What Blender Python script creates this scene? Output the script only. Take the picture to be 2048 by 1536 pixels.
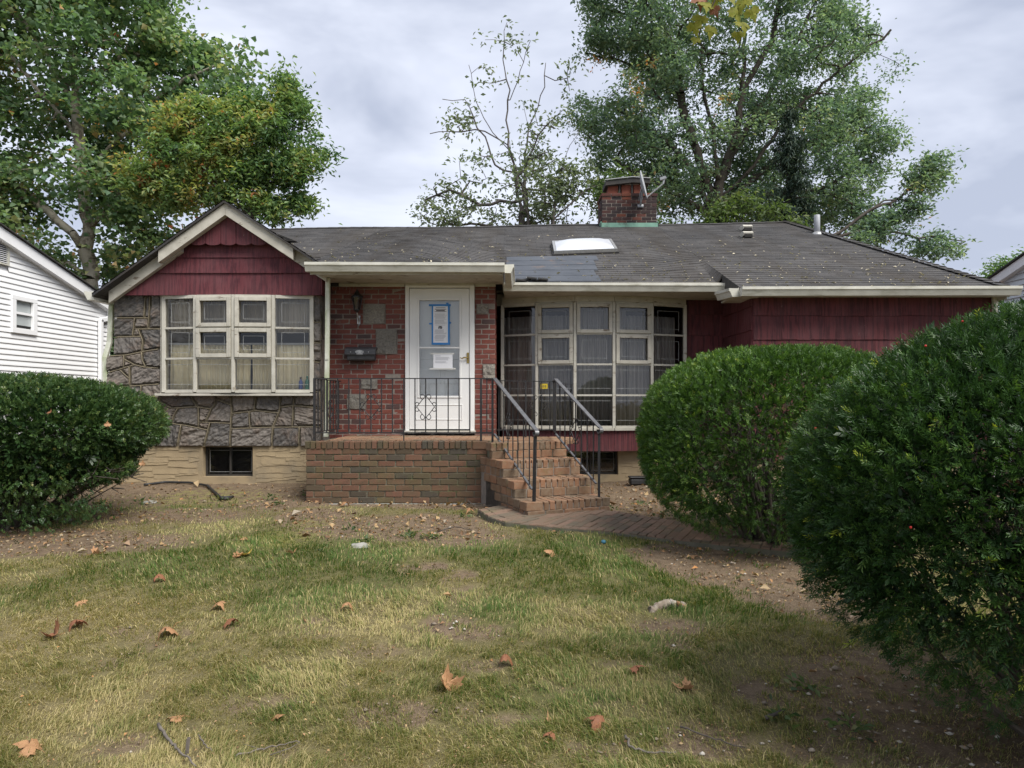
import bpy, bmesh, math, random
import numpy as np
from mathutils import Vector, Matrix, noise as mnoise

random.seed(7)
rng = np.random.default_rng(7)
S = bpy.context.scene
for o in list(bpy.data.objects):
    bpy.data.objects.remove(o)

# ------------------------------------------------------------------ camera
F = 1400.0          # focal length in photograph pixels (2048 wide)
HC = 1.26           # camera height above the stoop's foot
HY = 800.0          # row of the horizon
cam_d = bpy.data.cameras.new("camera")
cam = bpy.data.objects.new("camera", cam_d)
S.collection.objects.link(cam)
cam.location = (0, 0, HC)
cam.rotation_euler = (math.radians(90), 0, 0)
cam_d.sensor_width = 36.0
cam_d.lens = F / 2048 * 36.0
cam_d.shift_y = (HY - 768) / 2048
cam_d.clip_start = 0.05
cam_d.clip_end = 3000
S.camera = cam

# ------------------------------------------------------------------ sky and sun
SUN_EL, SUN_AZ = math.radians(52), math.radians(132)   # azimuth clockwise from +Y
W = bpy.data.worlds.new("World")
S.world = W
W.use_nodes = True
nt = W.node_tree
nt.nodes.clear()
def wn(t, **k):
    n = nt.nodes.new(t)
    for a, b in k.items():
        setattr(n, a, b)
    return n
wout = wn("ShaderNodeOutputWorld")
wbg = wn("ShaderNodeBackground")
wbg.inputs[1].default_value = 0.1
wsky = wn("ShaderNodeTexSky", sky_type='NISHITA', sun_disc=False, sun_elevation=SUN_EL, sun_rotation=SUN_AZ)
wtc = wn("ShaderNodeTexCoord")
wmap = wn("ShaderNodeMapping")
wmap.inputs["Scale"].default_value = (1.0, 1.0, 2.6)
wnz = wn("ShaderNodeTexNoise")
wnz.inputs["Scale"].default_value = 2.4
wnz.inputs["Detail"].default_value = 5
wnz.inputs["Roughness"].default_value = 0.55
wnz.inputs["Distortion"].default_value = 0.35
wr = wn("ShaderNodeValToRGB")
wr.color_ramp.elements[0].position = 0.37
wr.color_ramp.elements[0].color = (1.85, 2.03, 2.52, 1)
wr.color_ramp.elements[1].position = 0.64
wr.color_ramp.elements[1].color = (3.25, 3.42, 3.9, 1)
wmx = wn("ShaderNodeMix", data_type='RGBA')
wmx.inputs["Factor"].default_value = 0.96
L = nt.links.new
L(wtc.outputs["Generated"], wmap.inputs[0]); L(wmap.outputs[0], wnz.inputs["Vector"])
L(wnz.outputs[0], wr.inputs[0]); L(wsky.outputs[0], wmx.inputs["A"]); L(wr.outputs[0], wmx.inputs["B"])
L(wmx.outputs["Result"], wbg.inputs[0]); L(wbg.outputs[0], wout.inputs[0])

sun_d = bpy.data.lights.new("sun", 'SUN')
sun_d.energy = 2.0
sun_d.angle = math.radians(38)
sun_d.color = (1.0, 0.96, 0.9)
sun = bpy.data.objects.new("sun", sun_d)
S.collection.objects.link(sun)
sdir = Vector((math.sin(SUN_AZ) * math.cos(SUN_EL), math.cos(SUN_AZ) * math.cos(SUN_EL), math.sin(SUN_EL)))
sun.rotation_euler = sdir.to_track_quat('Z', 'Y').to_euler()
sun.location = sdir * 40

vs = S.view_settings
vs.view_transform = 'Standard'
vs.look = 'None'
vs.gamma = 1.0
vs.exposure = 1.54
vs.use_curve_mapping = False
S.cycles.max_bounces = 8
S.cycles.transparent_max_bounces = 12
S.cycles.use_denoising = True

# ------------------------------------------------------------------ helpers
WL = {}
def P(px, py, d):
    return Vector(((px - 1024) * d / F, d, HC - (py - HY) * d / F))
def PX(px, d): return (px - 1024) * d / F
def PZ(py, d): return HC - (py - HY) * d / F

def link(o, parent=None):
    S.collection.objects.link(o)
    if parent is not None:
        o.parent = parent
        o.matrix_parent_inverse = Matrix.Translation(-WL.get(parent, Vector((0, 0, 0))))
    return o
def empty(name, loc, label=None, cat=None, group=None):
    o = bpy.data.objects.new(name, None)
    o.location = loc
    o.empty_display_size = 0.2
    link(o)
    WL[o] = Vector(loc)
    tag(o, label, cat, group)
    return o
def tag(o, label=None, cat=None, group=None, kind=None):
    if label: o["label"] = label
    if cat: o["category"] = cat
    if group: o["group"] = group
    if kind: o["kind"] = kind
    return o
def mobj(name, me, m, parent=None):
    if m is not None and len(me.materials) == 0:
        me.materials.append(m)
    o = bpy.data.objects.new(name, me)
    return link(o, parent)

class MB:
    """collects geometry, built as one mesh object"""
    def __init__(s): s.v = []; s.f = []
    def add(s, vs_, fs_):
        b = len(s.v)
        s.v += [tuple(v) for v in vs_]
        s.f += [tuple(i + b for i in f) for f in fs_]
        return s
    def box(s, x0, x1, y0, y1, z0, z1):
        return s.add([(x0,y0,z0),(x1,y0,z0),(x1,y1,z0),(x0,y1,z0),(x0,y0,z1),(x1,y0,z1),(x1,y1,z1),(x0,y1,z1)],
              [(0,3,2,1),(4,5,6,7),(0,1,5,4),(1,2,6,5),(2,3,7,6),(3,0,4,7)])
    def obox(s, c, a, b, d):
        c = Vector(c); a = Vector(a); b = Vector(b); d = Vector(d)
        vs_ = [c-a-b-d, c+a-b-d, c+a+b-d, c-a+b-d, c-a-b+d, c+a-b+d, c+a+b+d, c-a+b+d]
        return s.add(vs_, [(0,3,2,1),(4,5,6,7),(0,1,5,4),(1,2,6,5),(2,3,7,6),(3,0,4,7)])
    def bar(s, p, q, w, h=None, up=(0, 0, 1)):
        p = Vector(p); q = Vector(q); h = h or w
        t = (q - p); l = t.length; t.normalize()
        u = t.cross(Vector(up))
        if u.length < 1e-4: u = t.cross(Vector((0, 1, 0)))
        u.normalize(); n = u.cross(t)
        return s.obox((p + q) / 2, t * l / 2, u * w / 2, n * h / 2)
    def prism(s, poly, y0, y1):
        """poly: list of (x,z); extruded along y from y0 (front) to y1"""
        n = len(poly); b = []
        for x, z in poly: b.append((x, y0, z))
        for x, z in poly: b.append((x, y1, z))
        fs_ = [tuple(range(n)), tuple(range(2*n-1, n-1, -1))]
        for i in range(n):
            j = (i + 1) % n
            fs_.append((i, i + n, j + n, j))
        return s.add(b, fs_)
    def flat(s, poly, z0, z1):
        """poly: list of (x,y) counter-clockwise; extruded up"""
        n = len(poly)
        b = [(x, y, z0) for x, y in poly] + [(x, y, z1) for x, y in poly]
        fs_ = [tuple(range(n-1, -1, -1)), tuple(range(n, 2*n))]
        for i in range(n):
            j = (i + 1) % n
            fs_.append((i, j, j + n, i + n))
        return s.add(b, fs_)
    def tube(s, path, r, n=6, cap=True):
        path = [Vector(p) for p in path]
        rs = r if isinstance(r, (list, tuple)) else [r] * len(path)
        base = len(s.v); ref = None
        for i, p in enumerate(path):
            t = (path[min(i+1, len(path)-1)] - path[max(i-1, 0)]).normalized()
            if ref is None:
                ref = t.cross(Vector((0.31, 0.17, 1))); 
                if ref.length < 1e-3: ref = t.cross(Vector((0, 1, 0)))
            u = (ref - t * ref.dot(t)).normalized(); ref = u; w = t.cross(u)
            for k in range(n):
                a = 2 * math.pi * k / n
                s.v.append(tuple(p + (u * math.cos(a) + w * math.sin(a)) * rs[i]))
        for i in range(len(path) - 1):
            for k in range(n):
                k2 = (k + 1) % n
                s.f.append((base+i*n+k, base+i*n+k2, base+(i+1)*n+k2, base+(i+1)*n+k))
        if cap:
            s.f.append(tuple(base + k for k in range(n-1, -1, -1)))
            e = base + (len(path)-1)*n
            s.f.append(tuple(e + k for k in range(n)))
        return s
    def lathe(s, c, prof, n=12):
        """prof: (r,z) list around vertical axis at c"""
        base = len(s.v); c = Vector(c)
        for r, z in prof:
            for k in range(n):
                a = 2*math.pi*k/n
                s.v.append((c.x + r*math.cos(a), c.y + r*math.sin(a), c.z + z))
        for i in range(len(prof)-1):
            for k in range(n):
                k2 = (k+1) % n
                s.f.append((base+i*n+k, base+i*n+k2, base+(i+1)*n+k2, base+(i+1)*n+k))
        s.f.append(tuple(base + k for k in range(n-1, -1, -1)))
        e = base + (len(prof)-1)*n
        s.f.append(tuple(e+k for k in range(n)))
        return s
    def mesh(s, name, smooth=False, bevel=0):
        me = bpy.data.meshes.new(name)
        me.from_pydata(s.v, [], s.f)
        if bevel:
            bm = bmesh.new(); bm.from_mesh(me)
            es = [e for e in bm.edges if len(e.link_faces) == 2 and e.calc_face_angle(0) > 0.5]
            bmesh.ops.bevel(bm, geom=es, offset=bevel, segments=1, affect='EDGES', clamp_overlap=True)
            bm.to_mesh(me); bm.free()
        if smooth:
            me.polygons.foreach_set("use_smooth", [True] * len(me.polygons))
        me.update()
        return me
    def build(s, name, m, parent=None, smooth=False, bevel=0):
        return mobj(name, s.mesh(name, smooth, bevel), m, parent)

def npmesh(name, verts, faces4=None, faces3=None, attrs=None, smooth=False):
    """big mesh from numpy arrays; attrs: dict name -> per-vertex float array or (n,4) colour"""
    me = bpy.data.meshes.new(name)
    nv = len(verts)
    loops = []; starts = []; tot = 0
    parts = []
    if faces4 is not None and len(faces4):
        parts.append((np.asarray(faces4, np.int32), 4))
    if faces3 is not None and len(faces3):
        parts.append((np.asarray(faces3, np.int32), 3))
    for fa, k in parts:
        loops.append(fa.reshape(-1)); starts.append(tot + np.arange(len(fa)) * k); tot += fa.size
    li = np.concatenate(loops); st = np.concatenate(starts).astype(np.int32)
    me.vertices.add(nv); me.vertices.foreach_set("co", np.asarray(verts, np.float32).reshape(-1))
    me.loops.add(len(li)); me.loops.foreach_set("vertex_index", li.astype(np.int32))
    me.polygons.add(len(st)); me.polygons.foreach_set("loop_start", st)
    if smooth: me.polygons.foreach_set("use_smooth", np.ones(len(st), bool))
    if attrs:
        for k, a in attrs.items():
            a = np.asarray(a, np.float32)
            if a.ndim == 1:
                at = me.attributes.new(k, 'FLOAT', 'POINT'); at.data.foreach_set("value", a)
            else:
                at = me.attributes.new(k, 'FLOAT_COLOR', 'POINT'); at.data.foreach_set("color", a.reshape(-1))
    me.update(calc_edges=True)
    me.validate()
    return me

def vnoise(x, y, z, scale=1.0, seed=0):
    """vectorised smooth noise in about -1..1 (lattice value noise)"""
    x = np.asarray(x, float)*scale + seed*17.3; y = np.asarray(y, float)*scale + seed*5.1; z = np.asarray(z, float)*scale + seed*9.7
    xi, yi, zi = np.floor(x).astype(np.int64), np.floor(y).astype(np.int64), np.floor(z).astype(np.int64)
    fx, fy, fz = x-xi, y-yi, z-zi
    fx, fy, fz = fx*fx*(3-2*fx), fy*fy*(3-2*fy), fz*fz*(3-2*fz)
    def h(a, b, c):
        n = (a*374761393 + b*668265263 + c*2147483647 + seed*1013) & 0x7fffffff
        n = ((n ^ (n >> 13)) * 1274126177) & 0x7fffffff
        n = n ^ (n >> 16)
        return (n & 0xffff) / 32767.5 - 1
    def l(a, b, t): return a + (b-a)*t
    return l(l(l(h(xi,yi,zi), h(xi+1,yi,zi), fx), l(h(xi,yi+1,zi), h(xi+1,yi+1,zi), fx), fy),
             l(l(h(xi,yi,zi+1), h(xi+1,yi,zi+1), fx), l(h(xi,yi+1,zi+1), h(xi+1,yi+1,zi+1), fx), fy), fz)
def fbm(x, y, z, scale=1.0, seed=0, oct=3):
    r = 0; a = 1; t = 0
    for i in range(oct):
        r = r + a*vnoise(x, y, z, scale*2**i, seed+i*3); t += a; a *= 0.5
    return r/t

# ------------------------------------------------------------------ materials
def newmat(name):
    m = bpy.data.materials.new(name); m.use_nodes = True
    t = m.node_tree; t.nodes.clear()
    return m, t
class N:
    def __init__(s, t): s.t = t
    def n(s, ty, **k):
        x = s.t.nodes.new(ty)
        for a, b in k.items(): setattr(x, a, b)
        return x
    def l(s, a, b): s.t.links.new(a, b)
    def math(s, op, a, b=None, clamp=False):
        x = s.n("ShaderNodeMath", operation=op, use_clamp=clamp)
        for i, v in enumerate((a, b)):
            if v is None: continue
            if hasattr(v, "is_output"): s.l(v, x.inputs[i])
            else: x.inputs[i].default_value = v
        return x.outputs[0]
    def mix(s, f, a, b, mode='MIX'):
        x = s.n("ShaderNodeMix", data_type='RGBA', blend_type=mode)
        for nm, v in (("Factor", f), ("A", a), ("B", b)):
            if hasattr(v, "is_output"): s.l(v, x.inputs[nm])
            elif nm == "Factor": x.inputs[nm].default_value = v
            else: x.inputs[nm].default_value = (*v, 1) if len(v) == 3 else v
        return x.outputs["Result"]
    def ramp(s, f, stops, interp='LINEAR'):
        x = s.n("ShaderNodeValToRGB"); cr = x.color_ramp; cr.interpolation = interp
        while len(cr.elements) < len(stops): cr.elements.new(0.5)
        for e, (p, c) in zip(cr.elements, stops):
            e.position = p
            e.color = (c, c, c, 1) if isinstance(c, (int, float)) else (*c, 1)
        s.l(f, x.inputs[0]); return x.outputs[0]
    def noise(s, vec, scale, detail=4, rough=.55, dist=0):
        x = s.n("ShaderNodeTexNoise")
        x.inputs["Scale"].default_value = scale; x.inputs["Detail"].default_value = detail
        x.inputs["Roughness"].default_value = rough; x.inputs["Distortion"].default_value = dist
        if vec is not None: s.l(vec, x.inputs["Vector"])
        return x.outputs[0]
    def vec(s, stretch=(1, 1, 1), obj_rand=False):
        tc = s.n("ShaderNodeTexCoord"); v = tc.outputs["Object"]
        if obj_rand:
            oi = s.n("ShaderNodeObjectInfo")
            a = s.n("ShaderNodeVectorMath", operation='ADD')
            s.l(v, a.inputs[0])
            sc = s.math('MULTIPLY', oi.outputs["Random"], 57.0)
            cb = s.n("ShaderNodeCombineXYZ"); s.l(sc, cb.inputs[0]); s.l(sc, cb.inputs[1]); s.l(sc, cb.inputs[2])
            s.l(cb.outputs[0], a.inputs[1]); v = a.outputs[0]
        mp = s.n("ShaderNodeMapping"); mp.inputs["Scale"].default_value = stretch
        s.l(v, mp.inputs[0]); return mp.outputs[0]
    def finish(s, col, rough, bump=None, bstr=.4, bdist=.01, spec=.35, metal=0, rsock=None):
        b = s.n("ShaderNodeBsdfPrincipled"); o = s.n("ShaderNodeOutputMaterial")
        if hasattr(col, "is_output"): s.l(col, b.inputs["Base Color"])
        else: b.inputs["Base Color"].default_value = (*col, 1)
        b.inputs["Roughness"].default_value = rough
        if rsock is not None: s.l(rsock, b.inputs["Roughness"])
        b.inputs["Metallic"].default_value = metal
        b.inputs["Specular IOR Level"].default_value = spec
        if bump is not None:
            bp = s.n("ShaderNodeBump"); bp.inputs["Strength"].default_value = bstr; bp.inputs["Distance"].default_value = bdist
            s.l(bump, bp.inputs["Height"]); s.l(bp.outputs[0], b.inputs["Normal"])
        s.l(b.outputs[0], o.inputs[0]); return b

def pm(name, c1, c2, scale=8, rough=.8, bscale=40, bstr=.3, bdist=.004, stretch=(1,1,1), stain=None, sscale=2, sthr=(.52,.66), samt=.8,
       sstretch=(1,1,1), spec=.3, metal=0, objr=False, detail=4):
    """colour variation + stains with a shape of their own + fine relief"""
    m, t = newmat(name); n = N(t)
    v = n.vec(stretch, objr)
    f = n.noise(v, scale, detail)
    col = n.mix(n.ramp(f, [(.3, 0.0), (.7, 1.0)]), c1, c2)
    if stain is not None:
        sv = n.vec(sstretch, objr)
        g_ = n.ramp(n.noise(sv, sscale, 6, .65), [(sthr[0], 0.0), (sthr[1], 1.0)])
        col = n.mix(n.math('MULTIPLY', g_, samt), col, stain)
    n.finish(col, rough, n.noise(v, bscale, 3), bstr, bdist, spec, metal)
    return m

def piece_mat(name, stops, rough=.85, mottle=((.25,.25,.25), .35), mscale=30, bscale=60, bstr=.5, bdist=.003, moss=None, mossthr=(.5,.65), mosssc=1.3, spec=.3, weather=None):
    """material of bricks, stones, shingles: one colour for each piece, by the object's own random number, plus grain"""
    m, t = newmat(name); n = N(t)
    oi = n.n("ShaderNodeObjectInfo")
    col = n.ramp(oi.outputs["Random"], stops)
    v = n.vec((1,1,1), True)
    tcg = n.n("ShaderNodeNewGeometry")
    f = n.noise(tcg.outputs["Position"], mscale, 5, .65)
    col = n.mix(n.math('MULTIPLY', n.ramp(f, [(.35, 0.0), (.75, 1.0)]), mottle[1]), col, mottle[0])
    if moss is not None:
        g_ = n.ramp(n.noise(tcg.outputs["Position"], mosssc, 6, .68), [(mossthr[0], 0.0), (mossthr[1], 1.0)])
        col = n.mix(n.math('MULTIPLY', g_, .75), col, moss)
    if weather is not None:
        g2 = n.ramp(n.noise(tcg.outputs["Position"], weather[1], 6, .7), [(weather[2], 0.0), (weather[3], 1.0)])
        col = n.mix(n.math('MULTIPLY', g2, weather[4]), col, weather[0])
    n.finish(col, rough, n.noise(tcg.outputs["Position"], bscale, 4, .6), bstr, bdist, spec)
    return m

M = {}
M['white'] = pm("white_paint", (.50,.48,.415), (.40,.38,.32), 6, .55, 60, .15, .002, stain=(.20,.16,.11), sscale=9, sthr=(.60,.68), samt=.8, sstretch=(.5,.5,1.5), spec=.4)
M['peel'] = pm("peeling_white_paint", (.48,.455,.39), (.36,.34,.285), 7, .65, 50, .35, .004, stain=(.13,.095,.065), sscale=9, sthr=(.60,.65), samt=.85, sstretch=(.45,.6,1.5))
M['white_door'] = pm("white_door_enamel", (.76,.76,.73), (.70,.70,.68), 3, .35, 20, .05, .001, spec=.5)
M['gutter'] = pm("aged_gutter_enamel", (.60,.59,.52), (.46,.45,.39), 5, .5, 30, .1, .002, stain=(.24,.23,.16), sscale=6, sthr=(.55,.72), samt=.7, sstretch=(.4,1,2))
M['downspout'] = pm("mossy_downspout_enamel", (.60,.60,.52), (.50,.51,.42), 5, .5, 30, .1, .002, stain=(.24,.29,.12), sscale=5, sthr=(.42,.62), samt=.8, sstretch=(1,1,.5))
M['mortar'] = pm("pale_mortar", (.26,.225,.19), (.18,.16,.14), 20, .95, 90, .6, .004)
M['mortar_dark'] = pm("dark_mossy_mortar", (.10,.095,.07), (.16,.15,.11), 14, .95, 90, .6, .004, stain=(.10,.12,.045), sscale=2.5)
M['mortar_rib'] = pm("tan_ribbon_mortar", (.22,.185,.125), (.165,.14,.095), 12, .95, 60, .5, .003, stain=(.14,.12,.09), sscale=5, samt=.7)
M['brick'] = piece_mat("red_wall_brick", [(0,(.06,.04,.038)),(.07,(.075,.045,.04)),(.09,(.13,.036,.028)),(.45,(.165,.046,.033)),(.8,(.195,.060,.040)),(1,(.15,.043,.033))],
      .6, ((.10,.04,.035), .5), 26, 70, .5, .003, weather=((.34,.27,.24), 5, .60, .76, .45))
M['brick_stoop'] = piece_mat("brown_stoop_brick", [(0,(.06,.052,.042)),(.12,(.085,.06,.038)),(.5,(.135,.075,.044)),(.8,(.16,.075,.05)),(1,(.12,.082,.045))],
      .9, ((.08,.07,.045), .55), 22, 60, .6, .004, moss=(.095,.095,.04), mossthr=(.52,.74), mosssc=2.2)
M['brick_step'] = piece_mat("worn_step_brick", [(0,(.12,.085,.055)),(.4,(.205,.11,.06)),(.75,(.25,.12,.064)),(1,(.16,.10,.062))],
      .9, ((.30,.26,.19), .4), 18, 60, .6, .004, moss=(.15,.145,.06), mossthr=(.58,.74), mosssc=3)
M['brick_path'] = piece_mat("path_brick", [(0,(.12,.095,.068)),(.5,(.17,.11,.075)),(1,(.20,.125,.09))],
      .95, ((.12,.11,.08), .5), 18, 60, .6, .004, moss=(.12,.12,.06), mossthr=(.56,.72), mosssc=3)
M['brick_chim'] = piece_mat("sooty_chimney_brick", [(0,(.026,.021,.022)),(.5,(.045,.026,.025)),(.8,(.08,.032,.026)),(1,(.18,.055,.03))],
      .9, ((.05,.04,.04), .6), 9, 50, .5, .004)
M['stone'] = piece_mat("dark_grey_ledge_stone", [(0,(.06,.058,.056)),(.3,(.10,.092,.085)),(.6,(.17,.145,.12)),(.8,(.12,.112,.105)),(1,(.145,.118,.095))],
      .85, ((.23,.205,.18), .6), 16, 34, 1.0, .014, weather=((.15,.10,.07), 4, .52, .70, .6))
M['granite'] = piece_mat("speckled_inset_stone", [(0,(.21,.195,.165)),(1,(.28,.255,.215))], .9, ((.07,.065,.06), .85), 45, 60, .8, .006)
M['stucco'] = pm("tan_stucco", (.36,.28,.17), (.29,.225,.14), 4, .95, 70, .6, .005, stain=(.20,.17,.12), sscale=2.4, samt=.6)

def shake_mat(name, c1, c2, dark):
    """striated painted shakes: fine vertical grooves"""
    m, t = newmat(name); n = N(t)
    oi = n.n("ShaderNodeObjectInfo")
    g_ = n.n("ShaderNodeNewGeometry")
    mp = n.n("ShaderNodeMapping"); mp.inputs["Scale"].default_value = (34, 34, 1.2); n.l(g_.outputs["Position"], mp.inputs[0])
    st = n.noise(mp.outputs[0], 1.0, 3, .6)
    base = n.mix(oi.outputs["Random"], c1, c2)
    col = n.mix(n.math('MULTIPLY', n.ramp(st, [(.42, 1.0), (.54, 0.0)]), .8), base, dark)
    bl = n.noise(g_.outputs["Position"], 3.2, 5, .6)
    col = n.mix(n.math('MULTIPLY', n.ramp(bl, [(.40, 0.0), (.70, 1.0)]), .5), col, (.135,.055,.06))
    mp2 = n.n("ShaderNodeMapping"); mp2.inputs["Scale"].default_value = (26, 26, 5); n.l(g_.outputs["Position"], mp2.inputs[0])
    pk = n.ramp(n.noise(mp2.outputs[0], 1.0, 4, .7), [(.70, 0.0), (.74, 1.0)])
    col = n.mix(n.math('MULTIPLY', pk, .7), col, (.30,.26,.24))
    n.finish(col, .7, st, .9, .010, .3)
    return m
M['shake'] = shake_mat("maroon_striated_shake", (.092,.023,.026), (.128,.032,.035), (.04,.012,.015))
M['shake_gable'] = shake_mat("maroon_gable_shake", (.098,.023,.029), (.115,.028,.034), (.048,.012,.017))

def roof_mat():
    m, t = newmat("worn_asphalt_shingle"); n = N(t)
    g_ = n.n("ShaderNodeNewGeometry"); pos = g_.outputs["Position"]
    br = n.n("ShaderNodeTexBrick"); br.offset = .5
    mp = n.n("ShaderNodeMapping"); n.l(pos, mp.inputs[0])
    sx = n.n("ShaderNodeSeparateXYZ"); n.l(pos, sx.inputs[0])
    cb = n.n("ShaderNodeCombineXYZ"); n.l(sx.outputs[0], cb.inputs[0]); n.l(sx.outputs[1], cb.inputs[1])
    n.l(cb.outputs[0], br.inputs["Vector"])
    br.inputs["Scale"].default_value = 1.0; br.inputs["Brick Width"].default_value = .29; br.inputs["Row Height"].default_value = .1286
    br.inputs["Mortar Size"].default_value = .006; br.inputs["Color1"].default_value = (.040,.039,.040,1); br.inputs["Color2"].default_value = (.074,.070,.069,1)
    br.inputs["Mortar"].default_value = (.022,.022,.025,1)
    col = br.outputs["Color"]
    fine = n.noise(pos, 60, 4, .7)
    col = n.mix(n.math('MULTIPLY', n.ramp(fine, [(.4, 0.0), (.7, 1.0)]), .5), col, (.11,.108,.105))
    mpr = n.n("ShaderNodeMapping"); mpr.inputs["Scale"].default_value = (1.6, .35, .35); n.l(pos, mpr.inputs[0])
    streak = n.ramp(n.noise(mpr.outputs[0], 1.1, 5, .6), [(.45, 0.0), (.68, 1.0)])
    col = n.mix(n.math('MULTIPLY', streak, .75), col, (.042,.035,.028))
    worn = n.ramp(n.noise(pos, .9, 5, .6), [(.52, 0.0), (.75, 1.0)])
    col = n.mix(n.math('MULTIPLY', worn, .4), col, (.125,.12,.115))
    n.finish(col, .9, n.noise(pos, 90, 3), .6, .004, .25)
    return m
M['roof'] = roof_mat()
M['membrane'] = pm("blue_grey_roll_roofing", (.05,.057,.069), (.075,.083,.098), 3, .7, 20, .3, .004, stain=(.20,.13,.085), sscale=2.2, sthr=(.62,.74), samt=.6)
M['dark_edge'] = pm("dark_roof_edge", (.035,.035,.035), (.06,.055,.05), 12, .9)
M['iron'] = pm("black_wrought_iron", (.011,.011,.012), (.02,.019,.019), 20, .5, 60, .3, .001, stain=(.09,.05,.03), sscale=14, sthr=(.6,.7), samt=.6, spec=.5)
M['handrail'] = pm("worn_steel_handrail", (.09,.09,.093), (.15,.15,.155), 18, .4, 60, .2, .001, spec=.5, metal=.3)
M['blackpl'] = pm("black_plastic", (.015,.015,.016), (.03,.03,.03), 12, .5, spec=.4)
M['mailbox'] = pm("dark_grey_mailbox_enamel", (.028,.028,.032), (.045,.045,.048), 12, .5, 30, .15, .001, spec=.45)
M['silver'] = pm("tarnished_silver", (.45,.45,.44), (.33,.33,.33), 30, .4, metal=.6)
M['brass'] = pm("aged_brass", (.36,.27,.10), (.26,.19,.07), 30, .35, metal=.8)
M['dish'] = pm("grey_dish_enamel", (.36,.37,.39), (.30,.31,.33), 8, .5)
M['copper'] = pm("green_copper_flashing", (.20,.36,.28), (.14,.27,.21), 7, .75, stain=(.08,.10,.08), sscale=5)
M['clay'] = pm("orange_clay_flue", (.25,.085,.055), (.19,.065,.045), 8, .85)
M['concrete'] = pm("weathered_concrete", (.30,.29,.26), (.21,.205,.18), 7, .95, 60, .5, .004, stain=(.12,.13,.07), sscale=3)
M['basement'] = pm("basement_window_frame", (.035,.033,.03), (.055,.05,.045), 12, .5)
M['paper'] = pm("white_paper", (.80,.81,.83), (.76,.77,.79), 3, .7, 20, .05, .001)
M['tape_blue'] = pm("blue_painter_tape", (.045,.21,.52), (.06,.25,.58), 10, .6)
M['tape_clear'] = pm("pale_tape", (.62,.62,.58), (.55,.55,.52), 10, .4)
M['ink'] = pm("grey_ink", (.16,.16,.18), (.24,.24,.26), 90, .8)
M['ink_bold'] = pm("bold_black_ink", (.04,.04,.05), (.07,.07,.08), 90, .8)
M['inner_door'] = pm("inner_door_paint", (.76,.78,.75), (.70,.72,.69), 2, .6)
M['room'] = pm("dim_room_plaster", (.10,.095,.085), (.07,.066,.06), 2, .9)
M['curtain_cream'] = pm("cream_curtain", (.88,.80,.55), (.76,.67,.44), 5, .9, 60, .2, .002, stretch=(3,3,.4))
M['curtain_valance'] = pm("faded_beige_valance", (.48,.43,.34), (.36,.32,.25), 5, .9, 60, .2, .002, stretch=(3,3,.4))
M['curtain_grey'] = pm("grey_sheer_curtain", (.62,.59,.54), (.34,.32,.30), 4, .9, 60, .2, .002, stretch=(4,4,.3))
M['lead'] = pm("pale_leading", (.38,.385,.38), (.30,.31,.30), 20, .5)
M['siding'] = pm("white_vinyl_siding", (.80,.80,.80), (.75,.755,.76), 1.5, .45, 30, .06, .001, stain=(.55,.55,.53), sscale=1.4, sthr=(.55,.8), samt=.4, spec=.4)
M['siding_blue'] = pm("pale_blue_grey_siding", (.58,.62,.65), (.53,.57,.60), 1.5, .5)
M['shade_pane'] = pm("drawn_window_shade", (.42,.45,.45), (.36,.39,.39), 3, .3, spec=.6)
M['black_gap'] = pm("black_rubber_and_gap_shade", (.012,.012,.012), (.025,.023,.02), 20, .7)  # black rubber; its colour also stands in for shade in gaps and vent mouths
M['yellow'] = pm("yellow_sticker", (.62,.47,.03), (.55,.40,.03), 20, .5)
M['bottle_blue'] = pm("blue_bottle_plastic", (.03,.06,.22), (.05,.10,.30), 9, .3, spec=.5)
M['bottle_green'] = pm("green_bottle_plastic", (.02,.16,.09), (.03,.20,.11), 9, .3, spec=.5)
M['turq'] = pm("blue_scrap_plastic", (.03,.12,.18), (.05,.17,.24), 9, .4)

def glass_mat(name, tint=(1,1,1), refl=.065):
    m, t = newmat(name); n = N(t)
    lw = n.n("ShaderNodeLayerWeight"); lw.inputs[0].default_value = .35
    tr = n.n("ShaderNodeBsdfTransparent"); tr.inputs[0].default_value = (*tint, 1)
    gl = n.n("ShaderNodeBsdfGlossy"); gl.inputs["Roughness"].default_value = .03
    g_ = n.n("ShaderNodeNewGeometry")
    bp = n.n("ShaderNodeBump"); bp.inputs["Strength"].default_value = .06; bp.inputs["Distance"].default_value = .02
    n.l(n.noise(g_.outputs["Position"], 5, 2), bp.inputs["Height"]); n.l(bp.outputs[0], gl.inputs["Normal"])
    f = n.math('ADD', n.math('MULTIPLY', lw.outputs["Fresnel"], .8), refl - .036, True)
    mx = n.n("ShaderNodeMixShader"); n.l(f, mx.inputs[0]); n.l(tr.outputs[0], mx.inputs[1]); n.l(gl.outputs[0], mx.inputs[2])
    o = n.n("ShaderNodeOutputMaterial"); n.l(mx.outputs[0], o.inputs[0])
    return m
M['glass'] = glass_mat("window_glass")
M['glass_dark'] = glass_mat("dusty_window_glass", (.72,.72,.72), .075)
M['dome'] = pm("milky_skylight_acrylic", (.50,.52,.56), (.58,.60,.64), 2, .25, 10, .05, .001, spec=.6)

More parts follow.
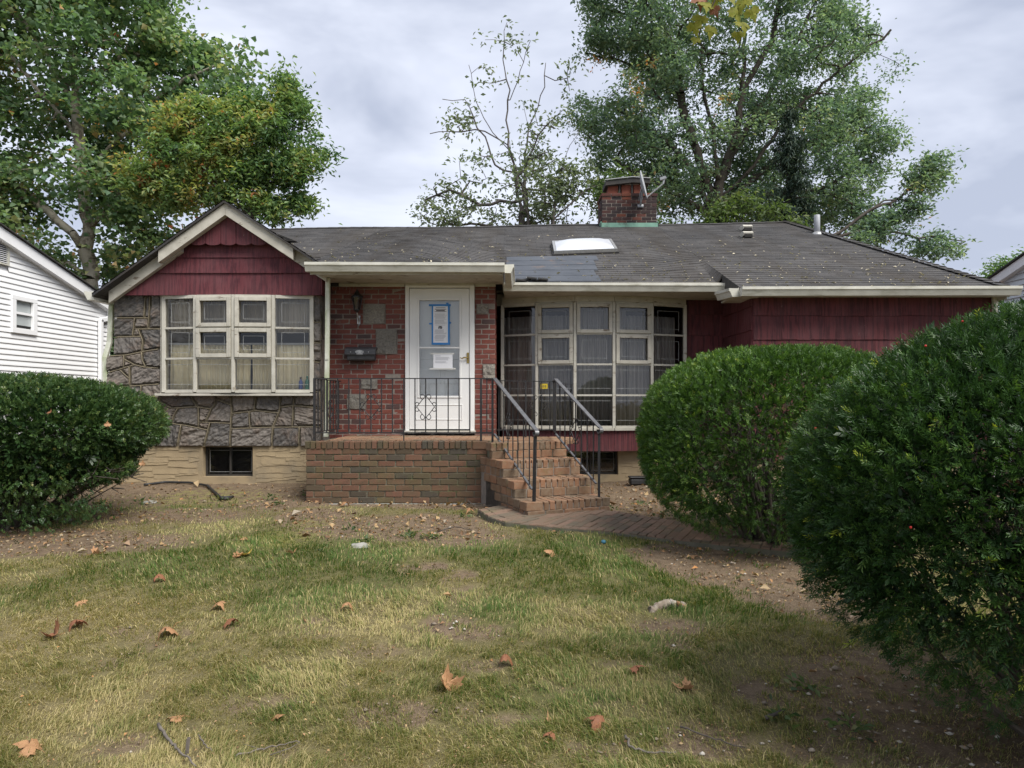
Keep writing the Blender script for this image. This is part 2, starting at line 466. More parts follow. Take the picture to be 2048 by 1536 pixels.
def leaf_mat(name, stops, rough=.5, trans=.35, attr="tint", tmul=1.6):
    m, t = newmat(name); n = N(t)
    a = n.n("ShaderNodeAttribute"); a.attribute_name = attr
    col = n.ramp(a.outputs["Fac"], stops)
    b = n.n("ShaderNodeBsdfPrincipled"); n.l(col, b.inputs["Base Color"]); b.inputs["Roughness"].default_value = rough
    b.inputs["Specular IOR Level"].default_value = .3
    tl = n.n("ShaderNodeBsdfTranslucent")
    c2 = n.mix(1.0, col, (tmul, tmul*1.05, tmul*.55), 'MULTIPLY')
    n.l(c2, tl.inputs[0])
    mx = n.n("ShaderNodeMixShader"); mx.inputs[0].default_value = trans
    n.l(b.outputs[0], mx.inputs[1]); n.l(tl.outputs[0], mx.inputs[2])
    o = n.n("ShaderNodeOutputMaterial"); n.l(mx.outputs[0], o.inputs[0])
    return m
# ------------------------------------------------------------------ ground
def sstep(t):
    t = np.clip(t, 0, 1); return t*t*(3-2*t)
def gz(x, y):
    x = np.asarray(x, float); y = np.asarray(y, float)
    z = -.24 + .24*sstep((y-1.0)/6.6)
    z = z + .12*sstep((y-8.2)/1.4)*sstep((-2.2-x)/.8) + .05*sstep((y-8.6)/1.4)*sstep((x-1.0)/1.0)
    near = (np.abs(x) < 14) & (y > -4) & (y < 20)
    z = z + np.where(near, .014*fbm(x, y, 0*x, 1.6, 3, 3) + .008*vnoise(x, y, 0*x, 6, 8), 0)
    return z
def gzf(x, y): return float(gz(np.array([x]), np.array([y]))[0])

# soil patches: centre and radii on the ground, metres
def gnd(px, py):
    """ground point seen at a photograph pixel"""
    d = 7.0
    for _ in range(12):
        z = gzf((px-1024)*d/F, d); d = (HC - z)*F/(py-HY)
    return (px-1024)*d/F, d
def ell(px, py, rx, ry, s):
    x, y = gnd(px, py)
    return (x, y, rx*y/F, ry*y*y/(1.3*F), s)
SOIL = [ell(790,1052,250,30,.85), ell(640,1030,90,18,.8), ell(930,1075,120,20,.7), ell(60,1082,330,26,1.0), ell(330,1030,230,20,.65), ell(560,1000,90,18,.9),
        ell(1450,1120,180,36,1.1), ell(1600,1170,150,60,1.1), ell(1900,1420,330,150,.78), ell(1700,1500,200,50,.55), ell(1290,1000,150,42,1.2), ell(1330,1100,80,14,.8),
        ell(790,1425,110,26,.6), ell(960,1330,80,14,.5), ell(740,1300,90,14,.45), ell(1020,1440,110,20,.5), ell(1340,1255,90,16,.6), ell(1520,1380,90,30,.6),
        ell(1180,1500,90,24,.5), ell(260,1480,60,20,.55), ell(620,1270,70,12,.4), ell(1250,1330,80,12,.4), ell(900,1240,60,10,.4), ell(1400,1480,120,40,.6), ell(560,1500,60,18,.4)]
GREEN = [ell(520,1110,300,50,.8), ell(380,988,140,16,1.0), ell(1230,1130,280,60,.75), ell(1000,1100,200,25,.5), ell(1460,1210,160,50,.6), ell(640,1170,180,40,.5), ell(1000,1220,140,25,.35), ell(1340,1300,160,40,.4),
         ell(560,1440,120,40,.3), ell(1120,1400,140,30,.35), ell(80,1190,120,40,.4)]
STRAW = [ell(160,1320,330,130,.7), ell(90,1440,200,80,.6), ell(650,1230,250,45,.35), ell(900,1180,160,30,.3), ell(1250,1240,100,30,.3)]
MOSS = [ell(560,1075,110,22,1), ell(420,985,150,14,.8), ell(1250,1085,50,10,1), ell(620,1045,60,14,.8)]
def blobs(B, x, y, seed):
    r = np.zeros_like(x)
    wob = .35*fbm(x, y, 0*x, 1.8, seed, 3)
    for cx, cy, rx, ry, s in B:
        q = ((x-cx)/rx)**2 + ((y-cy)/ry)**2
        r = np.maximum(r, s*np.clip(1.35 - q + wob*1.6, 0, 1))
    return r
def soil(x, y):
    s = blobs(SOIL, x, y, 21)
    bed = sstep((y - (8.05 + .25*vnoise(x, y, 0*x, 1.1, 4)))/.35)                      # bare bed along the house
    bed = bed*np.where(x < -2.4, .62, 1)
    patch = np.clip(fbm(x, y, 0*x, 2.3, 33, 3)*2.2 - .62, 0, .75)
    return np.clip(np.maximum(np.maximum(s, bed), patch), 0, 1)
def greenness(x, y):
    g_ = .36 + blobs(GREEN, x, y, 41)*.55 - blobs(STRAW, x, y, 43)*.30 + .38*fbm(x, y, 0*x, 1.5, 51, 3)
    return np.clip(g_, 0, 1)

def ground():
    xs = np.unique(np.concatenate([np.linspace(-400, -14, 14), np.arange(-14, -6, .5), np.arange(-6, 6.01, .045), np.arange(6.5, 14, .5), np.linspace(14, 400, 14)]))
    ys = np.unique(np.concatenate([np.linspace(-400, -4, 12), np.arange(-4, 1.2, .4), np.arange(1.2, 11.01, .045), np.arange(11.5, 30, 1), np.linspace(30, 600, 16)]))
    X, Y = np.meshgrid(xs, ys)
    x = X.ravel(); y = Y.ravel(); z = gz(x, y)
    near = (np.abs(x) < 6.2) & (y > 1) & (y < 11.2)
    so = soil(x, y)
    z = z + np.where(near, so*.006*vnoise(x, y, 0*x, 22, 5) + .004*vnoise(x, y, 0*x, 40, 6) - .012*so, 0)
    nx, ny = len(xs), len(ys)
    i = (np.arange(ny-1)[:, None]*nx + np.arange(nx-1)[None, :]).ravel()
    me = npmesh("ground", np.stack([x, y, z], 1), np.stack([i, i+1, i+nx+1, i+nx], 1),
                attrs={"soil": so, "green": greenness(x, y), "moss": blobs(MOSS, x, y, 61)}, smooth=True)
    m, t = newmat("lawn_soil"); n = N(t)
    g_ = n.n("ShaderNodeNewGeometry"); pos = g_.outputs["Position"]
    def at(nm):
        a = n.n("ShaderNodeAttribute"); a.attribute_name = nm; return a.outputs["Fac"]
    n1 = n.noise(pos, 14, 6, .65); n2 = n.noise(pos, 90, 4, .7); n3 = n.noise(pos, 2.2, 4)
    so_c = n.mix(n.ramp(n1, [(.32, 0.0), (.68, 1.0)]), (.105,.075,.050), (.20,.148,.098))
    so_c = n.mix(n.math('MULTIPLY', n.ramp(n2, [(.56, 0.0), (.70, 1.0)]), .7), so_c, (.38,.29,.19))
    gr_c = n.mix(n.ramp(n1, [(.3, 0.0), (.7, 1.0)]), (.13,.105,.055), (.22,.18,.09))
    gr_c = n.mix(n.math('MULTIPLY', at("green"), .75), gr_c, (.062,.078,.022))
    f = n.ramp(n.math('ADD', at("soil"), n.math('MULTIPLY', n.math('SUBTRACT', n2, .5), .5)), [(.25, 0.0), (.6, 1.0)])
    col = n.mix(f, gr_c, so_c)
    mo = n.ramp(n.math('ADD', at("moss"), n.math('MULTIPLY', n.math('SUBTRACT', n1, .5), 3.0)), [(.6, 0.0), (1.0, 1.0)])
    col = n.mix(n.math('MULTIPLY', mo, .5), col, (.20,.20,.05))
    hb = n.math('ADD', n.math('MULTIPLY', n1, .6), n2)
    n.finish(col, .95, hb, .8, .02, .15)
    o = mobj("ground", me, m); tag(o, "worn front lawn with bare brown soil patches", kind="structure")
ground()

# ------------------------------------------------------------------ brick machinery
def chamfer_box(name, ch=.06, jit=.02, seed=0):
    me = MB().box(-.5, .5, -.5, .5, -.5, .5).mesh(name)
    bm = bmesh.new(); bm.from_mesh(me)
    bmesh.ops.bevel(bm, geom=bm.edges[:], offset=ch, segments=1, affect='EDGES')
    r = random.Random(seed)
    for v in bm.verts:
        v.co += Vector((r.uniform(-jit, jit)*.5, r.uniform(-jit, jit), r.uniform(-jit, jit)*1.6))
    bm.to_mesh(me); bm.free(); me.update(); return me
BRK = {}
def brick_mesh(mk):
    if mk not in BRK:
        BRK[mk] = [chamfer_box("brick_%s_%d" % (mk, i), .05, .03, i) for i in range(4)]
        for m_ in BRK[mk]: m_.materials.append(M[mk])
    return random.choice(BRK[mk])
def piece(name, me, parent, c, dims, rz=0, rx=0, ry=0):
    o = bpy.data.objects.new(name, me)
    o.location = c; o.scale = dims; o.rotation_euler = (rx, ry, rz)
    return link(o, parent)
def brick_wall(parent, o0, ang, length, z0, courses, mk, L_=.205, H=.0715, J=.011, depth=.09, holes=(), name="brick", out=.0, last=None):
    """o0: (x,y) start of the front face line; ang: direction of the face; holes: (s0,s1,z0,z1) rectangles left open"""
    ux, uy = math.cos(ang), math.sin(ang)
    nx, ny = uy, -ux                                   # outward normal for ang=0 is -y
    for k in range(courses):
        za, zb = z0 + k*H, z0 + (k+1)*H
        spans = [(0.0, length)]
        for (a, b, c, d) in holes:
            if za + H*.5 > c and za + H*.5 < d:
                ns = []
                for (p, q) in spans:
                    if b <= p or a >= q: ns.append((p, q))
                    else:
                        if a - p > .03: ns.append((p, a))
                        if q - b > .03: ns.append((b, q))
                spans = ns
        off = (L_/2 if k % 2 else 0) + random.uniform(-.012, .012)
        cuts = [-L_ + off + i*L_ for i in range(int(length/L_) + 4)]
        for (p, q) in spans:
            s = p
            edges = [c_ for c_ in cuts if p + .05 < c_ < q - .05] + [q]
            for e in edges:
                w = e - s
                if w < .03: continue
                mid = (s + e)/2
                pr = random.uniform(-.004, .004) + out
                c = (o0[0] + ux*mid + nx*(pr - depth/2), o0[1] + uy*mid + ny*(pr - depth/2), (za+zb)/2 + random.uniform(-.0012, .0012))
                piece(name, brick_mesh(mk), parent, c, (w - J, depth, H - J), ang, random.uniform(-.01, .01), random.uniform(-.006, .006))
                s = e

# ------------------------------------------------------------------ the house
house = empty("house", (0, 12, 0), "low red brick, fieldstone and maroon shingle house with dark worn roof", "house")
DB, DG, DR, DW = 10.0, 9.6, 10.8, 9.5       # brick wall, stone wall, recessed wall, wing front
ST = .75                                     # stoop top

# --- brick wall round the door
XB0, XB1 = -2.62, -.235
bw = MB()
dx0, dx1 = PX(811, DB), PX(949, DB)
bw.box(XB0, dx0, DB+.006, DB+.2, .55, 2.93).box(dx1, XB1-.008, DB+.006, DB+.2, .55, 2.93).box(dx0, dx1, DB+.006, DB+.2, 2.93-.02, 2.95)
bw.box(XB1-.2, XB1-.008, DB+.2, DR+.1, .55, 2.9)
brickw = bw.build("brick_wall", M['mortar'], house)
def zr(zx0, zy0, zx1, zy1, d):   # rectangle read off an enlargement of the doorway
    f = lambda zx: PX(600 + zx/3.84, d)
    h = lambda zy: PZ(500 + zy/3.84, d)
    return f(zx0), f(zx1), h(zy1), h(zy0)
H_ = .0715
def snap(z): return .70 + round((z-.70)/H_)*H_
insets_l = [zr(485,405,655,550,DB), zr(585,625,745,815,DB), zr(470,1000,592,1085,DB), zr(362,1093,507,1240,DB), (XB0, XB0+.40, 2.82, 2.92)]
insets_r = [zr(1358,430,1447,505,DB), zr(1405,862,1500,985,DB)]
nC = int((2.93-.70)/H_)
hl = [(a-XB0, b-XB0, snap(c), snap(d)) for a, b, c, d in insets_l]
brick_wall(brickw, (XB0, DB), 0, dx0-XB0, .70, nC, 'brick', holes=hl, depth=.1)
hr = [(a-dx1, b-dx1, snap(c), snap(d)) for a, b, c, d in insets_r]
brick_wall(brickw, (dx1, DB), 0, XB1-dx1, .70, nC, 'brick', holes=hr, depth=.1)
brick_wall(brickw, (XB1, DB+.1), math.pi/2, DR-DB-.1, .70, nC, 'brick', depth=.1)
def slab_mesh(seed):
    bm = bmesh.new()
    bmesh.ops.create_cube(bm, size=1)
    bmesh.ops.subdivide_edges(bm, edges=bm.edges[:], cuts=3, use_grid_fill=True)
    for v in bm.verts:
        k = 1 if v.co.y < 0 else .2
        v.co += Vector((.02*mnoise.noise(v.co*3+Vector((seed,0,0))), .25*k*mnoise.noise(v.co*2.5+Vector((seed*3,1,0))), .03*mnoise.noise(v.co*3+Vector((0,seed,2)))))
    me = bpy.data.meshes.new("inset_stone"); bm.to_mesh(me); bm.free()
    me.materials.append(M['granite']); return me
slabs = [slab_mesh(i) for i in range(3)]
for k, (a, b, c, d) in enumerate(insets_l[:4] + insets_r):
    c, d = snap(c), snap(d)
    piece("inset_stone", slabs[k % 3], brickw, ((a+b)/2, DB+.03, (c+d)/2), (b-a-.012, .09, d-c-.012))
for k in range(8):     # soldier bricks high at the left end
    piece("brick", brick_mesh('brick'), brickw, (XB0+.03+k*.05, DB+.05, 2.87), (.044, .1, .095))

# --- fieldstone wall
XS0, XS1, ZS0, ZS1 = PX(228, DG), -2.615, PZ(893, DG), PZ(588, DG)
XS0L = PX(213, DG); ZJ = PZ(711, DG)
wx0, wx1, wz0, wz1 = PX(322, DG), PX(627, DG), PZ(789, DG), PZ(588, DG)
sw = MB().box(XS0L+.02, wx0, DG+.03, DG+.25, ZS0, ZJ).box(XS0+.02, wx0, DG+.03, DG+.25, ZJ, ZS1).box(wx0, wx1, DG+.03, DG+.25, ZS0, wz0).box(wx1, XS1-.008, DG+.03, DG+.25, ZS0, ZS1)
sw.box(XS1-.25, XS1-.008, DG+.25, DB+.1, ZS0, 2.9).box(XS0+.02, XS0+.22, DG+.25, 15, ZS0, ZS1)
stonew = sw.build("stone_wall", M['mortar_rib'], house)
JL = [[(180,655),(350,655)],[(335,545),(330,600),(326,655)],[(358,545),(352,655),(345,712)],[(280,655),(268,752)],[(280,712),(412,712)],[(130,758),(200,753),(308,750)],
 [(298,712),(320,770),(315,830)],[(120,852),(240,845),(320,828),(415,812)],[(225,845),(222,912)],[(228,866),(280,895)],[(315,830),(318,870),(337,908)],[(110,945),(222,912),(280,895),(335,908),(415,914)],
 [(205,922),(252,965)],[(252,905),(252,1004)],[(110,1022),(252,1005),(385,995),(420,990)],[(178,1016),(176,1098)],[(312,1000),(312,1096)],[(110,1100),(310,1096),(405,1085),(470,1118)],
 [(405,1085),(418,1035)],[(300,1097),(338,1170),(372,1196)],[(356,1092),(325,1150)],[(470,1118),(600,1110),(670,1122)],[(690,1040),(690,1095),(670,1122),(640,1188)],[(690,1070),(772,1100)],[(768,1040),(775,1130),(770,1200),(765,1320)],
 [(605,1110),(606,1214)],[(110,1200),(372,1196),(465,1195),(540,1205),(652,1228)],[(465,1195),(478,1155),(500,1116)],[(606,1188),(772,1195)],[(664,1192),(628,1320)],[(517,1203),(493,1320)],[(775,1145),(900,1130),(1018,1142)],[(902,1040),(890,1131)],
 [(865,1134),(868,1218)],[(1027,1040),(1020,1130),(985,1212),(978,1320)],[(1025,1112),(1095,1105),(1290,1122)],[(1100,1040),(1090,1106),(1085,1216)],[(770,1222),(985,1215),(1290,1212)],[(1122,1214),(1118,1320)],
 [(1180,680),(1290,672)],[(1180,782),(1290,788)],[(1180,880),(1290,888)],[(1236,884),(1290,960)],[(1180,1035),(1290,1030)],[(1230,1122),(1225,1035)],[(1240,672),(1236,545)],[(600,1115),(560,1040)],[(250,1200),(262,1320)],[(380,1198),(372,1320)],[(240,1098),(235,1200)]]
def jpt(p):
    return (PX(160 + p[0]*.3907, DG), PZ(380 + p[1]*.3907, DG))
JW = [[jpt(p) for p in l] for l in JL]
def stone_wall():
    cs = .014
    nx = int((XS1-XS0L)/cs)+1; nz = int((ZS1-ZS0)/cs)+1
    def inwall(x, z):
        if z > ZJ and x < XS0: return False
        if x < XS0L or x > XS1 or z < ZS0 or z > ZS1: return False
        if wx0 < x < wx1 and z > wz0: return False
        return True
    lab = -np.ones((nx, nz), int)
    for i in range(nx):
        for k in range(nz):
            if inwall(XS0L+(i+.5)*cs, ZS0+(k+.5)*cs): lab[i, k] = 0
    for l in JW:
        for (ax, az), (bx, bz) in zip(l, l[1:]):
            n_ = int(math.hypot(bx-ax, bz-az)/(cs*.4))+1
            for s in range(n_+1):
                t = s/n_; i = int((ax+(bx-ax)*t-XS0L)/cs); k = int((az+(bz-az)*t-ZS0)/cs)
                for di in (0, 1):
                    if 0 <= i+di < nx and 0 <= k < nz and lab[i+di, k] == 0: lab[i+di, k] = -2
                if 0 <= k+1 < nz and 0 <= i < nx and lab[i, k+1] == 0: lab[i, k+1] = -2
    cur = 0
    for i in range(nx):
        for k in range(nz):
            if lab[i, k] == 0:
                cur += 1; st = [(i, k)]; lab[i, k] = cur; cells = []
                while st:
                    a, b = st.pop(); cells.append((a, b))
                    for da, db in ((1,0),(-1,0),(0,1),(0,-1)):
                        p, q = a+da, b+db
                        if 0 <= p < nx and 0 <= q < nz and lab[p, q] == 0:
                            lab[p, q] = cur; st.append((p, q))
                if len(cells) < 12: continue
                cset = set(cells)
                th = random.uniform(0, math.pi); tilt = (random.uniform(-.012, .012), random.uniform(-.012, .012))
                cx = sum(c[0] for c in cells)/len(cells); cz = sum(c[1] for c in cells)/len(cells)
                vid = {}; vs_ = []; fs_ = []
                def V(a, b):
                    if (a, b) not in vid:
                        x = XS0L + a*cs; z = ZS0 + b*cs
                        edge = not all(((a-1+u, b-1+w) in cset) for u in (0, 1) for w in (0, 1))
                        u_ = x*math.cos(th)+z*math.sin(th); w_ = -x*math.sin(th)+z*math.cos(th)
                        h = .022*mnoise.noise(Vector((u_*5, w_*16, cur*3.1))) + .016*mnoise.noise(Vector((u_*18, w_*38, cur*1.7))) + .014
                        h += tilt[0]*(a-cx)*cs*3 + tilt[1]*(b-cz)*cs*3
                        y = DG - h if not edge else DG + .012
                        vid[(a, b)] = len(vs_); vs_.append((x, y, z))
                    return vid[(a, b)]
                for a, b in cells:
                    fs_.append((V(a, b), V(a+1, b), V(a+1, b+1), V(a, b+1)))
                me = bpy.data.meshes.new("stone"); me.from_pydata(vs_, [], fs_); me.materials.append(M['stone']); me.update()
                link(bpy.data.objects.new("stone", me), stonew)
    rib = MB()
    for l in JW:
        pts = []
        for (ax, az), (bx, bz) in zip(l, l[1:]):
            n_ = max(2, int(math.hypot(bx-ax, bz-az)/.04))
            for s in range(n_): pts.append((ax+(bx-ax)*s/n_, az+(bz-az)*s/n_))
        pts.append(l[-1])
        run = []
        for x, z in pts:
            x += .003*mnoise.noise(Vector((x*30, z*30, 1))); z += .003*mnoise.noise(Vector((x*30, z*30, 5)))
            if inwall(x, z): run.append((x, DG-.004-.003*abs(mnoise.noise(Vector((x*12, z*12, 0)))), z))
            else:
                if len(run) > 1: rib.tube(run, .0072, 6)
                run = []
        if len(run) > 1: rib.tube(run, .0072, 6)
    rib.build("ribbon_joints", M['mortar_rib'], stonew, True)["kind"] = "stuff"
    # right return of the stone wall
    for k, (a, b) in enumerate(((.62, 1.1), (1.12, 1.55), (1.57, 2.1), (2.12, 2.7))):
        piece("stone", slabs_dark[k % 3], stonew, (XS1-.03, (DG+DB)/2+.02, (a+b)/2), (.07, DB-DG-.02, b-a-.015))
slabs_dark = []
for i in range(3):
    me = slab_mesh(i+7); me.materials.clear(); me.materials.append(M['stone']); slabs_dark.append(me)
stone_wall()

# --- foundations (tan stucco with stamped courses) and basement windows
def foundation(x0, x1, y, ztop, zbot, win, nm_seed):
    f = MB(); a, b, c, d = win
    f.box(x0, a, y, y+.2, zbot, ztop).box(b, x1, y, y+.2, zbot, ztop).box(a, b, y, y+.2, zbot, c)
    if d < ztop: f.box(a, b, y, y+.2, d, ztop)
    o = f.build("foundation_wall", M['stucco'], house)
    r = random.Random(nm_seed); z = zbot + .02; row = 0
    while z < ztop - .05:
        h = r.uniform(.06, .085); x = x0 + r.uniform(-.2, 0)
        while x < x1:
            w = r.uniform(.22, .42)
            xa, xb = max(x, x0+.01), min(x+w-.004, x1-.01); zo = r.uniform(-.028, .028); tl_ = r.uniform(-.02, .03)
            for (p, q) in ((xa, min(xb, a-.05)), (max(xa, b+.05), xb)) if (z+h > c-.05) else ((xa, xb),):
                if q - p > .06:
                    nseg = 5; vs_ = []; fs_ = []
                    for s in range(nseg+1):
                        t = s/nseg; xx = p+(q-p)*t; wz = r.uniform(-.006, .006)
                        wz += zo + tl_*t; vs_ += [(xx, y-.003, z+wz), (xx, y-.0045-r.uniform(0, .004), z+wz+.006), (xx, y-.002, min(max(z+h*.95+zo, z+wz+.02), ztop-.005))]
                    for s in range(nseg):
                        i = s*3
                        fs_ += [(i, i+3, i+4, i+1), (i+1, i+4, i+5, i+2)]
                    MB().add(vs_, fs_).build("stucco_block", M['stucco'], o)
            x += w
        z += h
    # basement window in its reveal
    w = MB()
    yy = y + .10
    w.box(a, a+.025, yy, yy+.05, c, d).box(b-.025, b, yy, yy+.05, c, d).box(a, b, yy+.001, yy+.05, c, c+.025).box(a, b, yy+.001, yy+.05, d-.025, d).box((a+b)/2-.012, (a+b)/2+.012, yy-.004, yy+.05, c, d)
    bwin = w.build("basement_window", M['basement'], house)
    for p, q in ((a+.025, (a+b)/2-.012), ((a+b)/2+.012, b-.025)):
        MB().box(p, q, yy+.02, yy+.026, c+.025, d-.025).build("pane", M['glass'], bwin)
    l = MB(); i = .055; t = .004; yl = yy+.012
    l.box(a+i, b-i, yl, yl+.004, c+i, c+i+t).box(a+i, b-i, yl, yl+.004, d-i-t, d-i).box(a+i, a+i+t, yl+.0005, yl+.0045, c+i, d-i).box(b-i-t, b-i, yl+.0005, yl+.0045, c+i, d-i)
    l.build("lead_line", M['lead'], bwin)
    MB().box(a-.05, b+.05, y+.2, y+.22, c-.05, ztop).build("dark_room_panel", M['black_gap'], bwin)  # black sheet standing in for the unlit basement behind the panes
    return o
foundation(PX(205, DG+.02), XS1-.03, DG+.03, ZS0, -.1, (PX(407, 9.66), PX(507, 9.66), PZ(953, 9.66), ZS0-.005), 3)
foundation(XB1, 3.4, DR-.15, .52, -.1, (PX(1128, 10.68), PX(1236, 10.68), PZ(949, 10.68), .515), 5)

# --- window builder
def bow_window(name, label, cols, rows, sashes, leads, glass, room_d, interior_h):
    """cols: (x,y) of the upright lines; rows: heights from the top; sashes: (col,row) with an opening sash"""
    fr = MB(); nc, nr = len(cols)-1, len(rows)-1
    zt, zb = rows[0], rows[-1]
    for i, (x, y) in enumerate(cols):
        w = .022 if 0 < i < nc else .026
        fr.box(x-w, x+w, y-.02, y+.08, zb-.015, zt+.02)
    holder = fr.mesh("window_frame", False, .004)
    win = mobj(name, holder, M['white'], house); win["label"] = label
    for i in range(nc):
        a = Vector((*cols[i], 0)); b = Vector((*cols[i+1], 0)); u = (b-a); ln = u.length; u.normalize(); n_ = Vector((u.y, -u.x, 0))
        for k in range(nr+1):
            z = rows[k]; hh = .013 if 0 < k < nr else .022
            m_ = (a+b)/2
            MB().obox((m_.x + n_.x*-.01, m_.y + n_.y*-.01, z), u*(ln/2-.027), n_*.026, Vector((0,0,hh))).build("glazing_bar", M['white'], win)
        for k in range(nr):
            z1, z0 = rows[k]-.012, rows[k+1]+.012
            m_ = (a+b)/2; cx = Vector((m_.x, m_.y, (z0+z1)/2)); hw = ln/2-.028; hz = (z1-z0)/2
            has = (i, k) in sashes
            ins = .055 if has else 0
            if has:
                s = MB(); o_ = n_*.02
                for sg in (-1, 1):
                    s.obox(cx + u*sg*(hw-.024) + o_, u*.026, n_*.022, Vector((0,0,hz)))
                    s.obox(cx + Vector((0,0,sg*(hz-.024))) + o_*1.05, u*(hw-.052), n_*.022, Vector((0,0,.026)))
                s.build("sash", M['peel'], win, bevel=.003)
            qa, qb = u*(hw-ins*.9), Vector((0,0,hz-ins*.9)); qc = cx - n_*.012
            MB().add([qc-qa-qb, qc+qa-qb, qc+qa+qb, qc-qa+qb], [(0,1,2,3)]).build("pane", glass, win)
            ld = leads.get((i, k), leads.get('*'))
            if ld is None: continue
            q = MB(); e = .0021; L0 = -n_*.006
            w2, h2 = hw-ins-.02, hz-ins-.02
            ml, mr, mt, mb = [v if v is None else v for v in ld]
            # offsets of the four lines, None leaves a line out; lines run past the corner as in leaded lights
            def hl(z_, xa, xb): q.obox(cx + L0 + u*(xa+xb)/2 + Vector((0,0,z_)), u*abs(xb-xa)/2, n_*.0022, Vector((0,0,e)))
            def vl(x_, za, zb_): q.obox(cx + L0*1.3 + u*x_ + Vector((0,0,(za+zb_)/2)), u*e, n_*.0022, Vector((0,0,abs(zb_-za)/2)))
            xa = -w2 + (ml if ml is not None else 0); xb = w2 - (mr if mr is not None else 0)
            za = -h2 + (mb if mb is not None else 0); zb_ = h2 - (mt if mt is not None else 0)
            if mt is not None: hl(zb_, xa, xb)
            if mb is not None: hl(za, xa, xb)
            if ml is not None: vl(xa, za, zb_)
            if mr is not None: vl(xb, za - (.03 if mb is not None else 0), zb_)
            q.build("lead_line", M['lead'], win)
    x0, x1 = cols[0][0], cols[-1][0]; yb = max(c[1] for c in cols)
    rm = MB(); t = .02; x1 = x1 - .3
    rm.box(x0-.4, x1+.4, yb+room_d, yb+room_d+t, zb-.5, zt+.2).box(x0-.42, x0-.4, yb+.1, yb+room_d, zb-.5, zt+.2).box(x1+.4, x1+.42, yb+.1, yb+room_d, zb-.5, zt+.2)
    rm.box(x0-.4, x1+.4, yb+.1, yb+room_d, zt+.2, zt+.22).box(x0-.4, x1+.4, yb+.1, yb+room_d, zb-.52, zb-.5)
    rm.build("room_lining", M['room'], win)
    return win
def curtain(name, label, x0, x1, y, z0, z1, mk, waves, amp, seed, group=None, gather=0):
    yf = y if callable(y) else (lambda q: y)
    n_ = int((x1-x0)/.008); v = []; f = []
    zs = [z0, z0+(z1-z0)*.33, z0+(z1-z0)*.7, z1]
    for i in range(n_+1):
        t = i/n_; x = x0+(x1-x0)*t
        for k, z in enumerate(zs):
            a_ = amp*(1.15-.35*k/3)
            w = math.sin(t*waves*2*math.pi + 1.3*mnoise.noise(Vector((t*waves*.7, seed, 0)))*2)
            v.append((x + .012*mnoise.noise(Vector((t*30, k*.6, seed))), yf(x) + a_*w + a_*.8*mnoise.noise(Vector((t*waves*1.7, k*.4, seed+9))), z + (.012*mnoise.noise(Vector((t*9, seed, 3))) if k == 0 else 0)))
    for i in range(n_):
        for k in range(3):
            b = i*4+k; f.append((b, b+4, b+5, b+1))
    o = MB().add(v, f).build(name, M[mk], None, True)
    sm = o.modifiers.new("thickness", 'SOLIDIFY'); sm.thickness = .002
    tag(o, label, "curtain", group); return o

# left window in the stone wall
lp = [(328,9.58),(390.5,9.49),(466.7,9.45),(546.8,9.49),(623.7,9.58)]
lc = [(PX(p, d), d) for p, d in lp]
lr = [PZ(y, 9.48) for y in (593, 655.4, 716.7, 782.3)]
lw_ = bow_window("bow_window", "white twelve-pane bow window in the fieldstone wall", lc, lr, {(1,0),(2,0),(1,1),(2,1)},
    {'*': (.025,.025,.025,.03), (0,0): (.06,.05,.05,.05), (3,0): (.06,.05,.05,.05), (0,1): (.06,.05,.03,.05), (3,1): (.06,.05,.03,.05),
     (0,2): (None,None,.05,.06), (1,2): (None,None,.05,.06), (2,2): (None,None,.05,.06), (3,2): (None,None,.05,.06)}, M['glass'], 1.6, 0)
MB().box(wx0-.02, wx1+.02, DG-.14, DG+.06, wz0-.02, wz0+.012).build("window_sill", M['peel'], lw_, bevel=.004)
MB().box(wx0, wx1+.02, DG-.10, DG+.1, lr[0]+.02, lr[0]+.06).build("window_head", M['white'], lw_, bevel=.003)
MB().box(wx0+.002, lc[0][0]-.04, DG-.02, DG+.08, wz0+.012, lr[0]+.02).build("window_jamb", M['peel'], lw_)
zc = PZ(688, 9.6); xl0, xl1 = lc[0][0]+.02, lc[-1][0]-.02
xmid = PX(497, 9.6)
curtain("cafe_curtain", "cream cafe curtain left of the dark slit in the fieldstone window", xl0, xmid-.012, 9.72, lr[3]+.0, zc, 'curtain_cream', 17, .018, 2, "curtains in the fieldstone window")
curtain("cafe_curtain", "cream cafe curtain behind the two bottles on the fieldstone window sill", xmid+.012, xl1, 9.72, lr[3]+.0, zc+.01, 'curtain_cream', 13, .018, 4, "curtains in the fieldstone window")
curtain("valance_curtain", "faded beige valance across the top of the fieldstone window", xl0, xl1, 9.74, PZ(664, 9.6), lr[0]+.02, 'curtain_valance', 26, .02, 6, "curtains in the fieldstone window")
MB().box(xl0, xl1, 9.69, 9.70, zc-.004, zc+.022).build("curtain_rail", M['lead'], lw_)
def bottle(name, label, px, py0, py1, d, mk, r):
    z0, z1 = PZ(py1, d), PZ(py0, d); h = z1-z0
    o = empty(name, (PX(px, d), d, z0), label, "bottle")
    MB().lathe((PX(px, d), d, z0), [(r*.9, 0), (r, h*.05), (r, h*.55), (r*.85, h*.66), (r*.4, h*.78), (r*.4, h*.82)], 12).build("body", M[mk], o, True)
    MB().lathe((PX(px, d), d, z0), [(r*.45, h*.82), (r*.5, h*.84), (r*.5, h*.98), (r*.4, h)], 12).build("cap", M['blackpl'] if mk == 'bottle_blue' else M[mk], o, True)
bottle("spray_bottle", "small blue bottle standing on the sill of the fieldstone window", 601.5, 754, 778.5, 9.62, 'bottle_blue', .028)
